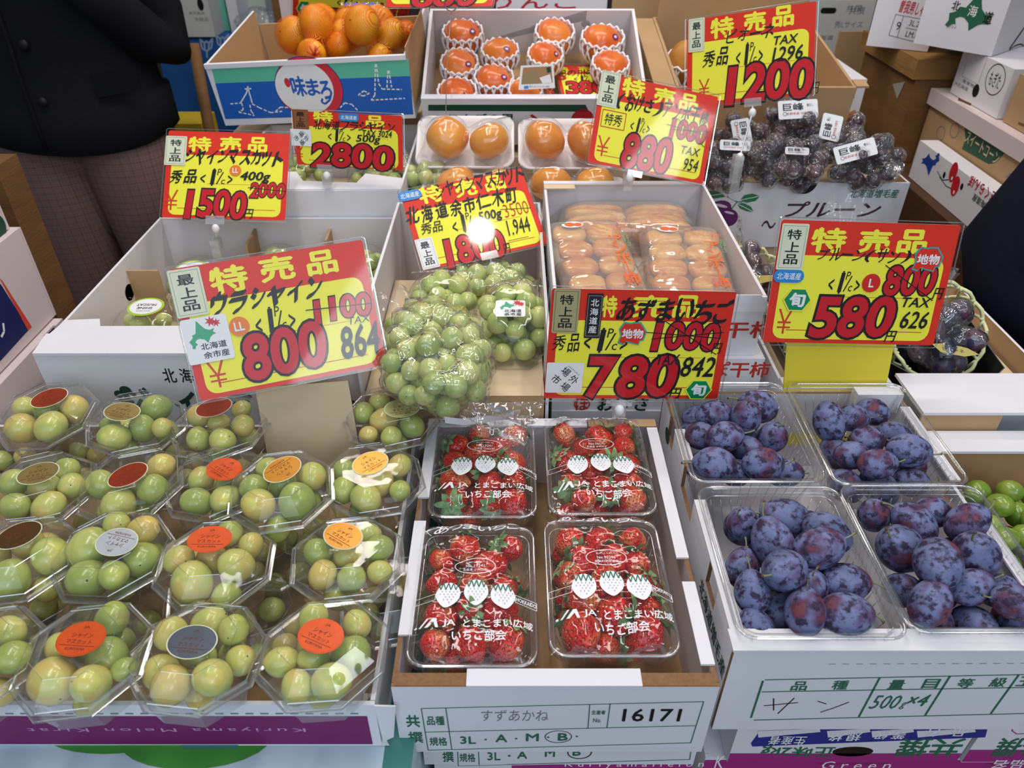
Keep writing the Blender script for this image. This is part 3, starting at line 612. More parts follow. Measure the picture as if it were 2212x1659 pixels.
SB.panel('front_flap',(0.064,-0.0005,0.1066),(W-0.066,0.016,0.1083),WHITE); SB.panel('side_ledge',(0.0,0.05,0.1062),(0.0125,0.19,0.1086),WHITE); SB.panel('side_ledge',(0.0,0.225,0.1062),(0.0125,0.36,0.1086),WHITE)
SB.panel('side_ledge',(W-0.0125,0.02,0.1062),(W,0.11,0.1086),WHITE); SB.panel('side_ledge',(W-0.0125,0.14,0.1062),(W,0.345,0.1086),WHITE)
SB.panel('back_ledge',(0.0,0.348,0.1062),(0.195,0.362,0.1090),WHITE); SB.panel('back_ledge',(0.197,0.348,0.1062),(W,0.362,0.1080),KRAFT)
def pr(d):
    g=0.0009
    d.lpx([(910,1530),(1520,1515),(1492,1604),(925,1620),(910,1530)],g,GREEN); d.lpx([(918,1581),(1502,1567)],g,GREEN); d.lpx([(963,1529),(976,1618)],g,GREEN); d.lpx([(1274,1521),(1270,1573)],g,GREEN); d.lpx([(1318,1519),(1311,1572)],g,GREEN)
    d.tpx('共',892,1557,30,26,GREEN,bold=0.02); d.tpx('撰',898,1592,31,24,GREEN,bold=0.015); d.tpx('品種',941,1556,38,19,GREEN,bold=0.012); d.tpx('規格',947,1601,38,18,GREEN,bold=0.012)
    d.tpx('3L',1011,1598,34,16,GREEN,bold=0.015); d.tpx('A',1083,1594,26,16,GREEN,bold=0.02); d.tpx('M',1150,1592,28,16,GREEN,bold=0.02); d.tpx('B',1216,1591,22,16,GREEN,bold=0.02)
    for x,y in ((1049,1597),(1115,1595),(1184,1592),(1246,1590)): d.ell(d.at(x,y),0.0012,0.0012,GREEN)
    d.ring(d.at(1206,1591),0.0125,0.0105,0.0008,BLACK); d.tpx('生産者',1293,1538,30,9,GREEN,bold=0.01); d.tpx('No.',1290,1555,18,9,GREEN,bold=0.01)
    d.tpx('16171',1408,1544,126,27,BLACK,bold=0.012); d.tpx('すずあかね',1112,1545,145,24,GREY,bold=-0.006,shear=0.1)
SB.print_('printing',pr,SB.front)
def frr(w,dp,r,z,c,M=None,n=6):
    P=np.array([(x,y,z) for x,y in rrect(0,0,w,dp,r,n)]); P=P+np.array(c); return P
def clear_tray(mb,c,w,dp,h,m,rim,r=0.018,ribs=0,taper=0.012,rw=0.004):
    """open thin tray, rim centre at c"""
    L=[frr(w,dp,r,0,c),frr(w-2*rw,dp-2*rw,r-0.003,-0.0008,c),frr(w-2*rw-0.002,dp-2*rw-0.002,r-0.003,-0.006,c),frr(w-2*taper,dp-2*taper,r-0.004,-h,c)]
    mb.loft(L,m,cap1=True,smooth=True); mb.tube(frr(w,dp,r,0.0,c),0.0016,rim,6,closed=True); mb.tube(frr(w-2*rw-0.001,dp-2*rw-0.001,r-0.003,-0.0065,c),0.0007,rim,4,closed=True)
    if ribs:
        for sx in (-1,1):
            for t in np.linspace(-0.42,0.42,ribs):
                a=np.array([sx*(w/2-rw-0.002),t*dp,-0.010]); b=np.array([sx*(w/2-taper-0.0005),t*(dp-2*taper),-h+0.003]); mb.tube([a+c,b+c],0.0006,rim,4)
        for sy in (-1,1):
            for t in np.linspace(-0.40,0.40,max(5,int(ribs*0.75))):
                a=np.array([t*w,sy*(dp/2-rw-0.002),-0.010]); b=np.array([t*(w-2*taper),sy*(dp/2-taper-0.0005),-h+0.003]); mb.tube([a+c,b+c],0.0006,rim,4)
def strawberry_print(d,w,dp,number,grower):
    """white artwork of the film, frame centred"""
    I=WHITEINK; n=0.0004; s=w/0.11
    d.brush('あつまいちご',(0.0,-0.070*s),0.085*s,0.013*s,I,n,bold=0.012,shear=0.1,jit=0.10)
    A=lambda v:v*s
    d.ring((0.0,-0.017*s),0.019*s,0.0095*s,0.0007,I,n); d.text('No.'+number,(0,-0.0172*s),0.017*s,0.0033*s,I,n); d.text(grower,(0,-0.0125*s),0.022*s,0.0031*s,I,n); d.text('私がつくりました',(0,-0.022*s),0.018*s,0.0022*s,I,n)
    for i,(x,y,rt) in enumerate(((-0.023,0.016,0.15),(0.002,0.013,0.0),(0.026,0.017,-0.2))):
        a,b=0.0110*s,0.0140*s; P=[]
        for q in np.linspace(0,2*math.pi,22,endpoint=False):
            px_,py_=a*math.sin(q)*(1-0.22*(1-math.cos(q))/2*1.0 if False else 1),-b*math.cos(q); px_*= (1.0 if py_<0 else 1-0.42*(py_/b)**2); P.append((x*s+px_*math.cos(rt)-py_*math.sin(rt),y*s+px_*math.sin(rt)+py_*math.cos(rt)))
        d.poly(P,I,n)
        cr=[(x*s+(t-0.5)*0.018*s,y*s-b*0.62+(0.003*s if k%2 else -0.0045*s)) for k,t in enumerate(np.linspace(0,1,9))]; d.path(cr,0.0009*s,GREEN,n+0.0006)
        for u in range(-2,3):
            for v in range(-1,4):
                if abs(u)+max(0,v)*0.6<2.6: d.ell((x*s+(u*0.0034+(v%2)*0.0016)*s,y*s+(v*0.0030-0.0005)*s),0.00045*s,0.0006*s,GREY,n+0.0006,k=6)
    d.frame((-0.044*s,0.018*s),0.020*s,0.007*s,0.0005,I,n); d.path([(0.037*s,0.014*s),(0.056*s,0.0165*s),(0.056*s,0.0245*s),(0.037*s,0.022*s),(0.037*s,0.014*s)],0.0005,I,n); d.text('HOKKAIDO',(0.0467*s,0.0193*s),0.018*s,0.0045*s,I,n,bold=0.02,rot=0.1)
    d.poly([(-0.046*s,0.050*s),(-0.0395*s,0.0405*s),(-0.0375*s,0.0405*s),(-0.044*s,0.050*s)],I,n); d.poly([(-0.041*s,0.050*s),(-0.0345*s,0.0405*s),(-0.0315*s,0.0405*s),(-0.029*s,0.050*s),(-0.0315*s,0.050*s),(-0.0335*s,0.0445*s),(-0.038*s,0.050*s)],I,n); d.ell((-0.0485*s,0.049*s),0.0013*s,0.0013*s,I,n,k=10)
    d.text('JA',(-0.020*s,0.0455*s),0.011*s,0.0085*s,I,n,bold=0.018); d.text('とまこまい広域',(0.022*s,0.0455*s),0.060*s,0.0095*s,I,n,bold=0.016); d.text('いちご部会',(0.006*s,0.0575*s),0.046*s,0.0095*s,I,n,bold=0.016)
    d.path([(-0.052*s,-0.07*s),(-0.045*s,-0.062*s)],0.0005,I,n)
def strawberry_pack(x0,x1,ya,yb,zr,desc,tag,number,grower,fruit,seed,artdy=0.0):
    q=random.Random(seed); c=np.array([(x0+x1)/2,(ya+yb)/2,zr]); w=x1-x0; dp=yb-ya
    root=thing('strawberry_pack',desc,'strawberry pack',(c[0],c[1],zr-0.044),'film-wrapped strawberry packs')
    mb=MB(); clear_tray(mb,c,w,dp,0.043,SHELLTRAY,SHELLRIM,0.016,9); part(root,'tray',mb)
    P=[];r=[]
    for f in fruit: P.append(at_z(f[0],f[1],zr-0.008)); r.append(f[2]/2/FPX*depth(c)*0.92)
    k=len(P)
    for i in range(9): P.append(c+np.array([q.uniform(-0.4,0.4)*w,q.uniform(-0.42,0.42)*dp,-0.028])); r.append(0.015)
    pl=[(c-np.array([w/2-0.009,0,0]),(1,0,0)),(c+np.array([w/2-0.009,0,0]),(-1,0,0)),(c-np.array([0,dp/2-0.009,0]),(0,1,0)),(c+np.array([0,dp/2-0.009,0]),(0,-1,0)),(c-np.array([0,0,0.042]),(0,0,1)),(c+np.array([0,0,0.012]),(0,0,-1))]
    P=relax(P,np.array(r)*1.04,[i<k for i in range(len(P))],planes=pl,it=120)
    names=spots(P,c[:2])
    for i,(p,rr) in enumerate(zip(P,r)):
        if i<k:
            f=fruit[i]; a=R(f[3]) if len(f)>3 else q.uniform(0,2*math.pi); up=f[4] if len(f)>4 else q.choice((-0.2,0.1,0.45,0.8))
            dr=(math.cos(a),math.sin(a),up)
        else: dr=(q.uniform(-1,1),q.uniform(-1,1),q.uniform(-0.3,0.3))
        M=M4(p,toward(dr,q.uniform(0,6)),rr*0.95)
        place('strawberry',BERRY_ME[q.randrange(5)],M,f'red strawberry at the {names[i]} of {tag}','strawberry','strawberries in film packs',(('calyx',CALYX_ME[q.randrange(4)]),))
    # film: sheet over the heap, tucked under the rim
    nx,ny=34,46; Z=np.zeros((ny,nx)); X=np.linspace(-w/2,w/2,nx)*1.0; Y=np.linspace(-dp/2,dp/2,ny)
    for j in range(ny):
        for i in range(nx):
            z=0.0035; 
            for p,rr in zip(P[:k],r[:k]):
                dd=rr*rr*1.35-(X[i]+c[0]-p[0])**2-(Y[j]+c[1]-p[1])**2
                if dd>0: z=max(z,p[2]-zr+math.sqrt(dd)+0.0012)
            Z[j,i]=z
    for _ in range(3):
        S=Z.copy()
        for a_,b_ in ((0,1),(0,-1),(1,1),(1,-1)): S=np.maximum(S,np.roll(Z,b_,a_))
        Z=S
    for _ in range(9):
        S=Z.copy(); S[1:-1,1:-1]=(Z[1:-1,1:-1]+Z[:-2,1:-1]+Z[2:,1:-1]+Z[1:-1,:-2]+Z[1:-1,2:])/5; Z=S
    Z[0,:]=Z[-1,:]=Z[:,0]=Z[:,-1]=0.002
    V=np.array([[ (X[i]+c[0],Y[j]+c[1],Z[j,i]+zr) for i in range(nx)] for j in range(ny)]).reshape(-1,3); Fs=[(j*nx+i,j*nx+i+1,(j+1)*nx+i+1,(j+1)*nx+i) for j in range(ny-1) for i in range(nx-1)]
    mb=MB(); mb.add(V,Fs,BERRYFILM,True)
    sk=[frr(w+0.001,dp+0.001,0.016,0.002,c),frr(w+0.002,dp+0.002,0.016,-0.006,c),frr(w-0.012,dp-0.012,0.016,-0.022,c)]; mb.loft(sk,FILM); fo=part(root,'film',mb)
    zt=Z.max(); mb=MB(); d=Dec(mb,Frame((c[0],c[1]+artdy,zr),(1,0,0),(0,-1,0))); strawberry_print(d,w,dp,number,grower)
    # lay the ink on the film
    for vv in mb.v:
        for t in vv:
            i=min(max((t[0]-c[0]+w/2)/w*(nx-1),0),nx-1.001); j=min(max((t[1]-c[1]+dp/2)/dp*(ny-1),0),ny-1.001); i0,j0=int(i),int(j); a,b=i-i0,j-j0
            t[2]+=0.0007+Z[j0,i0]*(1-a)*(1-b)+Z[j0,i0+1]*a*(1-b)+Z[j0+1,i0]*(1-a)*b+Z[j0+1,i0+1]*a*b
    part(fo,'printing',mb)
ZS=0.917
strawberry_pack(-0.093,0.022,0.384,0.546,ZS,'strawberry pack at the front of the carton, beside the muscat grape tray','the front pack beside the grapes','19241','生産者 小林広和',
 [(990,1160,76,80),(1062,1178,74,200),(1102,1228,60,300),(1048,1225,84,60),(955,1215,60,150),(930,1275,74,10),(1000,1265,70,250),(1085,1275,64,40),(915,1350,80,100),(985,1330,66,300),(1060,1330,74,190),(1105,1345,60,140),(1000,1408,74,120),(925,1405,70,90),(1075,1400,84,60)],31)
strawberry_pack(0.034,0.150,0.394,0.556,ZS,'strawberry pack at the front of the carton, beside the plum carton','the front pack beside the plums','90246','厚真町研修農場',
 [(1235,1135,74,300),(1305,1140,84,60),(1352,1120,60,90),(1405,1135,76,250),(1245,1185,78,200,0.2),(1300,1205,80,95,0.6),(1380,1185,74,100,0.5),(1410,1210,64,60),(1265,1250,72,150),(1335,1252,86,270),(1420,1262,80,40),(1255,1305,70,170),(1350,1300,66,80),(1432,1305,64,30),(1297,1360,96,110,-0.4),(1375,1348,92,330,0.5),(1440,1355,84,45)],32)
strawberry_pack(-0.090,0.026,0.562,0.722,ZS,'strawberry pack at the back of the carton, beside the muscat grape tray','the back pack beside the grapes','19241','生産者 小林広和',
 [(1000,970,64,190),(1040,955,60,90),(1085,985,66,60),(1130,980,60,40),(990,1010,58,220),(1050,995,64,100),(1105,1012,70,180),(1010,1045,60,300),(970,1060,64,160),(1060,1062,60,60),(1130,1055,60,20),(1005,1100,70,260),(1075,1095,70,300),(1115,1110,64,70),(1045,1120,60,100)],33)
strawberry_pack(0.040,0.156,0.566,0.724,ZS,'strawberry pack at the back of the carton, beside the plum carton','the back pack beside the plums','16171','生産者 木村光子',
 [(1215,935,58,120),(1265,925,60,80),(1325,940,74,40),(1355,920,50,30),(1250,970,64,200),(1300,985,56,100),(1365,975,60,20),(1222,1000,62,170),(1280,1030,62,60),(1350,1020,62,300),(1390,1030,56,40),(1235,1060,66,250),(1310,1065,70,290),(1385,1050,60,330),(1290,1085,56,90),(1370,1085,56,60)],34)
# ================================================================= plums
for k,(x0,x1,dsc) in enumerate(((0.226,0.466,'white carton with blue band and upside-down green print under the plum carton'),(0.472,0.72,'white carton with purple print, beside the blue-banded carton under the plums'))):
    c=Carton('fruit_carton',dsc,'carton',x0,x1,0.404,0.70,0.715,0.8065,lid=True)
    def pr(d):
        if k==0:
            d.ppx([(1622,1605),(1640,1580),(2136,1562),(2128,1592),(1625,1612)],NAVYP); Wt=WHITEINK
            for a,b in ((1636,1770),(1786,1878),(1882,1972),(1980,2105)): d.ppx([(a,1578),(b,1573),(b+2,1580),(a+2,1592)],WHITE,0.0006)
            d.tpx('生産者',1700,1598,80,18,Wt,0.0008,rot=math.pi,bold=0.012); d.tpx('規格',1824,1590,70,18,Wt,0.0008,rot=math.pi,bold=0.012,space=1.4); d.tpx('等級',1922,1586,68,18,Wt,0.0008,rot=math.pi,bold=0.012,space=1.4); d.tpx('品名',2046,1580,84,18,Wt,0.0008,rot=math.pi,bold=0.012,space=2)
            d.tpx('正味2kg',1723,1622,158,26,GREEN,rot=math.pi,bold=0.012); d.tpx('共撰',2008,1614,138,38,GREEN,rot=math.pi,bold=0.016)
            c_=d.at(1842,1623); d.ell(c_,0.021,0.0095,BLACK); d.rect((c.w/2,0.082),c.w,0.018,MAGENTAP); d.tpx('Green',1850,1652,150,16,WHITEINK,0.0006,space=1.5)
        else:
            d.tpx('共撰',2205,1614,110,38,GREEN,rot=math.pi,bold=0.016); d.rect((c.w/2,0.078),c.w,0.024,MAGENTAP); d.tpx('品名',2180,1650,70,18,WHITEINK,0.0006,rot=math.pi,bold=0.01); d.lpx([(2192,1563),(2186,1578),(2196,1585),(2300,1580)],0.0012,MAGENTAP)
    c.print_('printing',pr,c.front)
c=Carton('melon_carton','white and magenta carton on the table under the blue-banded carton','carton',0.205,0.72,0.410,0.70,0.6405,0.7135,lid=True)
def pr(d): d.rect((c.w/2,0.03),c.w,0.05,MAGENTAP)
c.print_('printing',pr,c.front)
PB=Carton('plum_carton','open white carton with green table marked 500g on its front, holding four plum trays','carton',0.192,0.488,0.388,0.762,0.808,0.934,inn=INNER,floor=WHITE,edge=CORR,
  notch={'left':((0.045,0.075,0.03),(0.135,0.19,0.03),(0.27,0.305,0.03)),'right':((0.03,0.07,0.03),(0.17,0.215,0.03))})
W=PB.w
PB.panel('front_ledge',(-0.002,-0.002,0.1262),(W+0.002,0.020,0.1290),WHITE)
PB.panel('back_flap',(0.235,0.352,0.110),(W-0.0045,0.3695,0.138),WHITE)
for x in (0.0,W-0.012):
    for a,b in (((0.02,0.18),(0.242,0.297)) if x==0 else ((0.02,0.155),(0.21,0.34))): PB.panel('side_ledge',(x,a,0.1263),(x+0.012,b,0.1288),WHITE)
def pr(d):
    g=0.0012
    d.lpx([(1652,1468),(2240,1456)],g,GREEN); d.lpx([(1645,1494),(2240,1484)],g,GREEN); d.lpx([(1628,1555),(2240,1540)],g,GREEN)
    for a,b in (((1648,1470),(1622,1550)),((1900,1464),(1855,1548)),((2052,1460),(1998,1545)),((2200,1458),(2140,1541))): d.lpx([a,b],g*1.6,GREEN)
    for t,x,y in (('品',1727,1481),('種',1815,1479),('量',1937,1478),('目',2011,1476),('等',2086,1475),('級',2157,1473),('玉',2216,1471)): d.tpx(t,x,y,34,19,GREEN,bold=0.012)
    for P in ([(1650,1524),(1724,1517)],[(1671,1508),(1671,1534)],[(1716,1507),(1700,1522),(1680,1541)],[(1766,1514),(1785,1520)],[(1772,1538),(1800,1529),(1834,1516)]): d.lpx(P,0.0011,BLACK)
    d.tpx('500',1913,1516,62,28,GREEN,shear=0.2); d.tpx('g',1950,1524,12,14,GREEN,shear=0.2); d.tpx('×4',1983,1512,44,24,GREEN,shear=0.2,bold=0.01)
    d.dash(d.at(1790,1434),d.at(2240,1432),0.0006,GREY,0.006,0.006)
PB.print_('printing',pr,PB.front)
def pr(d): d.text('北海道増毛産',(0.315,0.045),0.105,0.020,DGREEN,bold=0.01); d.ell((0.05,0.03),0.012,0.010,DGREEN); d.ell((0.30,0.085),0.01,0.01,DGREEN)
PB.print_('side_printing',pr,PB.left)
ZP=0.951
def plum_tray(x0,x1,ya,yb,desc,tag,fruit,seed,z=ZP):
    q=random.Random(seed); c=np.array([(x0+x1)/2,(ya+yb)/2,z]); w=x1-x0; dp=yb-ya
    root=thing('plum_tray',desc,'plum tray',(c[0],c[1],z-0.052),'clear trays of plums'); mb=MB(); clear_tray(mb,c,w,dp,0.050,SHELLTRAY,SHELLRIM,0.016,16,0.013,0.006); part(root,'tray',mb)
    P=[];r=[];D=[]
    for f in fruit:
        lowr=len(f)>5; zz=z-(0.022 if lowr else 0.008); p=at_z(f[0],f[1],zz); dd=depth(p)/FPX; P.append(p); r.append(max(0.0172,min(f[3],f[2])*dd*1.10)); D.append(f)
    k=len(P)
    for i in range(5): P.append(c+np.array([q.uniform(-0.3,0.3)*w,q.uniform(-0.36,0.36)*dp,-0.030])); r.append(0.019); D.append(None)
    pl=[(c-np.array([w/2-0.011,0,0]),(1,0,0)),(c+np.array([w/2-0.011,0,0]),(-1,0,0)),(c-np.array([0,dp/2-0.011,0]),(0,1,0)),(c+np.array([0,dp/2-0.011,0]),(0,-1,0)),(c-np.array([0,0,0.049]),(0,0,1))]
    P=relax(P,np.array(r)*0.97,[i<k for i in range(len(P))],planes=pl,it=120); names=spots(P,c[:2])
    for i,(p,rr) in enumerate(zip(P,r)):
        f=D[i]
        if f is not None and len(f)>4:
            a=R(f[4]); n=np.array(ray(f[0],f[1])); n/=np.linalg.norm(n); ax=_r*math.cos(a)+_u*math.sin(a); el=f[2]/max(1,f[3])
            if abs(f[2]-f[3])<5: ax=ax*0.55-n*0.8
            dr=ax
        else: dr=(q.uniform(-1,1),q.uniform(-1,1),q.uniform(-0.3,0.6))
        M=M4(p,toward(dr,q.uniform(0,6)),rr*0.96)
        place('plum',PLUM_ME[q.randrange(5)],M,f'blue-purple plum at the {names[i]} of {tag}','plum','plums in clear trays',(('stem',STEM_ME[q.randrange(5)]),) if q.random()<0.8 or (f and len(f)>4) else ())
plum_tray(0.193,0.339,0.388,0.572,'clear plum tray at the front of the carton, beside the strawberries','the front tray beside the strawberries',
 [(1617,1147,32,30,120),(1699,1139,55,40,170),(1742,1140,34,34,60,1),(1802,1181,48,42,150),(1642,1207,50,44,110),(1738,1202,52,42,20),(1578,1212,42,34,80),(1811,1257,58,41,0),(1604,1282,42,36,95),(1666,1293,48,44,200),(1727,1275,30,30,80,1),(1714,1334,48,42,85),(1826,1326,62,45,0),(1640,1352,34,28,300,1)],41)
plum_tray(0.341,0.487,0.394,0.574,'clear plum tray at the front of the carton, away from the strawberries','the front tray away from the strawberries',
 [(1883,1117,34,32,90),(2000,1097,46,33,175),(1967,1139,54,40,140),(2064,1141,46,37,30),(1939,1190,52,48,130),(2013,1205,35,32,0,1),(2116,1220,50,48,100),(2031,1268,52,48,280),(1967,1266,34,30,0,1),(2155,1312,58,38,170),(2185,1279,40,32,0,1),(2020,1338,46,40,60,1),(2085,1325,40,34,20,1)],42,ZP)
plum_tray(0.190,0.334,0.580,0.758,'clear plum tray at the back of the carton, beside the strawberry card','the back tray beside the strawberry card',
 [(1626,888,40,34,160),(1527,917,37,28,10),(1602,923,34,33,80),(1664,945,34,31,60),(1478,936,26,24,0,1),(1538,961,46,32,10),(1488,969,28,26,0,1),(1528,1011,50,37,175),(1635,1005,46,35,0),(1593,972,26,24,0,1),(1694,1022,34,24,0,1),(1582,1005,26,22,0,1)],43)
plum_tray(0.340,0.484,0.576,0.756,'clear plum tray at the back of the carton, in front of the yellow card strip','the back tray by the yellow card strip',
 [(1883,890,41,27,160),(1791,925,40,34,280),(1842,908,38,27,0),(1932,941,46,28,345),(1868,956,42,28,0),(1853,987,46,29,0),(1954,998,50,35,350),(1881,1014,46,27,5),(1932,1028,32,22,0,1)],44)
# ================================================================= cartons on the right of the plums
def bunch(name,desc,cat,P,r,meshes,group=None,stem=None,q=None,extra=None):
    c=np.mean(np.array(P),0); root=thing(name,desc,cat,(c[0],c[1],min(p[2] for p in P)-0.012),group); o0=origin(root)
    for p,rr in zip(P,r):
        o=bpy.data.objects.new('berry',meshes[q.randrange(len(meshes))]); COL.objects.link(o); o.parent=root; o.matrix_local=Matrix.Translation(Vector(np.array(p)-o0))@rrot(q)@Matrix.Diagonal((rr,rr,rr,1))
    if stem is not None:
        mb=MB(); mb.tube(stem,0.003,STEMT,6); part(root,'stem',mb)
    return root
def heap(q,n,c,ax,r,it=90,floor=None):
    """n sphere centres filling an ellipsoid of half axes ax about c"""
    P=[]
    while len(P)<n:
        v=np.array([q.uniform(-1,1) for _ in range(3)])
        if (v@v)<1: P.append(np.array(c)+v*np.array(ax))
    rr=np.array([r*q.uniform(0.9,1.08) for _ in P]); P=np.array(P)
    for _ in range(it):
        d=P[:,None]-P[None]; L=np.linalg.norm(d,axis=2)+np.eye(n)*9; ov=np.maximum(0,(rr[:,None]+rr[None])*0.97-L); P+=0.45*((d/L[...,None])*ov[...,None]).sum(1)
        e=(P-np.array(c))/np.array(ax); s=np.linalg.norm(e,axis=1); k=np.maximum(1,s); P=np.array(c)+e/k[:,None]*np.array(ax)
        if floor is not None: P[:,2]=np.maximum(P[:,2],floor+rr)
    return P,rr
q=random.Random(5)
MG=Carton('grape_carton','low cardboard carton of loose green grape bunches beside the plum carton','carton',0.492,0.70,0.43,0.703,0.8075,0.915,inn=KRAFT,floor=KRAFT,out=WHITE)
MG.panel('back_ledge',(0.0,0.235,0.1080),(MG.w,0.273,0.1115),WHITE)
for i,(cx,cy) in enumerate(((0.565,0.60),(0.625,0.56),(0.60,0.49))):
    P,rr=heap(q,24,(cx,cy,0.862),(0.062,0.055,0.032),0.0138); bunch('grape_bunch','green grape bunch '+('against the back wall of the low cardboard carton','at the far end of the low cardboard carton','at the near side of the low cardboard carton')[i],'grapes',P,rr,GREENG_ME,'loose green bunches',q=q)
mb=MB(); mb.box((0.50,0.44,0.8125),(0.69,0.69,0.826),KRAFT2); solo('cardboard_pad',mb,'brown cardboard pad under the loose green grape bunches','pad')
MT=Carton('grape_carton','white carton holding black trays of net-wrapped grapes behind the plums','carton',0.345,0.70,0.768,1.04,0.6405,0.935,inn=KRAFT,floor=KRAFT)
MT.panel('front_ledge',(0.0,-0.003,0.2945),(0.14,0.02,0.298),WHITE)
MT.panel('front_ledge',(0.148,-0.062,0.300),(MT.w,0.02,0.304),WHITE); MT.panel('hanging_flap',(0.148,-0.0615,0.262),(0.245,-0.0585,0.2995),KRAFT)
mb=MB(); mb.box((0.355,0.78,0.66),(0.69,1.03,0.905),KRAFT2); solo('cardboard_pad',mb,'brown cardboard pad under the black trays','pad')
def black_tray(cx,cy,w,dp,z,yaw,desc):
    M=M4((cx,cy,z),rotm(0,0,yaw)); mb=MB(); h=0.035
    L=[[(-w/2,-dp/2*0.6,h),(-w/2+0.03,-dp/2,h),(w/2-0.03,-dp/2,h),(w/2,-dp/2*0.6,h),(w/2,dp/2,h),(-w/2,dp/2,h)]]
    L.append([(x*0.84,y*0.84,0.0) for x,y,_ in L[0]]); L0=xf(M,L[0]); L1=xf(M,L[1]); mb.loft([L0,L1],BLACKTRAY,cap1=True,smooth=False); mb.loft([xf(M,np.array(L[0])*[0.985,0.985,1]),xf(M,np.array(L[1])*[0.97,0.97,1]+[0,0,0.002])],BLACKTRAY,cap1=True,smooth=False)
    mb.tube(L0,0.0009,mat('grey_tray_edge',(90,90,94),0.4),4,closed=True); return solo('black_tray',mb,desc,'tray','black trays',loc=(cx,cy,z))  # paler grey line round the tray's top edge
black_tray(0.432,0.865,0.135,0.15,0.906,0.0,'black plastic tray with a grape bag, mostly behind the large 580 card')
black_tray(0.575,0.865,0.150,0.17,0.906,-0.12,'black plastic tray with a grape bag, standing clear of the 580 card')
def foam_net(c,rx,ry,rz,m,n=14,turns=0.55,a0=-0.9,a1=0.5,r=0.0022,M=None):
    mb=MB()
    for s in (1,-1):
        for k in range(n):
            pts=[]
            for t in np.linspace(0,1,9):
                a=a0+(a1-a0)*t; q_=2*math.pi*k/n+s*turns*t; pts.append((rx*math.cos(a)*math.cos(q_),ry*math.cos(a)*math.sin(q_),rz*math.sin(a)))
            P=np.array(pts); P=xf(M,P) if M is not None else P; mb.tube(P+np.array(c),r,m,5)
    ring=[(rx*math.cos(a1)*math.cos(q_)*1.03,ry*math.cos(a1)*math.sin(q_)*1.03,rz*math.sin(a1)+0.003*math.cos(n*q_)) for q_ in np.linspace(0,2*math.pi,n*4,endpoint=False)]
    P=np.array(ring); P=xf(M,P) if M is not None else P; mb.tube(P+np.array(c),r*1.2,m,5,closed=True); return mb
def net_grapes(cx,cy,z,ax,n,r,seed,desc,tagc,lean=0.5,neckdir=(0,0.3,1)):
    q=random.Random(seed); P,rr=heap(q,n,(cx,cy,z+ax[2]),ax,r); root=bunch('bagged_grapes',desc,'grapes',P,rr,PIONE_ME,'bagged black grapes in foam nets',q=q)
    mb=MB(); V=hug((cx,cy,z+ax[2]),P,rr,0.002,40,24,4); mb.loft([v for v in V],CREASE); nd=np.array(neckdir,float); nd/=np.linalg.norm(nd); b=np.array([cx,cy,z+ax[2]])+nd*(max(ax)*0.95)
    for k in range(9):
        a=2*math.pi*k/9; e=np.array([math.cos(a),math.sin(a),0])*0.022; mb.add([b-nd*0.004,b+nd*0.035+e*0.9,b+nd*0.037+np.roll(e,1)*0.5],[(0,1,2)],CREASE)
    part(root,'bag',mb); M=rotm(lean,0,0); part(root,'foam_net',foam_net((cx,cy,z+ax[2]),ax[0]*1.22,ax[1]*1.25,ax[2]*1.45,FOAMY,15,0.6,-1.1,0.25,0.0024,M))
    mb=MB(); F=Frame(np.array([cx,cy,z+ax[2]])+np.array([-0.035,-ax[1]*1.05,ax[2]*0.55]),(1,0,-0.18),(0,-0.7,-0.7)); d=Dec(mb,F); gl=mat('gold_band_paper',(226,206,120),0.3,0.5,metal=0.3)
    d.poly([(0,0.004),(0.02,0),(0.05,0.002),(0.066,0.008),(0.045,0.014),(0.012,0.013)],gl); d.text('ピオーネ',(0.03,0.0075),0.03,0.005,BLACK); part(root,'gold_label',mb); return root
net_grapes(0.575,0.872,0.912,(0.052,0.055,0.042),24,0.0152,61,'bagged black grapes in pale yellow foam net and black tray beside the 580 card','a',0.9)
net_grapes(0.430,0.868,0.912,(0.046,0.045,0.028),18,0.0145,62,'bagged black grapes in foam net hidden behind the large 580 card','b',0.6)
# ================================================================= big white muscat carton and the one behind it
XE0,XE1=-0.6,-0.192
_p=at_z(70,765,0.98); XE0=_p[0]; YE=_p[1]; _b=at_z(862,470,0.98); XE1=_b[0]; YB=_b[1]
ME=Carton('muscat_carton','large open white carton of muscat packs with cardboard dividers and green front print','carton',XE0,XE1,YE,YB,0.845,0.98,inn=INNER,floor=INNER,holes={'left':((0.165,0.05,0.014,0.013),)})
W,D=ME.w,ME.d
mb=MB(); FT=Frame(ME.P((0,0,0.1362)),(1,0,0),(0,-1,0),(0,0,1)); px=lambda x,y: tuple(FT.px(x,y))
mb.slab([px(70,765),px(100,722),px(108,722),px(142,693),px(216,690),px(217,706),px(752,704),px(768,700),px(752,765)],FT,-0.0025,0.0012,WHITE); part(ME.root,'front_flap',mb)
def pr(d):
    for t,x in (('北',366),('海',403),('道',440)): d.tpx(t,x,811,28,30,BLACK,bold=0.012)
    d.tpx('シャインマスカット',520,872,520,52,DGREEN,bold=0.04); d.ell(d.at(257,851),0.006,0.006,DGREEN); d.ell(d.at(271,843),0.0075,0.007,DGREEN)
    d.tpx('ジ',300,868,60,60,DGREEN,bold=0.03)
ME.print_('printing',pr,ME.front)
for i,(u,v0,v1) in enumerate(((0.30,0.10,0.16),(0.52,0.28,0.34),(0.78,0.28,0.34))): pass
DV=lambda lo,hi,dsc: ME.panel('cardboard_divider',lo,hi,KRAFT,None)
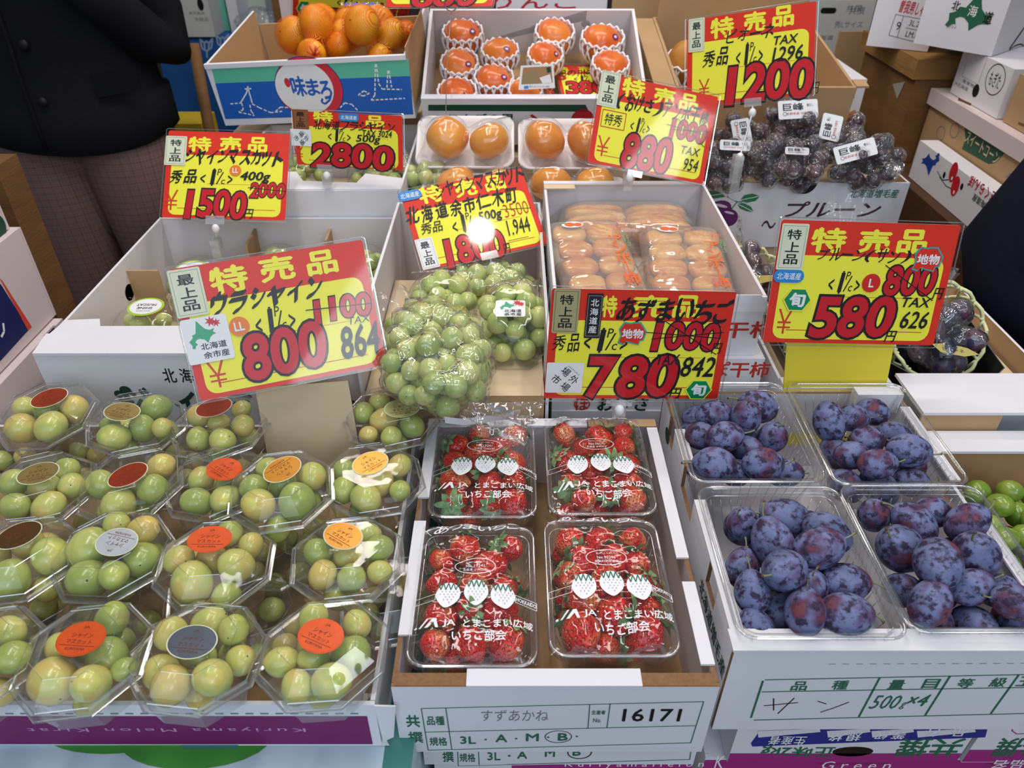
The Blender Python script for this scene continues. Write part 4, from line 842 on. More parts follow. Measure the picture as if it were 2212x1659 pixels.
def divider(pts,dep,m=KRAFT):
    """upright card between image points along its top edge (height .965) of the large carton"""
    a=at_z(*pts[0],0.962); b=at_z(*pts[1],0.962); zb=0.873; mb=MB(); d=b-a; d[2]=0; L=np.linalg.norm(d); nrm=np.array([-d[1],d[0],0])/L*0.002
    mb.loft([[a+nrm,b+nrm,b-nrm,a-nrm],[p*np.array([1,1,0])+np.array([0,0,zb]) for p in (a+nrm,b+nrm,b-nrm,a-nrm)]],m,cap0=True,smooth=False); part(ME.root,'cardboard_divider',mb)
divider([(273,584),(341,584)],0); divider([(555,486),(531,530)],0); divider([(722,470),(703,520)],0); divider([(601,462),(650,462)],0,mat('dark_divider',(120,88,64),0.8)); divider([(372,640),(398,622)],0)
def dome_pack(cx,cy,z,rx,ry,h,desc,n,seed,tilt=0.0,badge=None,arc=True,grp='domed muscat packs'):
    """clear clamshell of one muscat bunch with printed arc"""
    q=random.Random(seed); P,rr=heap(q,n,(cx,cy,z+h*0.5),(rx*0.74,ry*0.76,h*0.30),0.0135,floor=z+0.001)
    T=Matrix.Translation(Vector((cx,cy,z)))@rotm(tilt)@Matrix.Translation(Vector((-cx,-cy,-z))); P=xf(T,P)
    root=bunch('muscat_pack',desc,'grape pack',P,rr,GRAPEG_ME,grp,q=q)
    L=[]
    for t in np.linspace(0,1,9):
        a=t*math.pi/2; k=math.cos(a)**0.55; L.append(xf(T,[(cx+rx*k*math.cos(b),cy+ry*k*math.sin(b),z+h*(0.35+0.65*math.sin(a))) for b in np.linspace(0,2*math.pi,28,endpoint=False)]))
    mb=MB(); mb.loft(L,FILM); part(root,'lid',mb)
    mb=MB(); o=[(cx+rx*1.05*math.cos(b),cy+ry*1.05*math.sin(b)) for b in np.linspace(math.pi/8,2*math.pi+math.pi/8,8,endpoint=False)]
    mb.loft([xf(T,[(x,y,z+h*0.35) for x,y in o]),xf(T,[(cx+(x-cx)*0.82,cy+(y-cy)*0.82,z) for x,y in o])],SHELL,cap1=True,smooth=False); mb.tube(xf(T,[(x,y,z+h*0.35) for x,y in o]),0.0011,SHELLRIM,5,closed=True,smooth=False); part(root,'tray',mb)
    if arc:
        mb=MB(); F=Frame(xf(T,[(cx,cy+ry*0.50,z+h*1.0)])[0],xf(T,[(1,0,0)])[0]-xf(T,[(0,0,0)])[0],xf(T,[(0,-0.75,0.6)])[0]-xf(T,[(0,0,0)])[0]); d=Dec(mb,F); d.text('シャインマスカット',(0,0),rx*1.5,0.009,WHITEINK,0.001,bold=0.02,curve=0.012); d.text('皮ごと食べられます',(0,-0.009),rx*1.0,0.004,WHITEINK,0.001,curve=0.005); part(root,'printing',mb)
    if badge:
        mb=MB(); F=Frame(xf(T,[(cx+badge[1],cy+badge[2],z+h*1.03)])[0],xf(T,[(1,0,0)])[0]-xf(T,[(0,0,0)])[0],xf(T,[(0,-1,badge[3] if len(badge)>3 else -0.2)])[0]-xf(T,[(0,0,0)])[0]); d=Dec(mb,F); rt=math.pi if badge[0]=='flip' else 0
        if badge[0] in ('muscat','flip'):
            d.ell((0,0),0.026,0.022,mat('lime_ring',(172,206,60),0.45),0.0); d.ell((0,0),0.0225,0.0185,PAPER,0.0003); d.text('SHINE',(0,-0.004 if not rt else 0.004),0.022,0.0052,BLACK,0.0005,bold=0.015,rot=rt); d.text('MUSCAT',(0,0.004 if not rt else -0.004),0.028,0.0052,BLACK,0.0005,bold=0.015,rot=rt); d.text('MADE IN HOKKAIDO',(0,-0.011 if not rt else 0.011),0.02,0.002,BLACK,0.0005,rot=rt)
        else:
            d.rect((0,0),0.038,0.028,PAPER,0.0,r=0.003); hokkaido(d,(-0.004,-0.005),0.020,0.014,mat('map_green',(60,170,124),0.5),0.0003); maple(d,(0.0085,-0.0095),0.006,0.0004); d.text('北海道',(0.003,0.0045),0.022,0.0055,BLACK,0.0004,bold=0.01); d.text('余市産',(0.003,0.0105),0.022,0.005,BLACK,0.0004,bold=0.01)
        part(root,'sticker',mb)
    return root
MAPLE=mat('maple_red',(206,40,52),0.5)
def maple(d,c,s,n=0.0006):
    for k in (0,1):
        P=[]; 
        for i in range(14):
            a=math.pi*2*i/14+0.2*k; r=s*(1.0 if i%2==0 else 0.42)*(0.8 if k else 1.0); P.append((c[0]+k*s*0.9+r*math.sin(a),c[1]+k*s*0.35-r*math.cos(a)))
        d.poly(P,MAPLE,n+0.0001*k)
mb=MB(); mb.box((XE0+0.012,YE+0.012,0.852),(XE1-0.012,YB-0.012,0.872),KRAFT2); solo('cardboard_pad',mb,'brown cardboard floor pad inside the large white muscat carton','pad')
z0=0.873
for x,y,rx,ry,hh,tl,bd,ds in ((318,672,0.058,0.052,0.080,0.0,('flip',0.0,0.0,-0.1),'with upside-down round badge in the near corner of the large white carton'),(428,572,0.055,0.056,0.082,0.2,('muscat',0.0,-0.012,-0.1),'with round white badge below the 1500 card in the large white carton'),(602,540,0.046,0.050,0.086,0.2,None,'between the two upright cardboard dividers of the large white carton'),(790,548,0.040,0.060,0.084,0.15,None,'against the end wall of the large white carton')):
    p=at_z(x,y,z0+0.075); dome_pack(p[0],min(p[1],YB-ry-0.016),z0,rx,ry,hh,'muscat pack '+ds,13,70+x,tl,bd)
mb=MB(); mb.box((XE0+0.02,YE+0.02,0.6405),(XE1+0.01,YB,0.8445),KRAFT2); solo('support_crate',mb,'closed brown cardboard crate under the large white muscat carton','crate')
YF=YB+0.004; _q=at_y(740,412,YF); ZE=_q[2]; XR=at_y(866,420,YF)[0]
MF=Carton('muscat_carton','white carton of green muscat directly behind the large white carton','carton',XE0+0.10,XR,YF,YF+0.36,0.6405,ZE,inn=INNER,floor=INNER)
mb=MB(); FT=Frame(MF.P((0,0,MF.h+0.001)),(1,0,0),(0,-1,0),(0,0,1)); px=lambda x,y: tuple(FT.px(x,y))
mb.slab([px(560,410),px(560,372),px(640,372),px(655,392),px(770,396),px(790,376),px(868,386),px(866,410)],FT,-0.0025,0.0012,WHITE); part(MF.root,'front_flap',mb)
mb=MB(); mb.box((XE0+0.11,YF+0.01,0.66),(XR-0.01,YF+0.35,ZE-0.11),KRAFT2); solo('cardboard_pad',mb,'cardboard pad inside the rear white muscat carton','pad')
for i,(x,y,n) in enumerate(((640,372,12),(800,372,12),(872,330,14))):
    p=at_z(x,y,ZE-0.05); 
    if i==2: p=np.array([XR-0.055,YF+0.22,ZE-0.06])
    dome_pack(p[0],p[1]+0.03,ZE-0.105,0.052,0.055,0.085,'muscat pack '+('behind the middle divider, in the rear white carton','under the 2800 card in the rear white carton','at the far corner of the rear white carton')[i],n,75+i,0.1,None,False)
# ================================================================= centre: bagged muscat on brown card
XF0,XF1=XE1+0.004,0.046
GC=Carton('grape_carton','brown-floored carton of bagged muscat bunches between two white cartons','carton',XF0,XF1,0.742,1.17,0.845,1.018,out=WHITE,inn=INNER,floor=KRAFT,skip='front')
GC.panel('cardboard_pad',(0.006,0.0,0.006),(GC.w-0.006,0.30,0.098),KRAFT2,faces={'-y':KRAFT})
mb=MB(); mb.box((XF0+0.005,0.745,0.6405),(XF1-0.005,1.16,0.8445),KRAFT2); solo('support_crate',mb,'closed brown cardboard crate under the bagged muscat carton','crate')
def bag_neck(mb,a,b,wid,m,seed):
    q=random.Random(seed); a=np.array(a,float); b=np.array(b,float); t=b-a; t/=np.linalg.norm(t); s=np.cross(t,[0,0,1.0]); s/=np.linalg.norm(s)
    L=[]
    for u in np.linspace(0,1,7):
        row=[]
        for v in np.linspace(-1,1,15): row.append(a+(b-a)*u+s*v*wid*(0.35+0.65*u)+np.array([0,0,1])*0.008*math.sin(v*9+q.random()*1.5)*(0.4+u))
        L.append(row)
    mb.loft(L,m,closed=False)
def bagged(P,rr,desc,seed,neck=None,meshes=GRAPEG_ME,pad=0.003,group='bagged muscat bunches',foil=None,paper=None,m=None):
    q=random.Random(seed); root=bunch('bagged_grapes',desc,'grapes',P,rr,meshes,group,q=q); c=np.mean(np.array(P),0)
    mb=MB(); V=hug(c,P,rr,pad,56,32,5); mb.loft([v for v in V],m or CREASE)
    if neck: 
        for (a,b,wd) in neck: bag_neck(mb,a,b,wd,m or CREASE,seed)
    o=part(root,'bag',mb); return root,o
# large leaning bunch
q=random.Random(91); a=at_d(920,690,0.955); b=at_d(955,850,0.815); ctr=(a+b)/2; ax=b-a; L=np.linalg.norm(ax); ax/=L; sd=np.array([1.0,0,0]); sd-=ax*(sd@ax); sd/=np.linalg.norm(sd); nn=np.cross(sd,ax)
Pn,rr=heap(q,78,(0,0,0),(0.058,0.104,0.034),0.0127,it=140); Bm=np.stack([sd,ax,nn],1); P=Pn@Bm.T+ctr
root,bag=bagged(P,rr,'long bagged muscat bunch leaning out of the carton beside the 800 card',91,pad=0.006,neck=[(a-ax*0.02+sd*-0.01,a-ax*0.085+sd*-0.03,0.045),(b+ax*0.035+sd*0.02,b+ax*0.075+sd*0.085,0.05)])
mb=MB(); F=Frame(at_d(955,770,depth(ctr)-0.047),sd,ax,-nn if (-nn)@(EYE-ctr)>0 else nn); d=Dec(mb,F); d.rect((-0.014,-0.002),0.016,0.044,mat('silver_label_film',(206,214,226),0.25,0.6,metal=0.5),0.0,rot=-0.15); gold=mat('gold_print',(200,130,60),0.4,metal=0.2)
for i in range(4): d.ell((0.008+0.004*(i%2),-0.004+0.005*i),0.0016,0.0016,STEMT,0.0008)
d.text('SHINE',(0.008,-0.016),0.016,0.004,gold,0.0008,rot=0.4); d.text('GRAPE',(0.014,0.014),0.012,0.003,gold,0.0008,rot=1.2); part(bag,'label',mb)
mb=MB(); wp=mat('white_tissue',(236,238,242),0.8,0.2)
pts=[at_d(1040,830,0.85),at_d(1055,870,0.835),at_d(1110,890,0.83),at_d(1000,905,0.81),at_d(960,900,0.80)]; mb.loft([pts,[p+np.array([0,0.004,-0.012]) for p in pts],],wp,closed=False); part(root,'tissue_wrap',mb)
zc=0.944
dome_pack(0.000,0.868,zc,0.054,0.066,0.080,'domed muscat pack with white maple-leaf sticker, beside the 780 card',28,92,0.42,('map',-0.002,-0.006,0.12))
dome_pack(-0.098,0.915,zc,0.050,0.056,0.074,'domed muscat pack behind the long bagged bunch',20,93,0.35)
P,rr=heap(random.Random(94),20,(-0.035,0.992,zc+0.022),(0.078,0.030,0.016),0.0138)
bagged(P,rr,'bagged muscat bunch showing below the 1800 card',94,[((0.03,0.975,zc+0.03),(0.042,0.93,zc+0.055),0.03)])
c_=at_d(925,392,1.36); P,rr=heap(random.Random(95),16,c_,(0.040,0.030,0.022),0.0138)
bagged(P,rr,'bagged muscat bunch peeping over the top of the 1800 card',95,[(c_+np.array([-0.03,0.01,0.02]),c_+np.array([-0.055,0.02,0.045]),0.03)])
rest_h=c_[2]-0.038; mb=MB(); mb.box((c_[0]-0.045,c_[1]-0.03,0.852),(c_[0]+0.045,c_[1]+0.03,rest_h),KRAFT2); solo('support_block',mb,'small cardboard block under the muscat bunch behind the 1800 card','block')
# ================================================================= dried persimmon cartons
GX0,GX1=0.052,0.316
for k,z in enumerate((0.79,0.873)):
    c=Carton('persimmon_carton',('white dried-persimmon carton at the bottom of its stack of three','white dried-persimmon carton in the middle of its stack of three')[k],'carton',GX0+0.002,GX1+(0.012 if k else 0.0),0.805-0.004*(1-k),1.18,z,z+0.0825,lid=True)
    def pr(d):
        if k==1: d.tpx('あんぽ干柿',1555,798,215,34,REDINK,bold=0.02)
        else:
            d.ring(d.at(1257,873),0.011,0.010,0.0016,REDINK); d.tpx('ほ',1257,873,28,26,REDINK,bold=0.02); d.tpx('おけさ',1345,873,110,30,DGREEN,bold=0.03)
    c.print_('printing',pr,c.front)
mb=MB(); mb.box((GX0+0.004,0.81,0.6405),(GX1-0.004,1.18,0.7895),KRAFT2); solo('support_crate',mb,'closed brown cardboard crate under the dried-persimmon cartons','crate')
GB=Carton('persimmon_carton','open white carton of dried persimmon bags on top of its stack of three','carton',GX0,GX1,0.813,1.195,0.956,1.042,inn=INNER,floor=INNER)
mb=MB(); F=GB.front; mb.slab([(GB.w-0.075,-0.004),(GB.w-0.01,-0.004),(GB.w+0.001,0.006),(GB.w+0.001,0.02),(GB.w-0.085,0.02)],F,0.0005,0.002,WHITE); part(GB.root,'front_flap',mb)
mb=MB(); mb.box((0.0,GB.d-0.012,0.0865),(GB.w,GB.d-0.0,0.089),WHITE,M=GB.M); mb.box((0.0,GB.d-0.03,0.0865),(0.05,GB.d-0.013,0.088),KRAFT2,M=GB.M); part(GB.root,'back_ledge',mb)
def pr(d): d.tpx('干柿',1620,712,120,36,REDINK,bold=0.02)
GB.print_('printing',pr,GB.front)
def dried_bag(cx,cy,z,w,l,h,yaw,desc,seed,rx=0.0,text=True):
    q=random.Random(seed); M=M4((cx,cy,z),rotm(rx,0,yaw)); root=thing('dried_persimmon_bag',desc,'dried persimmons',(cx,cy,z),'bags of dried persimmons')
    for i in range(5):
        for j in range(2):
            mb=MB(); c=((j-0.5)*w*0.44+q.uniform(-0.002,0.002),(i-2)*l*0.182,h*0.48); ph=q.uniform(0,6)
            mb.sphere(xf(M,[c])[0],(w*0.222,l*0.092,h*0.34),DRIED,16,10,M=rotm(rx,0,yaw+q.uniform(-0.2,0.2)),fn=lambda V:np.sign(V)*np.abs(V)**0.72*(1+0.04*np.sin(5*V[:,:1]+ph)*np.cos(4*V[:,1:2]))); part(root,'dried_persimmon',mb)
    nx,ny=22,30; top=[];bot=[]
    for jj in range(ny):
        v=-1+2*jj/(ny-1); rt=[]; rb=[]
        for ii in range(nx):
            u=-1+2*ii/(nx-1); e=max(0,(1-abs(u)**6))*max(0,(1-abs(v)**10)); zz=0.002+h*(0.90+0.035*math.sin(u*7+seed)*math.sin(v*9+seed))*e**0.5; ex=(l/2)*(1.0+0.10*(abs(v)>0.97))
            rt.append((u*w/2,v*l/2*1.06,zz)); rb.append((u*w/2,v*l/2*1.06,0.001))
        top.append(xf(M,rt)); bot.append(xf(M,rb))
    mb=MB(); mb.loft(top,AMBERFILM,closed=False); o=part(root,'bag',mb)
    mb=MB(); F=Frame(xf(M,[(0,0,h*0.97)])[0],xf(M,[(1,0,0)])[0]-xf(M,[(0,0,0)])[0],xf(M,[(0,-1,0)])[0]-xf(M,[(0,0,0)])[0]); d=Dec(mb,F); OI=mat('orange_print',(226,104,52),0.5); LG=mat('leaf_print',(110,170,110),0.5)
    if text:
        d.text('ア\nン\nポ\n｜\n柿',(w*0.30,0.002),w*0.20,l*0.52,OI,0.0004,bold=0.02); d.text('お\nけ\nさ',(w*0.44,-l*0.20),w*0.07,l*0.16,LG,0.0004); d.ring((w*0.38,-l*0.33),0.006,0.005,0.001,OI)
        for sx,sy in ((-w*0.18,-l*0.40),(w*0.05,l*0.40)):
            d.ell((sx,sy),0.016,0.009,PAPER,0.0002); d.ell((sx-0.004,sy),0.0075,0.006,OI,0.0004); d.ell((sx+0.008,sy+0.001),0.0065,0.005,OI,0.0005); d.poly([(sx-0.022,sy-0.002),(sx-0.010,sy-0.007),(sx-0.006,sy-0.003)],LG,0.0004)
    if mb.v: part(o,'printing',mb)
    return root
z=0.963
dried_bag(0.125,0.935,z,0.115,0.205,0.026,0.05,'dried persimmon bag lowest at the left side of its open carton',101); dried_bag(0.245,0.935,z,0.115,0.205,0.026,-0.05,'dried persimmon bag lowest at the right side of its open carton',102)
dried_bag(0.185,1.125,z+0.012,0.225,0.11,0.05,0.0,'dried persimmon bag laid across the back of its open carton',103,0.0,False)
dried_bag(0.122,0.955,z+0.036,0.116,0.245,0.026,0.12,'dried persimmon bag on top, nearer the muscat, its print facing up',104,0.10)
dried_bag(0.248,0.950,z+0.034,0.122,0.225,0.026,-0.06,'dried persimmon bag on top, nearer the prune carton, its print facing up',105,0.10)
# ================================================================= wrapped persimmon trays
def rest(name,label,lo,hi,m=None):
    mb=MB(); mb.box(lo,hi,m or KRAFT2); return solo(name,mb,label,'crate')
rest('support_crate','closed brown crate under the wrapped persimmon trays',(-0.183,1.202,0.6405),(0.22,1.45,0.945))
def foam_tray(cx,cy,z,w,dp,tilt,fruit,desc,tag,seed):
    q=random.Random(seed); M=M4((cx,cy,z),rotm(tilt)); root=thing('persimmon_tray',desc,'persimmon tray',(cx,cy,z-0.02),'white foam trays of wrapped persimmons'); mb=MB()
    L=[[(x,y,zz) for x,y in rrect(0,0,w-k*2,dp-k*2,0.022,6)] for k,zz in ((0.020,-0.020),(0.006,-0.006),(0.0,0.004),(0.0035,0.0045),(0.010,-0.004),(0.022,-0.016))]
    mb.loft([xf(M,l) for l in L],FOAM,cap0=True,cap1=True); part(root,'foam_tray',mb); P=[];r=[]
    for i,(x,y,rad) in enumerate(fruit):
        n=M.to_3x3()@Vector((0,0,1)); F=Frame(np.array(M@Vector((0,0,0.022))),(1,0,0),M.to_3x3()@Vector((0,-1,0))); p=F.p([F.px(x,y)])[0]; rr=rad*depth(p)/FPX; P.append(p); r.append(rr)
        place('persimmon',KAKI_ME[q.randrange(3)],M4(p,rotm(tilt+q.uniform(-0.1,0.25),q.uniform(-0.15,0.15),q.uniform(0,6)),rr*0.97),f'wrapped orange persimmon at the {("left","right")[i]} of {tag}','persimmon','persimmons on foam trays')
    c=np.mean(P,0); V=hug(np.array(M@Vector((0,0,0.014))),P+[np.array(M@Vector((sx*(w/2-0.02),sy*(dp/2-0.02),0.0))) for sx in (-1,1) for sy in (-1,1)],r+[0.018]*4,0.002,48,28,8); mb=MB(); mb.loft([v for v in V],FILM); part(root,'film',mb); return root
foam_tray(-0.085,1.365,1.052,0.178,0.125,R(28),[(967,297,47),(1057,305,46)],'foam tray of two wrapped persimmons beside the white muscat carton, upper layer','the upper tray beside the muscat carton',1)
foam_tray(0.100,1.360,1.050,0.178,0.125,R(26),[(1177,302,46),(1268,306,46)],'foam tray of two wrapped persimmons partly behind the 880 card, upper layer','the upper tray behind the 880 card',2)
foam_tray(-0.070,1.262,0.992,0.180,0.118,R(18),[(985,404,48),(1082,408,47)],'foam tray of two persimmons mostly behind the 1800 card, lower layer','the lower tray behind the 1800 card',3)
foam_tray(0.118,1.262,0.985,0.178,0.118,R(18),[(1190,398,46),(1285,402,46)],'foam tray of two persimmons behind the dried-persimmon carton, lower layer','the lower tray behind the dried-persimmon carton',4)
# ================================================================= persimmon box with foam nets
TJ=R(21.6); h=0.105
rest('support_crate','closed cardboard crate under the carton of netted persimmons',(-0.16,1.48,0.6405),(0.25,1.78,0.985))
PJ=Carton('persimmon_carton','white carton with green stripe tilted forward, holding persimmons in foam nets','carton',-0.172,0.257,1.461+h*math.sin(TJ),1.461+h*math.sin(TJ)+0.298,1.102-h*math.cos(TJ),1.102-h*math.cos(TJ)+h,inn=INNER,floor=KRAFT,tilt=TJ,t=0.006,holes={'back':((0.10,0.03,0.010,0.008),(0.34,0.03,0.010,0.008))})
PJ.panel('front_ledge',(0.0,-0.001,h),(PJ.w,0.012,h+0.003),WHITE)
def pr(d):
    d.ppx([(925,226),(1265,226),(1272,241),(925,239)],DGREEN); d.tpx('りんごの里',1040,254,140,18,DGREEN,bold=0.03)
    for x,y,a in ((1258,258,24),(1400,262,24)): d.ell(d.at(x,y),a*0.00092,a*0.0010,mat('apple_print_red',(198,30,50),0.5))
    d.lpx([(1147,248),(1165,262)],0.006,MATS['apple_print_red'])
PJ.print_('printing',pr,PJ.front)
FJ=Frame(PJ.P((0,0,h-0.030)),(1,0,0),PJ.D((0,-1,0)),PJ.D((0,0,1)))
nets=[(1000,80,43,1,'at the far end of the first row'),(1080,118,40,1,'second in the inner row'),(993,143,40,1,'second in the first row'),(1067,177,42,1,'nearest the photo tag in the inner row'),(988,207,42,1,'nearest the carton front in the first row'),(1198,78,42,0,'with no sticker against the back wall'),(1301,93,46,1,'in the far corner beside the pear carton'),(1178,126,38,1,'above the photo tag'),(1318,145,40,0,'above the small 380 card'),(1135,203,36,0,'hidden under the photo tag')]
for i,(x,y,rad,stk,ds) in enumerate(nets):
    p=FJ.p([FJ.px(x,y)])[0]; rr=rad*0.95*depth(p)/FPX; q=random.Random(200+i); tl=TJ+q.uniform(-0.05,0.15); Mx=rotm(tl,q.uniform(-0.1,0.1),q.uniform(0,1.5))
    o=place('persimmon',KAKIR_ME[i%3],M4(p,Mx,rr),f'netted orange persimmon {ds} of the tilted carton','persimmon','persimmons in foam nets')
    if stk:
        mb=MB(); zl=0.60; ang=R(-50)-Mx.to_euler().z; pos=Vector((0.62*math.cos(ang),0.62*math.sin(ang),0.60)); nrm=Vector((pos.x*0.75,pos.y*0.75,1.0)).normalized(); F=Frame(pos+nrm*0.035,nrm.cross(Vector((0,1,0))).normalized()*-1 if False else Vector((0,1,0)).cross(nrm),nrm.cross(Vector((0,1,0)).cross(nrm))*-1,nrm); d=Dec(mb,F)
        d.ell((0,0),0.20,0.17,mat('violet_sticker',(120,30,110),0.4),0.0,k=16); d.ell((0,0),0.06,0.05,PAPER,0.004,k=8); d.text('柿',(0,0),0.2,0.16,PAPER,0.006,bold=0.02)
        st=bpy.data.objects.new('sticker',mb.mesh('sticker')); COL.objects.link(st); st.parent=o
    mb=foam_net(p-np.array([0,0,0.002]),rr*1.10,rr*1.10,rr*0.98,FOAM,16,0.5,-1.2,0.42,0.0021,rotm(tl)); solo('foam_net',mb,f'white foam net round the persimmon {ds}','foam net','foam nets in the tilted carton',loc=p-np.array([0,0,0.03]))
mb=MB(); FT=Frame(at_z(1125,141,1.13),(1,0,0),PJ.D((0,-0.55,-0.8)),None)
FT=Frame(PJ.P((0.195,0.03,h+0.022)),(1,-0.02,0),PJ.D((0,-0.5,-0.86)),PJ.D((0,-0.86,0.5))); d=Dec(mb,FT); d.ppx([(1125,142),(1195,138),(1199,190),(1120,194)],PAPER,0.0); d.ppx([(1130,146),(1191,143),(1194,178),(1126,182)],mat('photo_brown',(170,128,84),0.4),0.0003)
d.ppx([(1130,160),(1158,152),(1170,180),(1127,182)],mat('photo_tan',(150,130,90),0.4),0.0005); d.ppx([(1165,168),(1188,160),(1192,178),(1172,180)],PAPER,0.0006); d.ppx([(1180,146),(1189,144),(1190,156),(1182,157)],DGREEN,0.0006); d.tpx('紀の川の柿',1165,187,44,5,GREY,0.0005); d.ppx([(1132,186),(1141,185),(1142,191),(1132,192)],BLUEP,0.0005)
mb.add(FT.p([FT.px(*p) for p in [(1125,142),(1195,138),(1199,190),(1120,194)]],-0.0008),[(3,2,1,0)],PAPER); solo('photo_tag',mb,'small white photo tag stuck before the netted persimmons beside the 380 card','tag')
# ================================================================= mandarin box
rest('support_crate','closed cardboard crate under the blue mandarin carton',(-0.60,1.585,0.6405),(-0.21,1.86,0.99))
MK=Carton('mandarin_carton','blue, green and white mandarin carton with a round red logo','carton',-0.572,-0.186,1.515,1.515+0.30,1.037,1.157,inn=KRAFT,floor=KRAFT,tilt=R(8.5),yaw=R(-4),roll=R(3.4),t=0.005,skip='back')
MK.panel('back_wall',(0.006,0.294,0.0),(MK.w-0.006,0.299,0.092),KRAFT)
MK.panel('front_ledge',(0.0,-0.003,0.113),(MK.w,0.004,0.1215),WHITE)
MK.panel('side_flap',(MK.w+0.0005,0.0,0.02),(MK.w+0.0025,0.20,0.135),KRAFT)
MINT=mat('mint_print',(98,196,164),0.5); SEA=mat('sea_blue_print',(30,98,190),0.5); LOGO=mat('logo_red',(214,50,66),0.5)
def pr(d):
    d.ppx([(457,147),(882,126),(886,164),(465,180)],MINT); d.ppx([(465,180),(886,164),(893,247),(487,257)],SEA)
    c=d.at(668,191); d.ell(c,0.066,0.061,NAVYP,0.0006,k=40); d.ell(c,0.0645,0.0595,LOGO,0.0008,k=40); d.ell(d.at(658,190),0.056,0.051,PAPER,0.0010,k=40); d.ell(d.at(621,178),0.0055,0.009,LOGO,0.0012)
    d.tpx('味',645,186,32,44,SEA,0.0012,bold=0.03); d.tpx('ま',676,188,28,36,SEA,0.0012,bold=0.03); d.tpx('ろ',704,194,26,40,SEA,0.0012,bold=0.03); d.lpx([(716,200),(713,215),(703,224),(695,220),(697,212)],0.004,SEA,0.0012)
    w=0.0024
    for P in ([(536,186),(533,200),(520,222)],[(536,190),(545,222)],[(529,192),(543,191)]): d.lpx(P,w,PAPER,0.0008)
    def dp(P):
        for a,b in zip(P[:-1],P[1:]): d.dash(d.at(*a),d.at(*b),w,PAPER,0.006,0.003,0.0008)
    dp([(498,224),(522,222),(526,236),(516,242)]); dp([(545,224),(560,232),(585,243),(610,240)]); dp([(540,226),(543,240),(550,248)]); dp([(516,242),(550,249)])
    dp([(811,138),(810,205),(802,216),(875,212)]); dp([(813,138),(818,180),(826,192),(868,193)]); dp([(838,152),(836,190)]); dp([(840,152),(846,188)]); dp([(774,205),(786,196),(798,201),(786,207),(774,205)]); dp([(735,232),(745,222),(760,225),(775,240)]); dp([(596,240),(606,231),(625,232)])
MK.print_('printing',pr,MK.front)
def mandarin_bag(fr,desc,tag,seed):
    q=random.Random(seed); P=[at_d(x,y,dd-0.125) for x,y,rad,dd in fr]; r=np.array([rad*(dd-0.125)/FPX for x,y,rad,dd in fr])*1.08; k=len(P); c0=np.mean(P,0)
    P=relax(P,r*1.01,[True]*k,it=60); names=spots(P,np.mean(P,0)[:2])
    for i in range(k): place('mandarin',KAKI_ME[i%3] if False else MIK_ME[i%2],M4(P[i],rrot(q),r[i]),f'yellow-orange mandarin at the {names[i]} of {tag}','mandarin','mandarins in net bags')
    c=np.mean(P,0); root=thing('net_bag',desc,'net bag',(c[0],c[1],c[2]-0.05),'mandarin net bags'); V=hug(c,P,r,0.0018,56,34,2); mb=MB(); mb.loft([v for v in V],NETM); part(root,'net',mb)
    return root,P,r
def _net():
    m=bpy.data.materials.new('orange_net'); m.use_nodes=True; N=NT(m); p=N.n['Principled BSDF']; p.inputs['Base Color'].default_value=rgb((240,120,30)); p.inputs['Roughness'].default_value=0.5
    tc=N.new('ShaderNodeTexCoord'); mp=N.new('ShaderNodeMapping'); mp.inputs['Rotation'].default_value=(0.4,0.3,0.6); N.link(tc.outputs['Object'],mp.inputs[0]); w=N.new('ShaderNodeTexWave'); w.inputs['Scale'].default_value=110; w.inputs['Distortion'].default_value=1.0; N.link(mp.outputs[0],w.inputs[0])
    gt=N.new('ShaderNodeMath',operation='GREATER_THAN'); gt.inputs[1].default_value=0.80; N.link(w.outputs['Fac'],gt.inputs[0]); tr=N.new('ShaderNodeBsdfTransparent'); mx=N.new('ShaderNodeMixShader'); N.link(gt.outputs[0],mx.inputs[0]); N.link(tr.outputs[0],mx.inputs[1]); N.link(p.outputs[0],mx.inputs[2]); N.link(mx.outputs[0],N.n['Material Output'].inputs[0]); return m
NETM=_net()
def mik(seed):
    mb=MB(); mb.sphere((0,0,0),(1,1,0.84),MIKAN,24,16,fn=lambda V:V*(1-0.05*np.exp(-((np.abs(V[:,2:])-1)/0.1)**2))); mb.sphere((0,0,0.83),(0.05,0.05,0.03),STEMT,6,4); return mb.mesh('mandarin')
MIK_ME=[mik(i) for i in range(2)]
root,P1,r1=mandarin_bag([(655,78,36,1.63),(695,52,36,1.70),(683,72,36,1.60),(722,80,34,1.64),(676,104,30,1.58),(700,92,30,1.66)],'orange net bag of mandarins on the left in the blue mandarin carton','the left net bag',1)
root2,P2,r2=mandarin_bag([(780,52,34,1.66),(784,84,38,1.60),(816,56,34,1.68),(834,82,32,1.63),(754,88,26,1.60),(852,68,28,1.68),(806,98,28,1.61)],'orange net bag of mandarins with a blue tie on the right in the mandarin carton','the right net bag',2)
mb=MB(); tie=mat('blue_tie_print',(70,86,190),0.4); k=P2[0]
for a in np.linspace(-1,1,9): mb.add([k+np.array([0.01+a*0.026,-0.01,r2[0]*0.93]),k+np.array([0.02+a*0.036,0.005,r2[0]*1.12]),k+np.array([0.028+a*0.036,0.0,r2[0]*1.02])],[(0,1,2)],tie if int(a*4)%2 else CREASE)
part(root2,'tie',mb)
mb=MB(); k=P1[4]; rt=mat('red_net_knot',(222,70,40),0.5)
for a in range(8): mb.tube([k+np.array([0.012,-0.030,0.004]),k+np.array([0.012+0.012*math.cos(a),-0.034,0.012+0.012*math.sin(a)])],0.0012,rt,4)
part(root,'knot',mb)
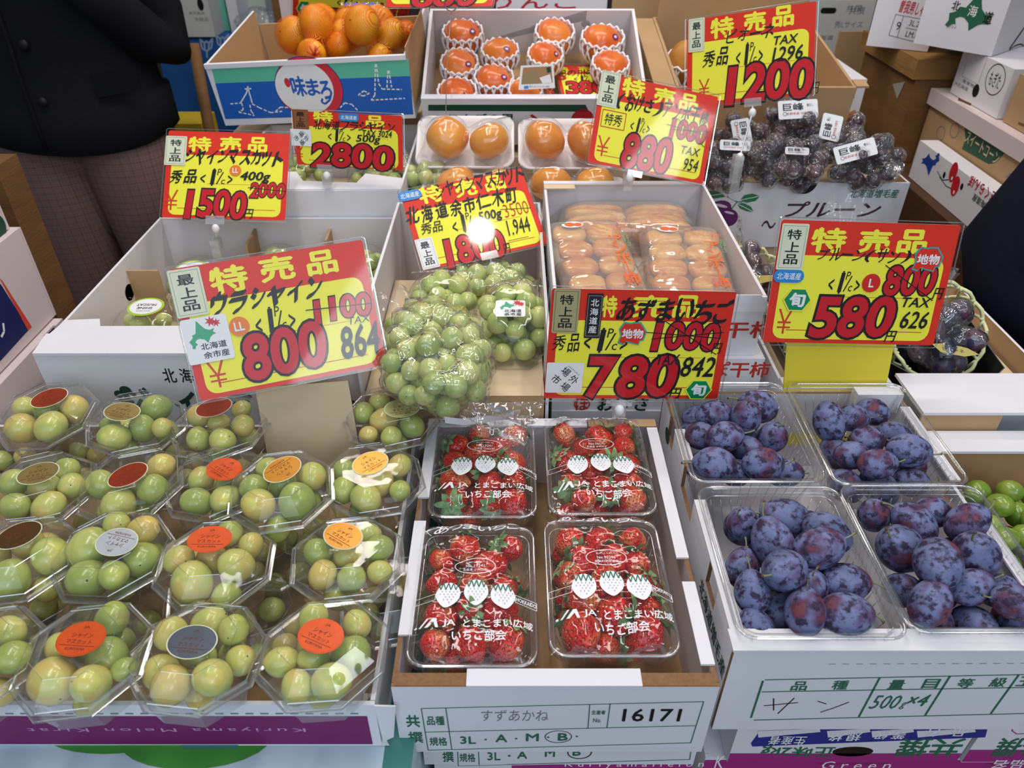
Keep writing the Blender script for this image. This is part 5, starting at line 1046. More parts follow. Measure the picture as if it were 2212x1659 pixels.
# ================================================================= pear box
TK=R(10)
rest('support_crate','closed cardboard crate under the brown pear carton',(0.33,1.565,0.6405),(0.66,1.88,0.98))
PK_=Carton('pear_carton','open brown cardboard carton of round brown pears behind the 1200 card','carton',0.319,0.668,1.531,1.89,0.993,1.113,out=KRAFT,inn=KRAFT,floor=KRAFT,tilt=TK,t=0.006)
PK_.panel('side_flap',(-0.042,0.0,0.115),(-0.001,0.355,0.119),KRAFT); PK_.panel('side_flap',(PK_.w-0.002,0.0,0.119),(PK_.w+0.022,0.03,0.123),KRAFT)
PK_.panel('inner_flap',(0.008,0.352,0.02),(PK_.w-0.008,0.346,0.20),KRAFT)
FK=Frame(PK_.P((0,0,0.080)),(1,0,0),PK_.D((0,-1,0)),PK_.D((0,0,1)))
def pear(seed):
    mb=MB(); mb.sphere((0,0,0),(1,1,0.90),PEAR,26,18,fn=lambda V:V*(1-0.12*np.exp(-((np.abs(V[:,2:])-1)/0.12)**2)+0.015*np.sin(3*V[:,:1]+seed))); mb.tube([(0,0,0.74),(0.03,0.02,0.88)],0.035,STEMT,6); return mb.mesh('pear')
PEAR_ME=[pear(i) for i in range(2)]
for i,(x,y,rad,ds) in enumerate(((1462,50,50,'beside the carton side'),(1540,18,46,'in the far row'),(1500,138,58,'in the near corner, netted'),(1590,110,52,'behind the 1200 card'),(1650,35,48,'at the back behind the 1200 card'))):
    p=FK.p([FK.px(x,y)])[0]; rr=rad*depth(p)/FPX; place('pear',PEAR_ME[i%2],M4(p,rotm(0.2,0.15*i-0.2,i),rr),f'round brown pear {ds} of the pear carton','pear','brown pears')
    if i in (0,2): solo('foam_net',foam_net(p,rr*1.07,rr*1.07,rr*0.97,FOAM,16,0.5,-1.2,0.15,0.0022,rotm(TK)),'white foam net round the brown pear '+ds,'foam net','foam nets in the pear carton',loc=p-np.array([0,0,0.05]))
# ================================================================= prune carton with dark grapes
rest('support_crate','closed cardboard crate under the prune carton',(0.345,1.32,0.6405),(0.71,1.50,0.872))
PL=Carton('prune_carton','white prune carton with printed purple prunes, filled with bagged dark grapes','carton',0.336,0.716,1.303,1.53,0.8745,1.0,inn=KRAFT,floor=KRAFT)
mb=MB(); mb.box((0.345,1.31,0.89),(0.707,1.52,0.962),KRAFT2); solo('cardboard_pad',mb,'cardboard pad in the prune carton under the dark grapes','pad')
PRU=mat('prune_print',(98,36,104),0.5); LF=mat('prune_leaf_print',(50,128,84),0.5)
def pr(d):
    k=0.00087
    d.ell(d.at(1548,458),32*k,24*k,PRU,rot=-0.5); d.ell(d.at(1572,470),22*k,20*k,PRU,0.0006,rot=0.3); d.ell(d.at(1558,444),14*k,3*k,mat('print_shine',(226,214,236),0.5),0.0008,rot=0.25); d.ell(d.at(1575,459),11*k,2.5*k,MATS['print_shine'],0.0008,rot=0.25)
    for P in ([(1516,424),(1528,413),(1545,411),(1560,418),(1567,425),(1550,428),(1530,429)],[(1598,432),(1608,421),(1625,418),(1642,423),(1632,434),(1612,438)],[(1592,440),(1606,438),(1622,446),(1628,458),(1612,456),(1598,450)]):
        d.ppx(P,LF,0.0006); c_=np.mean(P,0); d.lpx([P[0],tuple(c_),P[len(P)//2]],0.0012,WHITEINK,0.0008)
    d.lpx([(1570,424),(1582,432),(1594,436),(1604,436)],0.002,LF,0.0007); d.lpx([(1592,436),(1584,446),(1580,452)],0.002,LF,0.0007)
    d.tpx('北海道増毛産',1888,418,106,18,GREEN,bold=0.012,shear=0.15); c_=d.at(1740,392); d.poly([(c_[0]+0.022*math.cos(a),-0.0004+0.021*math.sin(a)) for a in np.linspace(0,math.pi,14)],BLACK,0.0008)
    d.tpx('プルーン',1800,452,205,34,mat('prune_text',(78,40,62),0.5),bold=0.02,shear=0.2); d.tpx('～',1660,485,30,18,mat('prune_text',(78,40,62),0.5))
PL.print_('printing',pr,PL.front)
def kyoho_bag(x,y,dd,ax,n,seed,desc,lab=None,neck=None):
    q=random.Random(seed); c=at_d(x,y,dd); P,rr=heap(q,n,c,ax,0.0135); root,bag=bagged(P,rr,desc,seed,[neck] if neck else None,KYOHO_ME,0.005,'bagged dark grapes in the prune carton',m=KYOFILM)
    if lab:
        lx,ly,lw,lh,rot=lab; dd2=dd-ax[1]-0.004; o=at_d(lx,ly,dd2); F=Frame(o,(math.cos(rot),0,-math.sin(rot)),(-math.sin(rot)*0.8,-0.62,-0.78*math.cos(rot)),None); F=Frame(o,_r*math.cos(rot)-_u*math.sin(rot),-_u*math.cos(rot)-_r*math.sin(rot),-_f+np.array([0,0,0.3])*0); mb=MB(); d=Dec(mb,F); k=dd2/FPX; d.rect((0,0),lw*k,lh*k,PAPER,0.0,r=4*k)
        d.text('巨峰',(-lw*k*0.12,-lh*k*0.14),lw*k*0.52,lh*k*0.40,BLACK,0.0004,bold=0.015); d.text('種なし',(lw*k*0.30,-lh*k*0.2),lw*k*0.16,lh*k*0.16,BLACK,0.0004); d.text('長野県産 中野市',(0,lh*k*0.22),lw*k*0.6,lh*k*0.14,REDINK,0.0004); d.ring((-lw*k*0.34,lh*k*0.22),lh*k*0.11,lh*k*0.11,lh*k*0.03,GREY,0.0004); part(bag,'label',mb)
    return root
kyoho_bag(1715,268,1.42,(0.056,0.045,0.040),24,301,'bagged dark grapes with upright white label on top of the prune carton pile',(1724,236,86,40,-0.06),None)
kyoho_bag(1592,302,1.41,(0.044,0.042,0.036),20,302,'bagged dark grapes with sideways label behind the 880 card',(1602,285,56,40,1.4),None)
kyoho_bag(1815,300,1.42,(0.045,0.045,0.036),20,303,'bagged dark grapes with pink-edged label behind the front row of dark grapes',(1795,275,56,44,-1.35),None)
kyoho_bag(1560,360,1.32,(0.050,0.045,0.034),18,304,'bagged dark grapes in the front corner of the prune carton beside the 880 card',(1588,314,66,22,0.05),(at_d(1545,345,1.27),at_d(1525,330,1.24),0.03))
kyoho_bag(1652,352,1.33,(0.036,0.042,0.036),16,305,'bagged dark grapes in front under the hanging clip of the 1200 card',None,(at_d(1640,340,1.28),at_d(1625,325,1.26),0.02))
kyoho_bag(1728,355,1.32,(0.040,0.042,0.036),18,306,'bagged dark grapes above the hand notch of the prune carton',(1722,326,52,16,0.05),None)
kyoho_bag(1860,345,1.33,(0.062,0.045,0.038),24,307,'bagged dark grapes with slanted white label at the right end of the prune carton',(1848,326,92,38,-0.27),(at_d(1905,345,1.31),at_d(1945,372,1.30),0.03))
# small twisted bag and netted grapes between the cartons
q=random.Random(8); P,rr=heap(q,16,(0.345,0.985,0.975),(0.036,0.045,0.042),0.014); rest('support_crate','narrow brown crate beside the dried-persimmon cartons',(0.332,0.93,0.9345) if False else (0.345,1.045,0.6405),(0.42,1.29,0.90))
root,bag=bagged(P,rr,'twisted bag of dark red grapes in yellow net between dried persimmons and 580 card',8,[(np.array([0.335,0.985,1.02]),np.array([0.318,0.99,1.065]),0.028)],KYOHO_ME,0.003,'small bags behind the 580 card')
part(root,'foam_net',foam_net((0.355,0.985,0.970),0.047,0.056,0.055,FOAMY,14,0.6,-1.0,0.3,0.0022,rotm(0.4,0.3)))
mb=MB(); F=Frame((0.325,0.940,1.002),(1,0,0.15),(0,-0.6,-0.8)); d=Dec(mb,F); d.poly([(0,0.004),(0.02,0.0),(0.05,0.003),(0.048,0.009),(0.02,0.012),(0.004,0.010)],mat('gold_band_paper',(226,206,120),0.3,0.5,metal=0.3)); part(bag,'gold_label',mb)
P,rr=heap(random.Random(9),14,(0.47,1.0,0.985),(0.04,0.045,0.04),0.014); root,bag=bagged(P,rr,'pinkish twisted bag top showing above the 580 card, before the prune carton',9,[(np.array([0.475,1.0,1.03]),np.array([0.478,1.02,1.085]),0.03)],KYOHO_ME,0.003,'small bags behind the 580 card')
# ================================================================= price cards
def pgram(c,width):
    r=[ray(*p) for p in c]; A=np.array([r[0],-r[1],r[2],-r[3]]).T; d=np.linalg.svd(A)[2][-1]; d=d/d[0]; P=[d[i]*r[i] for i in range(4)]; k=width/np.linalg.norm(P[1]-P[0]); return [EYE+k*p for p in P]
PLAQ={'cream':(CREAM,BLACK,GREY),'gold':(GOLDP,BLACK,BLACK),'brown':(mat('sticker_brown',(150,88,48),0.45),BLACK,BLACK),'dark':(mat('sticker_black',(30,30,34),0.4),PAPER,PAPER),'white':(PAPER,BLACK,GREY)}
def price_card(corners,width,desc,hdr,items,stickers,clip=None,cut=1.0,name='price_card',group=None):
    P=pgram(corners,width); U=P[1]-P[0]; V=P[3]-P[0]; W=np.linalg.norm(U); U=U/W; V=V-U*(V@U); H=np.linalg.norm(V); V/=H; H*=cut; P[2]=P[1]+V*H; P[3]=P[0]+V*H; N=-np.cross(U,V); N=N if N@(EYE-P[0])>0 else -N
    F=Frame(P[0],U,V,N); base=(P[2]+P[3])/2; root=thing(name,desc,'price card',base,group or 'red and yellow price cards'); k=W/np.linalg.norm(np.array(corners[1])-np.array(corners[0])); kv=H/cut/np.linalg.norm(np.array(corners[3])-np.array(corners[0])); m=0.006
    mb=MB(); d=Dec(mb,F); mb.slab(rrect(W/2,H/2,W-m,H-m,0.002,2),F,-0.0008,0.0,CARDRED,PAPER,PAPER)
    d.rect((W*0.5,H*0.615),W*0.885,H*0.665,CARDYEL,0.0002,r=W*0.055,corners='1110'); d.line((W*0.13,H*0.875),(W*0.90,H*0.875),0.0009,REDINK,0.0004); d.line((W*0.35,H*0.60),(W*0.85,H*0.60),0.0005,REDINK,0.0004)
    for ch,(x,y,w,h) in zip('特売品',hdr):
        if w: d.text(ch,d.at(x,y),w*k,h*kv,CARDYEL,0.0004,bold=0.036)
    pm=MB(); pd=Dec(pm,F); hm=MB(); hd=Dec(hm,F); nh=np_=0
    for it in items:
        ty,t,x,y,w,h=it[:6]; c=d.at(x,y); w*=k; h*=kv; o=it[6] if len(it)>6 else {}
        if ty=='yen': d.text('¥',c,w,h,mat('yen_red',(214,60,30),0.5),0.0005,bold=-0.01)
        elif ty in ('price','old'):
            nd=len(t); cw=w/nd; sh=0.10
            for i,chh in enumerate(t):
                cc=np.array(c)+np.array([(i+0.5)*cw-w/2,(i-(nd-1)/2)*h*0.02*(1 if i%2 else -1)]); wf=cw*(1.10 if chh!='1' else 0.62); b=0.032
                pd.text(chh,cc,wf*1.06,h*1.03,BLACK,0.0007+0.00002*i,off=b+0.040,shear=sh,res=4); pd.text(chh,cc,wf*0.90,h*0.92,PRICERED,0.0009+0.00002*i,off=b,shear=sh,res=4)
            np_=1
            if ty=='old':
                pd.line((c[0]-w*0.55,c[1]-h*0.12 if nd==4 else c[1]-h*0.45),(c[0]+w*0.52,c[1]+h*(0.05 if nd==4 else 0.6)),0.0011,BLACK,0.0012)
                if o.get('x'): pd.line((c[0]-w*0.45,c[1]+h*0.1),(c[0]+w*0.55,c[1]-h*0.15),0.0011,BLACK,0.0012); pd.line((c[0]-w*0.3,c[1]-h*0.5),(c[0]+w*0.5,c[1]+h*0.6),0.0011,BLACK,0.0012)
        elif ty=='thinred': hd.text(t,c,w,h,REDINK,0.0007,bold=-0.008,shear=0.1); hd.line((c[0]-w*0.6,c[1]-h*0.2),(c[0]+w*0.6,c[1]+h*0.15),0.001,BLACK,0.0008); nh=1
        elif ty=='brush': hd.brush(t,c,w,h,BLACK,0.0007,bold=1.5*o.get('b',0.028),shear=o.get('s',0.25),seed=int(x)); nh=1
        elif ty=='unit':   # <1P/c>
            for t2,dx,dy,ww,hh,b in (('<',-0.40,0.10,0.16,0.5,0.01),('1',-0.10,0.0,0.17,1.0,0.06),('P',0.08,-0.30,0.14,0.36,0.0),('/',0.10,0.05,0.22,0.7,-0.005),('c',0.20,0.26,0.12,0.26,0.0),('>',0.40,0.12,0.16,0.5,0.01)): hd.text(t2,(c[0]+dx*w,c[1]+dy*h),ww*w,hh*h,BLACK,0.0007,bold=b,shear=0.15)
            nh=1
        elif ty=='pen': hd.text(t,c,w,h,BLACK,0.00125,bold=o.get('b',-0.004)+0.010,shear=o.get('s',0.2)); nh=1
        elif ty=='boxed': hd.text(t,c,w*0.85,h*0.8,BLACK,0.0007,bold=0.005,shear=0.15); hd.frame(c,w*1.15,h*1.15,0.0012,REDINK,0.0007); nh=1
        elif ty=='rule': hd.line((c[0]-w/2,c[1]),(c[0]+w/2,c[1]),0.0007,BLACK,0.0007); nh=1
    part(root,'card_sheet',mb)
    if nh: part(root,'handwriting',hm)
    if np_: part(root,'price_figures',pm)
    for st in stickers:
        ty,x,y,w,h=st[:5]; mb=MB(); s=Dec(mb,F); c=s.at(x,y); w*=k; h*=kv; n=0.0014
        if ty in PLAQ:
            bgm,ink,bd=PLAQ[ty]; s.rect(c,w,h,bgm,n,r=w*0.06); s.frame(c,w*0.84,h*0.90,w*0.012,bd,n+0.0001); t=st[5]
            for i,ch in enumerate(t): s.text(ch,(c[0],c[1]+h*(-0.40+0.80*(i+0.5)/len(t))),w*0.52,h*0.80/len(t)*0.82,ink,n+0.0002,bold=0.014)
            nm='grade_sticker' if ty!='dark' else 'origin_sticker'
        elif ty=='pill': s.rect(c,w,h,BLUEP,n,r=h*0.48); s.text('北海道産',c,w*0.80,h*0.55,PAPER,n+0.0002,bold=0.012,shear=0.1); nm='origin_sticker'
        elif ty=='hex':
            for sc_,m_,q_ in ((1.0,CARDYEL,0),(0.90,mat('season_green',(0,140,84),0.4),0.0001)): s.poly([(c[0]+w*0.5*sc_*math.cos(a),c[1]+h*0.56*sc_*math.sin(a)) for a in np.arange(6)*math.pi/3],m_,n+q_)
            s.text('旬',c,w*0.56,h*0.62,PAPER,n+0.0002,bold=0.045); nm='season_sticker'
        elif ty=='local':
            pts=[(-.5,-.2),(-.34,-.5),(-.1,-.46),(.0,-.5),(.25,-.5),(.5,-.1),(.42,.3),(.3,.32),(.26,.5),(-.05,.42),(-.2,.36),(-.3,.5),(-.5,.42),(-.42,.1)]
            s.poly([(c[0]+a*w,c[1]+b*h) for a,b in pts],mat('badge_teal',(40,170,170),0.4),n); s.poly([(c[0]+a*w*0.9,c[1]+b*h*0.88) for a,b in pts],CARDRED,n+0.0001); s.text('地物',c,w*0.76,h*0.42,PAPER,n+0.0002,bold=0.03); nm='local_sticker'
        elif ty=='size': s.ell(c,w/2,w/2,ORANGEP if st[5]=='LL' else mat('size_red',(214,36,30),0.4),n); s.text(st[5],c,w*(0.5 if st[5]=='LL' else 0.28),w*0.46,PAPER,n+0.0002,bold=0.025); nm='size_sticker'
        elif ty=='map':
            s.rect(c,w,h,PAPER,n,r=w*0.06); hokkaido(s,(c[0]-w*0.10,c[1]-h*0.14),w*0.62,h*0.60,mat('map_green',(60,170,124),0.5),n+0.0001); maple(s,(c[0]+w*0.14,c[1]-h*0.38),w*0.13,n+0.0002); s.text('北海道',(c[0]+w*0.10,c[1]+h*0.14),w*0.56,h*0.15,BLACK,n+0.0002,bold=0.012); s.text('余市産',(c[0]+w*0.12,c[1]+h*0.34),w*0.56,h*0.15,BLACK,n+0.0002,bold=0.012); nm='map_sticker'
        elif ty=='market':
            s.rect(c,w,h,PAPER,n,r=w*0.04); rt=0.72
            for ch,dx,dy in (('場',0.02,-0.20),('外',0.26,0.06),('市',-0.22,0.05),('場',0.04,0.30)): s.text(ch,(c[0]+dx*w,c[1]+dy*h),w*0.24,w*0.24,BLACK,n+0.0002,bold=0.006,rot=rt)
            s.text('SAPPORO',(c[0]+w*0.24,c[1]-h*0.24),w*0.42,w*0.045,GREY,n+0.0002,rot=rt); nm='market_sticker'
        part(root,nm,mb)
    mb=MB(); mb.add(F.p(rrect(W/2,H/2,W,H,0.003,3),0.0024),[tuple(range(12))],SLEEVE); L=rrect(W/2,H/2,W,H,0.003,3); mb.tube(F.p(L,0.0012),0.0007,SHELLRIM,4,closed=True,smooth=False); part(root,'clear_sleeve',mb)
    if clip:
        (hx,hy,hw,hh),pts,bz=clip[:3]; mb=MB(); c=F.px(hx,hy); mb.slab([(c[0]-hw*k/2,c[1]-hh*kv/2),(c[0]+hw*k/2,c[1]-hh*kv/2),(c[0]+hw*k/2,c[1]+hh*kv/2),(c[0]-hw*k/2,c[1]+hh*kv/2)],F,0.003,0.0038,CLIPP)
        Q=[F.p([c+np.array([0,hh*kv*0.4])],0.002)[0]]; 
        for (x,y,dz) in pts: Q.append(at_d(x,y,depth(Q[0])+dz))
        o=part(root,'clip',mb); jm=MB(); 
        for p in Q[1:-1]: jm.sphere(p,(0.0062,0.0062,0.0075),mat('white_joint',(240,240,240),0.3),12,8)
        jm.tube(Q,0.0014,CLIPP if len(Q)<4 else mat('clear_stem',(214,214,220),0.2),6); part(o,'joint',jm)
        b=Q[-1]; cm=MB(); cm.box(b+np.array([-0.008,-0.005,-0.004]),b+np.array([0.008,0.005,0.012]),CLIPP); cm.box(b+np.array([-0.007,-0.009,-bz]),b+np.array([0.007,-0.0075,0.012]),CLIPP); cm.box(b+np.array([-0.007,0.0075,-bz*0.6]),b+np.array([0.007,0.009,0.012]),CLIPP); part(o,'jaw',cm)
    return root,F,W,H
CARDS={}
CARDS['1500']=price_card([(361,278),(631,286),(609,480),(334,473)],0.200,'price card reading 1500 yen, in front of the plaid trousers',[(432,312,50,34),(498,312,48,34),(557,313,42,34)],
 [('brush','シャインマスカット',506,340,212,34),('brush','秀品',396,381,60,30,{'b':0.018}),('unit','',468,383,72,38),('pen','400g',552,384,66,26,{'b':0.018}),('old','2000',578,411,76,36,{'x':0}),('yen','',370,432,28,44),('price','1500',462,441,140,66),('pen','円',538,462,20,20,{'b':0.0})],
 [('cream',380,326,46,64,'特上品'),('size',509,369,25,25,'LL')],((466,477,40,18),[(466,494,0.0),(468,530,0.02)],0.02))
CARDS['2800']=price_card([(630,235),(873,246),(861,372),(625,358)],0.190,'price card reading 2800 yen, below the blue mandarin carton',[(698,253,44,26),(0,0,0,0),(810,262,40,24)],
 [('brush','北海道フラシャイン',765,272,178,20,{'b':0.012}),('unit','',733,293,52,28),('pen','TAX 3024',815,289,64,14,{'b':0.006}),('pen','500g',796,302,54,20,{'b':0.01}),('yen','',644,331,24,28),('price','2800',760,337,184,58),('pen','円',848,363,12,13)],
 [('brown',650,258,36,42,'最上品'),('pill',754,254,44,16),('market',651,297,46,36)],((703,362,34,14),[(706,380,0.0),(708,392,0.01)],0.008))
CARDS['800']=price_card([(356,577),(787,511),(845,791),(432,873)],0.21,'large price card reading 800 yen with map sticker, above the grape packs',[(494,603,82,60),(598,580,78,56),(695,567,70,54)],
 [('brush','ウラシャイン',578,640,250,50,{'b':0.04,'s':0.3}),('unit','',594,691,92,62),('old','1100',735,664,142,58),('pen','864',777,735,94,78,{'b':0.02}),('pen','TAX',776,690,52,16),('yen','',470,808,38,60),('price','800',615,757,190,116)],
 [('cream',407,632,68,104,'最上品'),('map',449,733,98,100),('size',517,705,44,44,'LL')])
CARDS['1800']=price_card([(858,413),(1128,359),(1182,530),(902,592)],0.200,'price card reading 1800 yen and 1.944, above the domed muscat packs',[(930,420,52,40),(1005,407,48,38),(1068,395,44,36)],
 [('brush','シャインマスカット',1037,393,198,36,{'b':0.012}),('brush','北海道余市仁木町',999,444,246,38,{'b':0.018}),('pen','秀品',932,492,46,24),('unit','',1008,481,66,44),('pen','500g',1059,468,52,28,{'b':0.015}),('thinred','3500',1114,452,54,30),('pen','1.944',1119,489,50,34),('rule','',1120,516,44,1),('price','1800',1021,536,135,66),('pen','円',1095,537,16,20)],
 [('pill',885,423,50,22),('white',923,548,36,66,'最上品')],((1057,554,36,16),[(1063,576,0.0),(1066,596,0.005)],0.012))
CARDS['1200']=price_card([(1481,41),(1769,-3),(1772,206),(1491,233)],0.205,'tall price card reading 1200 yen, before the pear carton',[(1560,60,54,44),(1630,47,50,42),(1692,35,46,42)],
 [('brush','ピオーネ',1619,72,106,26,{'b':0.004}),('brush','秀品',1546,125,62,36,{'b':0.012}),('unit','',1619,117,62,50),('pen','TAX',1698,85,52,18,{'b':0.006}),('pen','1296',1701,115,66,30,{'b':0.006}),('yen','',1521,190,26,38),('price','1200',1654,176,206,88),('pen','円',1761,190,18,24)],
 [('cream',1505,76,38,70,'最上品')],((1627,221,38,18),[(1625,244,0.0),(1598,340,-0.02),(1593,352,-0.02)],0.06))
CARDS['880']=price_card([(1297,151),(1556,206),(1518,402),(1261,353)],0.200,'price card reading 880 yen with 1000 crossed out, above the dried persimmons',[(1369,191,50,42),(1435,209,48,38),(1488,221,42,36)],
 [('brush','(おけさ)アンポ干柿',1432,237,206,36,{'b':0.018}),('boxed','特秀',1325,259,44,32),('unit','',1383,272,44,36),('old','1000',1484,283,86,46,{'x':1}),('price','880',1397,332,108,86),('yen','',1302,316,26,44),('pen','TAX',1491,327,42,18),('pen','954',1492,357,32,28)],
 [('cream',1315,193,42,76,'最上品')],((1370,376,32,14),[(1360,384,0.0),(1356,392,0.01)],0.012))
CARDS['780']=price_card([(1187,617),(1598,625),(1553,866),(1168,865)],0.222,'large price card reading 780 yen, above the strawberries',[(1316,662,34,46),(1404,662,78,48),(1484,662,62,48)],
 [('brush','あずまいちご',1458,672,258,50,{'b':0.02}),('brush','秀品',1223,740,62,36,{'b':0.006}),('unit','',1309,735,100,54),('old','1000',1477,726,160,66,{'x':1}),('pen','円',1548,752,24,24),('price','780',1365,814,205,104),('pen','TAX',1443,776,52,24,{'b':0.003}),('pen','842',1507,792,78,46,{'b':0.003}),('pen','円',1458,849,28,24,{'b':0.006})],
 [('gold',1222,672,56,92,'特上品'),('dark',1282,682,34,94,'北海道産'),('local',1366,720,62,50),('market',1219,815,82,68),('hex',1508,841,64,46)],((1336,868,60,14),[(1338,886,0.0),(1336,892,0.01)],0.01))
CARDS['580']=price_card([(1684,468),(2083,481),(2024,751),(1646,744)],0.222,'large price card reading 580 yen, above the plums',[(1790,519,76,54),(1889,522,72,52),(1971,522,66,52)],
 [('brush','プルーン(サン)',1868,552,205,28,{'b':0.006}),('unit','',1824,610,72,50),('old','800',1966,606,114,72),('pen','円',2026,634,24,26,{'b':0.004}),('pen','TAX',1979,653,66,22,{'b':0.003}),('pen','626',1974,691,62,40,{'b':0.003}),('price','580',1841,685,188,102),('pen','円',1923,726,26,26,{'b':0.004}),('yen','',1694,694,32,56)],
 [('cream',1711,533,58,98,'特上品'),('local',2004,560,66,54),('pill',1703,596,66,28),('size',1881,611,40,40,'L'),('hex',1721,647,64,52)])
CARDS['380']=price_card([(1195,140),(1363,138),(1358,252),(1172,255)],0.167,'small price card reading 380 yen, among the netted persimmons',[(1215,152,26,16),(1262,150,26,14),(1310,146,26,14)],
 [('brush','紀の川の柿',1255,158,100,14,{'b':0.008}),('unit','',1262,170,46,14),('price','380',1265,189,84,32),('yen','',1188,198,18,14)],[('size',1214,169,18,14,'LLL'),('brown',1344,152,26,26,'特上')],None,0.70)
CARDS['980']=price_card([(632,-110),(902,-85),(888,104),(648,92)],0.268,'price card behind the mandarin bags, only its lower half showing',[(0,0,0,0)]*3,
 [('brush','有田みかん',700,-30,120,26),('unit','',752,4,52,26),('old','1000',848,28,80,46),('price','780',760,44,110,56),('pen','824',840,94,54,26,{'b':0.004}),('yen','',665,62,20,28)],[('hex',657,18,36,36)])
CARDS['top']=price_card([(846,-170),(1082,-176),(1075,17),(837,19)],0.205,'price card hung high on a thin wire, only its bottom edge showing',[(0,0,0,0)]*3,[('price','680',960,-8,140,50)],[])
F=CARDS['top'][1]; c=F.p([F.px(975,10)],0.003)[0]; mb=MB(); wm=mat('steel_wire',(150,140,130),0.3,metal=0.8); mb.tube([c+np.array([0.012*math.cos(a),0,0.012*math.sin(a)]) for a in np.linspace(0,2*math.pi,16,endpoint=False)],0.0011,wm,6,closed=True); mb.tube([c-np.array([0,0,0.012]),at_d(966,130,1.40),at_d(963,242,1.335)],0.0009,wm,6); part(CARDS['top'][0],'wire_stand',mb)
# supports of the two large front cards
mb=MB(); T=[at_y(551,838,0.690),at_y(752,822,0.690)]; B=[at_y(588,1040,0.664),at_y(788,1040,0.664)]; n=np.array([0,-0.002,0]); mb.loft([[T[0],T[1],B[1],B[0]],[T[0]-n,T[1]-n,B[1]-n,B[0]-n]],CORR,smooth=False); mb.add([T[0]+n*0.1,T[1]+n*0.1,B[1]+n*0.1,B[0]+n*0.1],[(0,1,2,3)],KRAFT2); mb.add([T[0]-n,T[1]-n,B[1]-n,B[0]-n],[(3,2,1,0)],KRAFT2)
solo('cardboard_strip',mb,'plain brown cardboard strip holding up the large 800 card','card support')
mb=MB(); YEL=mat('yellow_card',(242,220,66),0.55,0.3); T=[at_y(1700,738,0.772),at_y(1932,742,0.772)]; B=[at_y(1683,960,0.7565),at_y(1890,960,0.7565)]; mb.loft([[T[0],T[1],B[1],B[0]],[T[0]-n,T[1]-n,B[1]-n,B[0]-n]],YEL,smooth=False); mb.add([T[0]+n*0.1,T[1]+n*0.1,B[1]+n*0.1,B[0]+n*0.1],[(0,1,2,3)],YEL); mb.add([T[0]-n,T[1]-n,B[1]-n,B[0]-n],[(3,2,1,0)],YEL)
solo('yellow_strip',mb,'plain yellow card strip holding up the large 580 card','card support')
# ================================================================= people
COATM=mat('black_wool_coat',(24,24,28),0.9,0.15,var=0.3,vscale=180,bump=0.15,bscale=300)
NAVYM=mat('navy_wool_coat',(24,25,40),0.9,0.12,var=0.2,vscale=120)
DARKT=mat('dark_trousers',(34,32,36),0.9,0.12)
def _plaid():
    m=bpy.data.materials.new('brown_plaid_cloth'); m.use_nodes=True; N=NT(m); p=N.n['Principled BSDF']; p.inputs['Roughness'].default_value=0.9; p.inputs['Specular IOR Level'].default_value=0.15
    tc=N.new('ShaderNodeTexCoord'); sp=N.new('ShaderNodeSeparateXYZ'); N.link(tc.outputs['Object'],sp.inputs[0]); acc=None
    for ax,per,wd in (('X',0.020,0.18),('Z',0.017,0.18),('X',0.0065,0.25),('Z',0.0065,0.25)):
        a=N.new('ShaderNodeMath',operation='MULTIPLY'); a.inputs[1].default_value=1/per; N.link(sp.outputs[ax],a.inputs[0]); f=N.new('ShaderNodeMath',operation='FRACT'); N.link(a.outputs[0],f.inputs[0]); l=N.new('ShaderNodeMath',operation='LESS_THAN'); l.inputs[1].default_value=wd; N.link(f.outputs[0],l.inputs[0])
        k=N.new('ShaderNodeMath',operation='MULTIPLY'); k.inputs[1].default_value=0.45 if per>0.02 else 0.16; N.link(l.outputs[0],k.inputs[0])
        if acc is None: acc=k.outputs[0]
        else:
            s=N.new('ShaderNodeMath',operation='ADD',use_clamp=True); N.link(acc,s.inputs[0]); N.link(k.outputs[0],s.inputs[1]); acc=s.outputs[0]
    mx=N.new('ShaderNodeMix',data_type='RGBA'); mx.inputs[6].default_value=rgb((136,108,104)); mx.inputs[7].default_value=rgb((40,30,34)); N.link(acc,mx.inputs[0]); N.link(mx.outputs[2],p.inputs['Base Color']); return m
PLAID=_plaid(); SKIN=mat('skin',(214,170,144),0.5,0.3,sss=0.1); HAIR=mat('black_hair',(24,20,20),0.6,0.3); SHOE=mat('black_shoe_leather',(26,24,24),0.4,0.4)
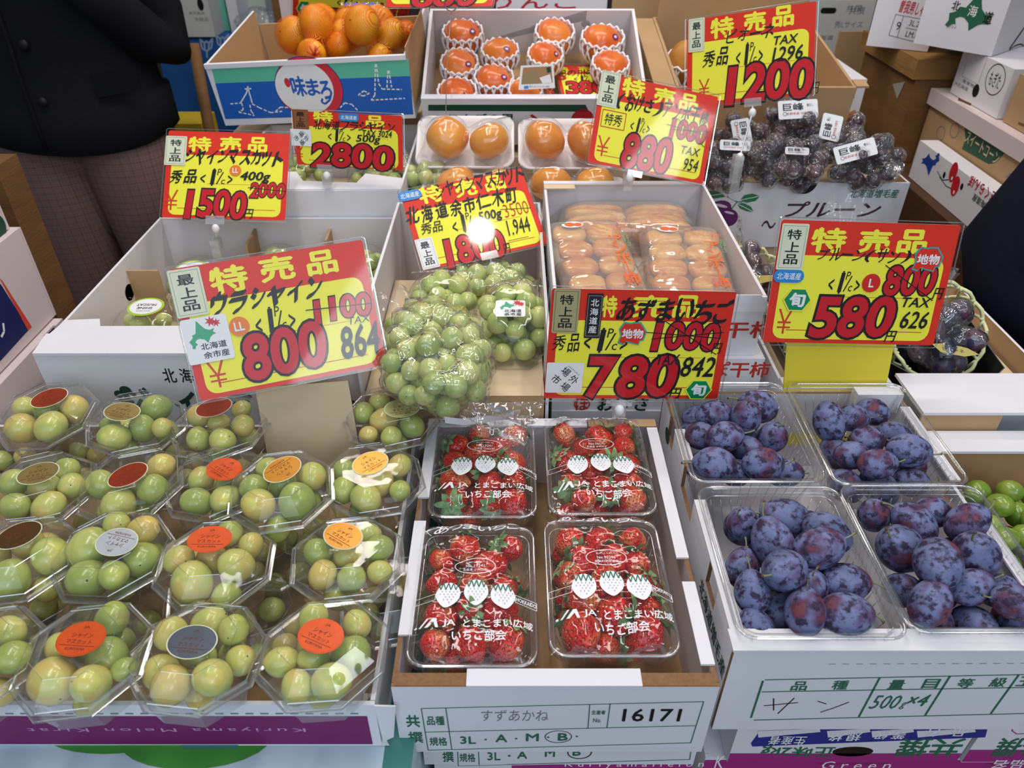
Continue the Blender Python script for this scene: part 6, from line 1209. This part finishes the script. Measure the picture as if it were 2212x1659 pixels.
def person(desc,x,y,yaw,coat,trou,hem,h=1.66,wide=1.0,arm={}):
    M=Matrix.Translation(Vector((x,y,0)))@Matrix.Rotation(yaw,4,'Z'); root=thing('person',desc,'person',(x,y,0))
    # body: one continuous skin, facing -y
    V=[];E=[];Rr=[]
    def pt(p,r,par=None):
        V.append(p); Rr.append(r); 
        if par is not None: E.append((par,len(V)-1))
        return len(V)-1
    s=h/1.66
    pel=pt((0,0,0.94*s),0.11); sp=pt((0,0,1.06*s),0.115,pel); ch=pt((0,0.0,1.26*s),0.13,sp); nk0=pt((0,0,1.38*s),0.075,ch); nk=pt((0,-0.01,1.44*s),0.05,nk0); hd=pt((0,-0.02,1.53*s),0.082,nk); pt((0,-0.02,1.60*s),0.07,hd)
    for sx in (-1,1):
        sh=pt((sx*0.17,0,1.36*s),0.06,nk0); A=arm.get(sx,((sx*0.235,0.03,1.11*s),(sx*0.13,-0.17,1.30*s),(0,0,0))); dv=A[2]; pt_=pt; el=pt(A[0],0.045,sh); wr=pt(A[1],0.030,el); q0=lambda p:(p[0]+dv[0],p[1]+dv[1],p[2]+dv[2]); pm=pt(q0((sx*0.095,-0.215,1.365*s)),0.034,wr)
        for f,(dx,dz,L) in enumerate(((0.024,0.012,0.062),(0.008,0.016,0.072),(-0.008,0.014,0.068),(-0.024,0.006,0.055))):
            a=pt(q0((sx*(0.085-0.02)+dx*0.9,-0.245,1.405*s+dz*0.3)),0.0105,pm); b=pt(q0((sx*(0.085-0.03)+dx,-0.250-L*0.3,1.435*s+dz)),0.0095,a); pt(q0((sx*(0.085-0.045)+dx,-0.250-L*0.55,1.430*s+dz)),0.008,b)
        a=pt(q0((sx*0.062,-0.235,1.385*s)),0.011,pm); pt(q0((sx*0.04,-0.262,1.405*s)),0.009,a)
        hp=pt((sx*0.095,0.01,0.82*s),0.072,pel); kn=pt((sx*0.10,-0.0,0.48*s),0.058,hp); an=pt((sx*0.10,0.01,0.09*s),0.042,kn); pt((sx*0.105,-0.12,0.04*s),0.036,an)
    me=bpy.data.meshes.new('body'); me.from_pydata([tuple(v) for v in V],E,[]); me.materials.append(SKIN); o=bpy.data.objects.new('body',me); COL.objects.link(o); o.parent=root; o.rotation_euler=(0,0,yaw)
    sk=o.modifiers.new('skin','SKIN'); sk.use_smooth_shade=True
    for d,r in zip(me.skin_vertices[0].data,Rr): d.radius=(r,r*0.8 if r>0.09 else r)
    me.skin_vertices[0].data[0].use_root=True; o.modifiers.new('smooth','SUBSURF').levels=1; o.modifiers['smooth'].render_levels=2
    mb=MB(); c=xf(M,[(0,-0.02,1.565*s)])[0]; mb.sphere(c,(0.092,0.102,0.105),HAIR,20,14,M=Matrix.Rotation(yaw,4,'Z'),fn=lambda V:np.where((V[:,1:2]<-0.35)&(V[:,2:3]<0.45),V*0.80,V)); part(root,'hair',mb)
    mb=MB()
    for sx in (-1,1): mb.sphere(xf(M,[(sx*0.032,-0.098,1.535*s)])[0],0.011,mat('eye_white',(236,232,228),0.3),10,8); mb.sphere(xf(M,[(sx*0.032,-0.107,1.535*s)])[0],0.005,BLACK,8,6)
    part(root,'eye',mb); mb=MB(); mb.loft([xf(M,[(-0.01,-0.098,1.49*s),(0.01,-0.098,1.49*s),(0,-0.103,1.55*s)]),xf(M,[(-0.005,-0.122,1.497*s),(0.005,-0.122,1.497*s),(0,-0.106,1.55*s)])],SKIN,cap1=True); mb.sphere(xf(M,[(0,-0.098,1.468*s)])[0],(0.022,0.006,0.005),mat('lip',(176,104,96),0.5),10,6,M=Matrix.Rotation(yaw,4,'Z')); part(root,'nose_and_mouth',mb)
    def ring(z,rx,ry,n=36,cx=0,cy=0,wob=0.0,ph=0): return xf(M,[(cx+rx*wide*math.cos(a)*(1+wob*math.sin(5*a+ph)),cy+ry*math.copysign(abs(math.sin(a))**0.85,math.sin(a)),z+0.012*math.sin(2*a+1)*(1 if wob else 0)) for a in np.linspace(0,2*math.pi,n,endpoint=False)])
    mb=MB(); L=[ring(hem,0.222,0.150,wob=0.02),ring(hem+0.004,0.228,0.156,wob=0.02),ring(hem+0.10,0.226,0.153,wob=0.015,ph=1),ring(1.0*s,0.212,0.146,wob=0.01),ring(1.10*s,0.205,0.142),ring(1.25*s,0.215,0.145),ring(1.36*s,0.20,0.115),ring(1.42*s,0.10,0.085),ring(1.46*s,0.075,0.075)]
    mb.loft(L,coat)
    mb.loft([ring(hem,0.222,0.150,wob=0.02),ring(hem+0.05,0.19,0.12)],coat)
    o=part(root,'coat',mb)
    fm=MB()
    for u in (-0.035,):   # front placket and pocket flaps follow the coat
        pts=[xf(M,[(u*wide,-(0.158 if z<1.1*s else 0.15),z)])[0] for z in np.linspace(hem+0.01,1.32*s,8)]; fm.tube(pts,0.005,coat,5)
    part(o,'placket',fm)
    for z in (hem+0.12,hem+0.24,hem+0.36):
        bm=MB(); bm.sphere(xf(M,[(-0.005*wide,-0.160 if z<1.05 else -0.153,z)])[0],(0.012,0.005,0.012),BLACK,12,6,M=Matrix.Rotation(yaw,4,'Z')); part(o,'button',bm)
    for sx in (-1,1):
        pm=MB(); P=xf(M,[(sx*0.16*wide-0.05,-0.122 if False else -0.135,hem+0.17),(sx*0.16*wide+0.05,-0.135,hem+0.185),(sx*0.16*wide+0.05,-0.132,hem+0.135),(sx*0.16*wide-0.05,-0.132,hem+0.12)]); pm.add(P,[(0,1,2,3)],coat); pm.add(P+xf(Matrix.Rotation(yaw,4,'Z'),[(0,-0.006,0)])[0],[(0,1,2,3)],coat); part(o,'pocket_flap',pm)
    for sx in (-1,1):
        A=arm.get(sx)
        sm=MB(); pts=xf(M,[(sx*0.16,0,1.375*s),(sx*0.20,0.005,1.28*s)]+[tuple(np.array((sx*0.20,0.005,1.28))*(1-t)+np.array(A[0])*t) for t in (0.5,0.9)]+[tuple(np.array(A[0])*(1-t)+np.array(A[1])*t) for t in (0.12,0.5,0.92)]) if A else xf(M,[(sx*0.175*wide,0,1.375*s),(sx*0.215*wide,0.012,1.28*s),(sx*0.235*wide,0.03,1.17*s),(sx*0.238*wide,0.022,1.095*s),(sx*0.215*wide,-0.04,1.125*s),(sx*0.175*wide,-0.11,1.21*s),(sx*0.135*wide,-0.165,1.285*s)]); sm.tube(pts,[0.07,0.068,0.064,0.066,0.060,0.052,0.048],coat,16); part(root,'sleeve',sm)
    tm=MB()
    for sx in (-1,1):
        L=[]
        for z,rx,ry,cx in ((0.97,0.122,0.13,0.086),(0.80,0.120,0.120,0.096),(0.62,0.106,0.106,0.103),(0.45,0.088,0.092,0.102),(0.25,0.080,0.088,0.102),(0.07,0.078,0.088,0.102)): L.append(ring(z*s,rx,ry,28,sx*cx*wide,0.0,0.02,z*9))
        tm.loft(L,trou)
    part(root,'trousers',tm)
    for sx in (-1,1):
        sm=MB(); sm.sphere(xf(M,[(sx*0.105*wide,-0.06,0.045)])[0],(0.048,0.135,0.044),SHOE,18,10,M=Matrix.Rotation(yaw,4,'Z'),fn=lambda V:np.column_stack([V[:,0]*(1-0.1*V[:,1]),V[:,1],np.maximum(V[:,2],-0.9)])); part(root,'shoe',sm)
    return root
person('person in a long black coat and brown plaid trousers standing behind the muscat carton',-1.085,1.92,0.12,COATM,PLAID,0.895)
person('person in a dark navy coat standing at the right edge beside the grapes',1.06,1.03,0.0,NAVYM,DARKT,0.62,arm={-1:((-0.318,0.02,0.955),(-0.15,-0.10,0.86),(0.0,0.09,-0.50))})
# ================================================================= left: post and stacked cartons
mb=MB(); mb.box((-1.04,1.30,0.0),(-0.915,1.37,1.03),WOOD); solo('wooden_post',mb,'tan wooden post standing behind the cartons at the left edge','post')
PINKW=mat('pinkish_white_card',(218,202,200),0.6,0.25,var=0.03,vscale=12)
rest('support_crate','brown crate under the navy-panelled cartons at the left edge',(-1.15,0.70,0.0),(-0.70,1.0,0.80),WOODD)
LT=Carton('shallow_carton','long shallow pinkish-white carton at the left edge, beside the muscat carton',  'carton',-1.15,-0.69,0.70,0.99,0.802,0.905,out=PINKW,inn=PINKW,notch={'right':((0.235,0.265,0.012),)},lid=True)
LN=Carton('navy_carton','white carton with navy panel and orange-red stripe at the left edge','carton',-1.12,-0.702,0.70,0.998,0.908,1.052,out=PINKW,inn=PINKW,lid=True)
def pr(d):
    d.ppx([(-60,560),(2,615),(62,712),(0,780),(-90,760)],mat('deep_navy_print',(26,34,92),0.5)); d.ppx([(-2,600),(4,606),(68,706),(60,714)],mat('orange_red_print',(222,74,50),0.5),0.0006); d.lpx([(6,698),(8,716),(2,728)],0.004,WHITEINK,0.0006)
LN.print_('printing',pr,LN.right)
LU=Carton('white_carton','pinkish-white carton with dark green mark on top of the navy-panelled one','carton',-1.10,-0.712,0.72,0.99,1.0545,1.13,out=PINKW,inn=PINKW,lid=True)
LU.print_('printing',lambda d:d.ell(d.at(-4,490),0.016,0.018,DGREEN),LU.right)
mb=MB(); mb.box((-0.75,0.66,0.655),(-0.672,0.78,0.78),mat('orange_crate_plastic',(214,84,30),0.45)); solo('orange_crate',mb,'small orange plastic crate in the dark gap left of the muscat carton','crate',kind=None)
mb=MB(); mb.tube([at_y(418,95,2.2),at_y(452,280,2.12),at_y(452,280,2.12)+np.array([0.06,0,-at_y(452,280,2.12)[2]])],0.016,WOOD,8); solo('wooden_pole',mb,'thin wooden pole leaning between the black coat and the blue cloth','pole')
mb=MB(); a=at_y(395,290,2.2); mb.box(np.array([a[0]-0.07,a[1],0.0]),a+np.array([0.06,0.12,0.03]),mat('yellow_plastic',(206,178,40),0.5)); solo('yellow_crate',mb,'yellow plastic crate on the floor behind the 1500 card','crate')
# ================================================================= blue cloth table behind
BLUEC=mat('blue_cloth',(36,86,150),0.85,0.15,var=0.15,vscale=12)
YT=3.3; a=at_y(405,92,YT); b=at_y(640,30,YT); zt=at_y(430,78,YT)[2]
mb=MB(); mb.box((a[0]-0.1,YT+0.05,0),(b[0]+0.25,YT+0.85,zt-0.008),WOODD); solo('back_table',mb,'wooden table under the blue cloth behind the mandarin carton','table')
mb=MB(); n=60; xs=np.linspace(a[0]-0.12,b[0]+0.27,n); top=[(x,YT,zt) for x in xs]; L=[[(x,YT+0.87,zt) for x in xs],top]
for t in np.linspace(0.05,1,8): L.append([(x,YT-0.015-0.05*t*(1+math.sin(x*38)*0.5+math.sin(x*17+1)*0.5),zt-t*(zt-0.05)) for x in xs])
mb.loft(L,BLUEC,closed=False); F=Frame((a[0]-0.12,YT-0.075,zt),(1,0,0),(0,-0.06,-1)); pale=mat('pale_dye',(150,176,206),0.8)
cl=thing('table_cloth','deep blue cloth with pale dyed tulip motifs hanging behind the mandarin carton','cloth',(0.5*(a[0]+b[0]),YT,0.05)); part(cl,'cloth',mb)
mb=MB(); d=Dec(mb,F)
for x,y in ((452,88),(486,79)):
    w=0.006; s=1
    d.lpx([(x-14,y-6),(x-10,y+14),(x,y+20),(x+10,y+12),(x+13,y-8)],w,pale,0.03); d.lpx([(x-14,y-6),(x-5,y+3),(x,y-2),(x+5,y+3),(x+13,y-8)],w,pale,0.03); d.lpx([(x,y+20),(x+1,y+34)],w,pale,0.03); d.lpx([(x-5,y+4),(x-4,y+16)],w,pale,0.03); d.lpx([(x+5,y+3),(x+4,y+15)],w,pale,0.03)
part(cl,'dyed_motifs',mb)
def backbox(name,desc,px0,px1,py,Y,hh,dd,m,fn=None,yaw=0.0,z=None):
    p=at_y(px0,py,Y); q=at_y(px1,py,Y); c=Carton(name,desc,'box',p[0],q[0],Y,Y+dd,(z if z is not None else p[2]),(z if z is not None else p[2])+hh,out=m,inn=m,lid=True,yaw=yaw)
    if fn: c.print_('printing',fn,c.front)
    return c
GREYW=mat('grey_white_foam',(206,208,204),0.7,0.2)
def pr(d): d.ell(d.at(433,10),0.012,0.022,BLACK); d.tpx('冷蔵品',435,42,30,8,GREY); d.tpx('産地直送',425,28,34,6,GREY)
backbox('foam_box','grey-white foam box with a round hole on the blue cloth beside the black coat',388,462,62,YT-0.02,0.22,0.30,GREYW,pr,z=zt+0.001)
backbox('mint_box','mint green plastic box on the blue cloth',463,492,40,YT+0.10,0.17,0.25,mat('mint_plastic',(120,200,176),0.5),z=zt+0.001)
backbox('white_box','small white box standing beside the mint green box',494,516,36,YT+0.06,0.16,0.20,WHITE,z=zt+0.001)
backbox('beige_box','dim beige box on the blue cloth behind the white box',520,536,30,YT+0.2,0.14,0.2,KRAFT2,z=zt+0.001)
backbox('pale_box','pale greenish box at the far end of the blue cloth',540,576,24,YT+0.22,0.15,0.2,mat('pale_greenish',(196,206,190),0.6),z=zt+0.001)
mb=MB(); P=[]; c=at_y(566,26,YT+0.02); c[2]=zt+0.002; q=random.Random(3)
mb.sphere(c+np.array([0,0,0.05]),(0.11,0.06,0.05),CREASE,14,8,fn=lambda V:V*(1+0.12*np.sin(5*V[:,:1]+3*V[:,2:]))); solo('plastic_bag',mb,'crumpled clear plastic bag with red print on the blue cloth','bag')
mb=MB(); a=at_y(600,84,2.75); mb.box((a[0],2.75,0),(a[0]+0.06,3.0,a[2]+0.17),WOOD); mb.box((a[0]+0.06,2.78,a[2]-0.2),(a[0]+0.12,2.9,a[2]+0.10),mat('dark_green_paint',(40,60,50),0.6)); solo('wooden_upright',mb,'wooden frame with dark green panel at the end of the blue cloth','frame')
mb=MB(); a=at_y(622,120,2.05); mb.box((a[0],2.05,0),(a[0]+0.055,2.09,1.45),PINKW); solo('white_board',mb,'narrow white board standing behind the mandarin bags','board')
# ================================================================= boxes behind the persimmons
backbox('apple_carton','white carton with red lettering standing behind the tilted persimmon carton',1072,1308,60,1.95,0.34,0.25,WHITE,lambda d:(d.tpx('りんご',1160,4,190,30,mat('apple_red_ink',(190,30,56),0.5),bold=0.01)),z=1.02)
rest('support_crate','cardboard crate under the white carton with red lettering',(-0.12,1.95,0.0),(0.36,2.25,1.018))
mb=MB(); a=at_y(1330,30,1.93); mb.box((a[0]-0.01,1.93,0.64),(a[0]+0.16,1.936,1.5),KRAFT); solo('cardboard_sheet',mb,'brown cardboard sheet standing between the white apple carton and the pears','sheet')
# ================================================================= right: shelf of cartons
rest('wooden_platform','low dark wooden platform under the cartons at the right',(0.90,1.215,0.0),(1.75,2.6,0.862),WOODD)
CH=Carton('cherry_carton','long white carton with blue map and upside-down red lettering on the wooden platform','carton',0.925,0.967,1.35,1.70,0.8635,0.948,lid=True)
CHR=mat('cherry_print',(206,36,46),0.5); CHB=mat('map_blue',(36,70,160),0.5)
def pr(d):
    c=d.at(2009,352); hokkaido(d,c,0.075,0.052,CHB,0.0006,math.pi*0.95); 
    for x,y in ((2060,372),(2064,402)): c=d.at(x,y); d.ell(c,0.014,0.021,CHR,0.0006); d.ell((c[0]+0.003,c[1]+0.012),0.003,0.004,WHITEINK,0.0008)
    for x,y,a in ((2040,378,0.007),(2078,403,0.007)): d.ell(d.at(x,y),a*0.7,a,BLACK,0.0006)
    d.lpx([(2025,370),(2036,389),(2050,388)],0.002,DGREEN); d.lpx([(2030,382),(2044,402),(2055,407)],0.002,DGREEN)
    d.tpx('さくらんぼ',2121,408,66,26,CHR,0.0006,rot=math.pi,bold=0.03); d.tpx('北海道産',2120,438,44,16,DGREEN,0.0006,rot=math.pi,bold=0.01)
CH.print_('printing',pr,CH.left)
CH.print_('end_printing',lambda d:hokkaido(d,(0.022,0.045),0.03,0.05,CHB,0.0006,0.3),CH.front)
CN=Carton('corn_carton','brown sweetcorn carton with dark green printed panel above the cherry carton','carton',0.972,1.40,1.20,1.79,0.8635,1.003,out=KRAFT,inn=KRAFT,lid=True)
def pr(d):
    d.poly([(u,max(v,0.004)) for u,v in [d.at(*p) for p in [(2088,262),(2165,300),(2178,312),(2150,352),(2135,354),(2078,322),(2086,300)]]],mat('corn_green',(40,84,58),0.6)); d.tpx('スイートコーン',2122,318,84,26,KRAFT2,0.0008,rot=0.03,bold=0.012)
    for x,y in ((2032,288),(2062,282)): c=d.at(x,y); d.ring(c,0.018,0.016,0.002,GREY,0.0006)
    d.ppx([(2172,382),(2184,372),(2182,388)],GREY,0.0006)
CN.print_('printing',pr,CN.left)
TR=Carton('shallow_carton','long shallow pinkish-white carton above the sweetcorn carton','carton',0.962,1.42,1.18,1.792,1.0045,1.038,out=PINKW,inn=PINKW,lid=True)
TR.print_('hand_slots',lambda d:(d.line(d.at(2070,214),d.at(2098,226),0.005,CORR),d.line(d.at(2200,266),d.at(2225,276),0.005,CORR)),TR.left)
def lbox(name,desc,x,pa,pb,z0,z1,m,fn=None,wd=0.3):
    """box whose long face looks left, between two image points on its lower edge"""
    A=at_z(*pa,z0); B=at_z(*pb,z0); x=A[0] if x is None else x; y1=at_x(*pa,x)[1]; y0=at_x(*pb,x)[1]
    c=Carton(name,desc,'carton',x,x+wd,y0,y1,z0,z1,out=m,inn=m,lid=True)
    if fn: c.print_('printing',fn,c.left)
    return c
def pr(d):
    d.ell(d.at(2108,196),0.012,0.013,BLACK); c=d.at(2150,172); d.ring(c,0.034,0.030,0.002,DGREEN); d.tpx('もぎた',2150,172,26,30,DGREEN); d.frame(d.at(2105,144),0.07,0.055,0.0007,GREY); d.tpx('青果物',2092,180,28,8,GREY); d.tpx('JA北海道',2076,186,34,9,GREY)
JB=lbox('white_carton','white carton with green oval mark and round hand hole in the shallow carton',0.985,(2052,200),(2158,240),1.0395,1.135,WHITE,pr,0.30)
lbox('brown_carton','plain brown shiny carton beside the white one with a green oval mark',0.99,(2172,244),(2260,280),1.0395,1.13,KRAFT,None,0.28)
CR=rest('wooden_crate','worn plywood crate standing on the platform behind the prune carton',(0.925,1.80,0.8625),(1.25,2.10,1.055),WOOD)
rest('wooden_slab','thick worn wooden slab on top of the plywood crate',(0.915,1.795,1.0555),(1.30,2.12,1.098),mat('pale_worn_wood',(156,118,66),0.7,0.2,var=0.35,vscale=14,bump=0.3,stretch=(1,1,3)))
mb=MB(); mb.add([at_x(1928,182,0.9235),at_x(1955,176,0.9235),at_x(1938,214,0.9235)],[(0,1,2)],mat('torn_paper',(170,164,150),0.7)); solo('torn_sticker',mb,'torn triangular paper scrap stuck on the plywood crate','scrap')
def cornerbox(name,desc,pc,z,yaw,w,dp,h,m,fn=None,fr=None):
    """box standing on height z, its front right lower corner at image point pc"""
    c=at_z(pc[0],pc[1],z); Rm=Matrix.Rotation(yaw,4,'Z'); o=Vector(c)-Rm@Vector((w,0,0)); b=Carton(name,desc,'carton',o.x,o.x+w,o.y,o.y+dp,z,z+h,out=m,inn=m,lid=True,yaw=yaw)
    if fn: b.print_('printing',fn,b.front)
    if fr: b.print_('end_printing',fr,b.right)
    return b
def pr(d):
    d.tpx('曽我男しゃく',1976,18,66,28,mat('potato_red',(196,56,60),0.5),bold=0.02,rot=0.1); g=0.0015
    d.lpx([(1935,31),(2010,45),(1998,96),(1920,76),(1935,31)],g,GREY); d.lpx([(1952,34),(1938,81)],g,GREY); d.lpx([(1957,60),(2004,70)],g,GREY); d.tpx('9',1941,56,9,18,BLACK); d.tpx('3L.2L.',1980,52,32,12,BLACK,rot=0.1); d.tpx('LM.M.',1973,76,34,12,BLACK,rot=0.1); d.ring(d.at(2006,53),0.008,0.012,0.0015,BLACK)
rest('support_crate','dark crate under the white potato cartons',(0.98,1.80,1.0995) if False else (1.32,1.80,0.8635),(1.75,2.5,1.09),WOODD)
PO=cornerbox('potato_carton','white potato carton with red lettering and a size grid on the wooden slab',(2003,112),1.0995,R(-30),0.135,0.2,0.22,WHITE,pr)
def pr(d):
    hokkaido(d,d.at(2100,28),0.085,0.085,mat('hokkaido_green',(40,104,78),0.55),0.0006,0.3); d.tpx('北',2066,12,18,20,BLACK,0.0008,bold=0.015); d.tpx('海',2102,24,20,24,PAPER,0.0008,bold=0.01); d.tpx('道',2135,38,20,26,BLACK,0.0008,bold=0.015); d.tpx('ホクレン',2056,56,22,10,mat('brown_ink',(130,90,70),0.6),0.0008)
HK=cornerbox('potato_carton','white carton with a green map and black lettering, overhanging the carton below',(2141,122),1.1365,R(-50),0.165,0.25,0.24,WHITE,pr,lambda d:(d.line(d.at(2180,106),d.at(2212,60),0.006,BLACK),d.ring(d.at(2195,104),0.035,0.008,0.003,BLACK)))
for k,(z0,z1,ds) in enumerate(((0.44,0.60,'bottom'),(0.602,0.762,'third'),(0.764,0.924,'second'),(0.926,1.09,'topmost'))):
    def pr(d,k=k):
        W=d; x0=0.02
        d.rect((0.24,0.030),0.05,0.017,BLACK,r=0.008); d.tpx('共撰',1845,18 if k==3 else 103,34,14,GREY) if k>1 else None
        d.text('共撰',(0.33,0.03),0.05,0.022,GREY); d.text('秀Lサイズ',(0.315,0.07),0.09,0.02,GREY); d.text('JA北海道',(0.23,0.11),0.09,0.016,GREY); d.text('10kg',(0.335,0.125),0.05,0.02,GREY)
    p=at_y(1872 if k==3 else 1850,86,2.62); c=Carton('white_carton',f'white carton with grey print and dark hand hole, {ds} of the far stack','carton',p[0]-0.385,p[0]-(0.0 if k==3 else 0.03),2.62,2.9,z0,z1,out=GREYW,inn=GREYW,lid=True,group='far stack of white cartons'); c.print_('printing',pr,c.front)
rest('support_crate','dark wooden crate under the far stack of white cartons',(0.9,2.63,0.0),(1.28,2.9,0.438),WOODD)
mb=MB(); a=at_y(1835,300,2.25); b=at_y(1870,60,2.35); mb.box((b[0]-0.09,2.3,0.865),(b[0]+0.05,2.31,1.06),KRAFT); solo('cardboard_sheet',mb,'brown cardboard sheet leaning beside the far stack of white cartons','sheet')
c=backbox('striped_carton','white carton with green stripe and orange curve, low behind the dark grapes',1806,1850,262,1.78,0.16,0.2,WHITE,lambda d:(d.ppx([(1817,212),(1845,204),(1846,212),(1818,220)],DGREEN),d.lpx([(1828,260),(1834,246),(1848,240)],0.008,ORANGEP)),z=0.90)
rest('support_crate','dark crate behind the prune carton under the striped one',(0.70,1.78,0.0),(0.90,2.0,0.898),WOODD)
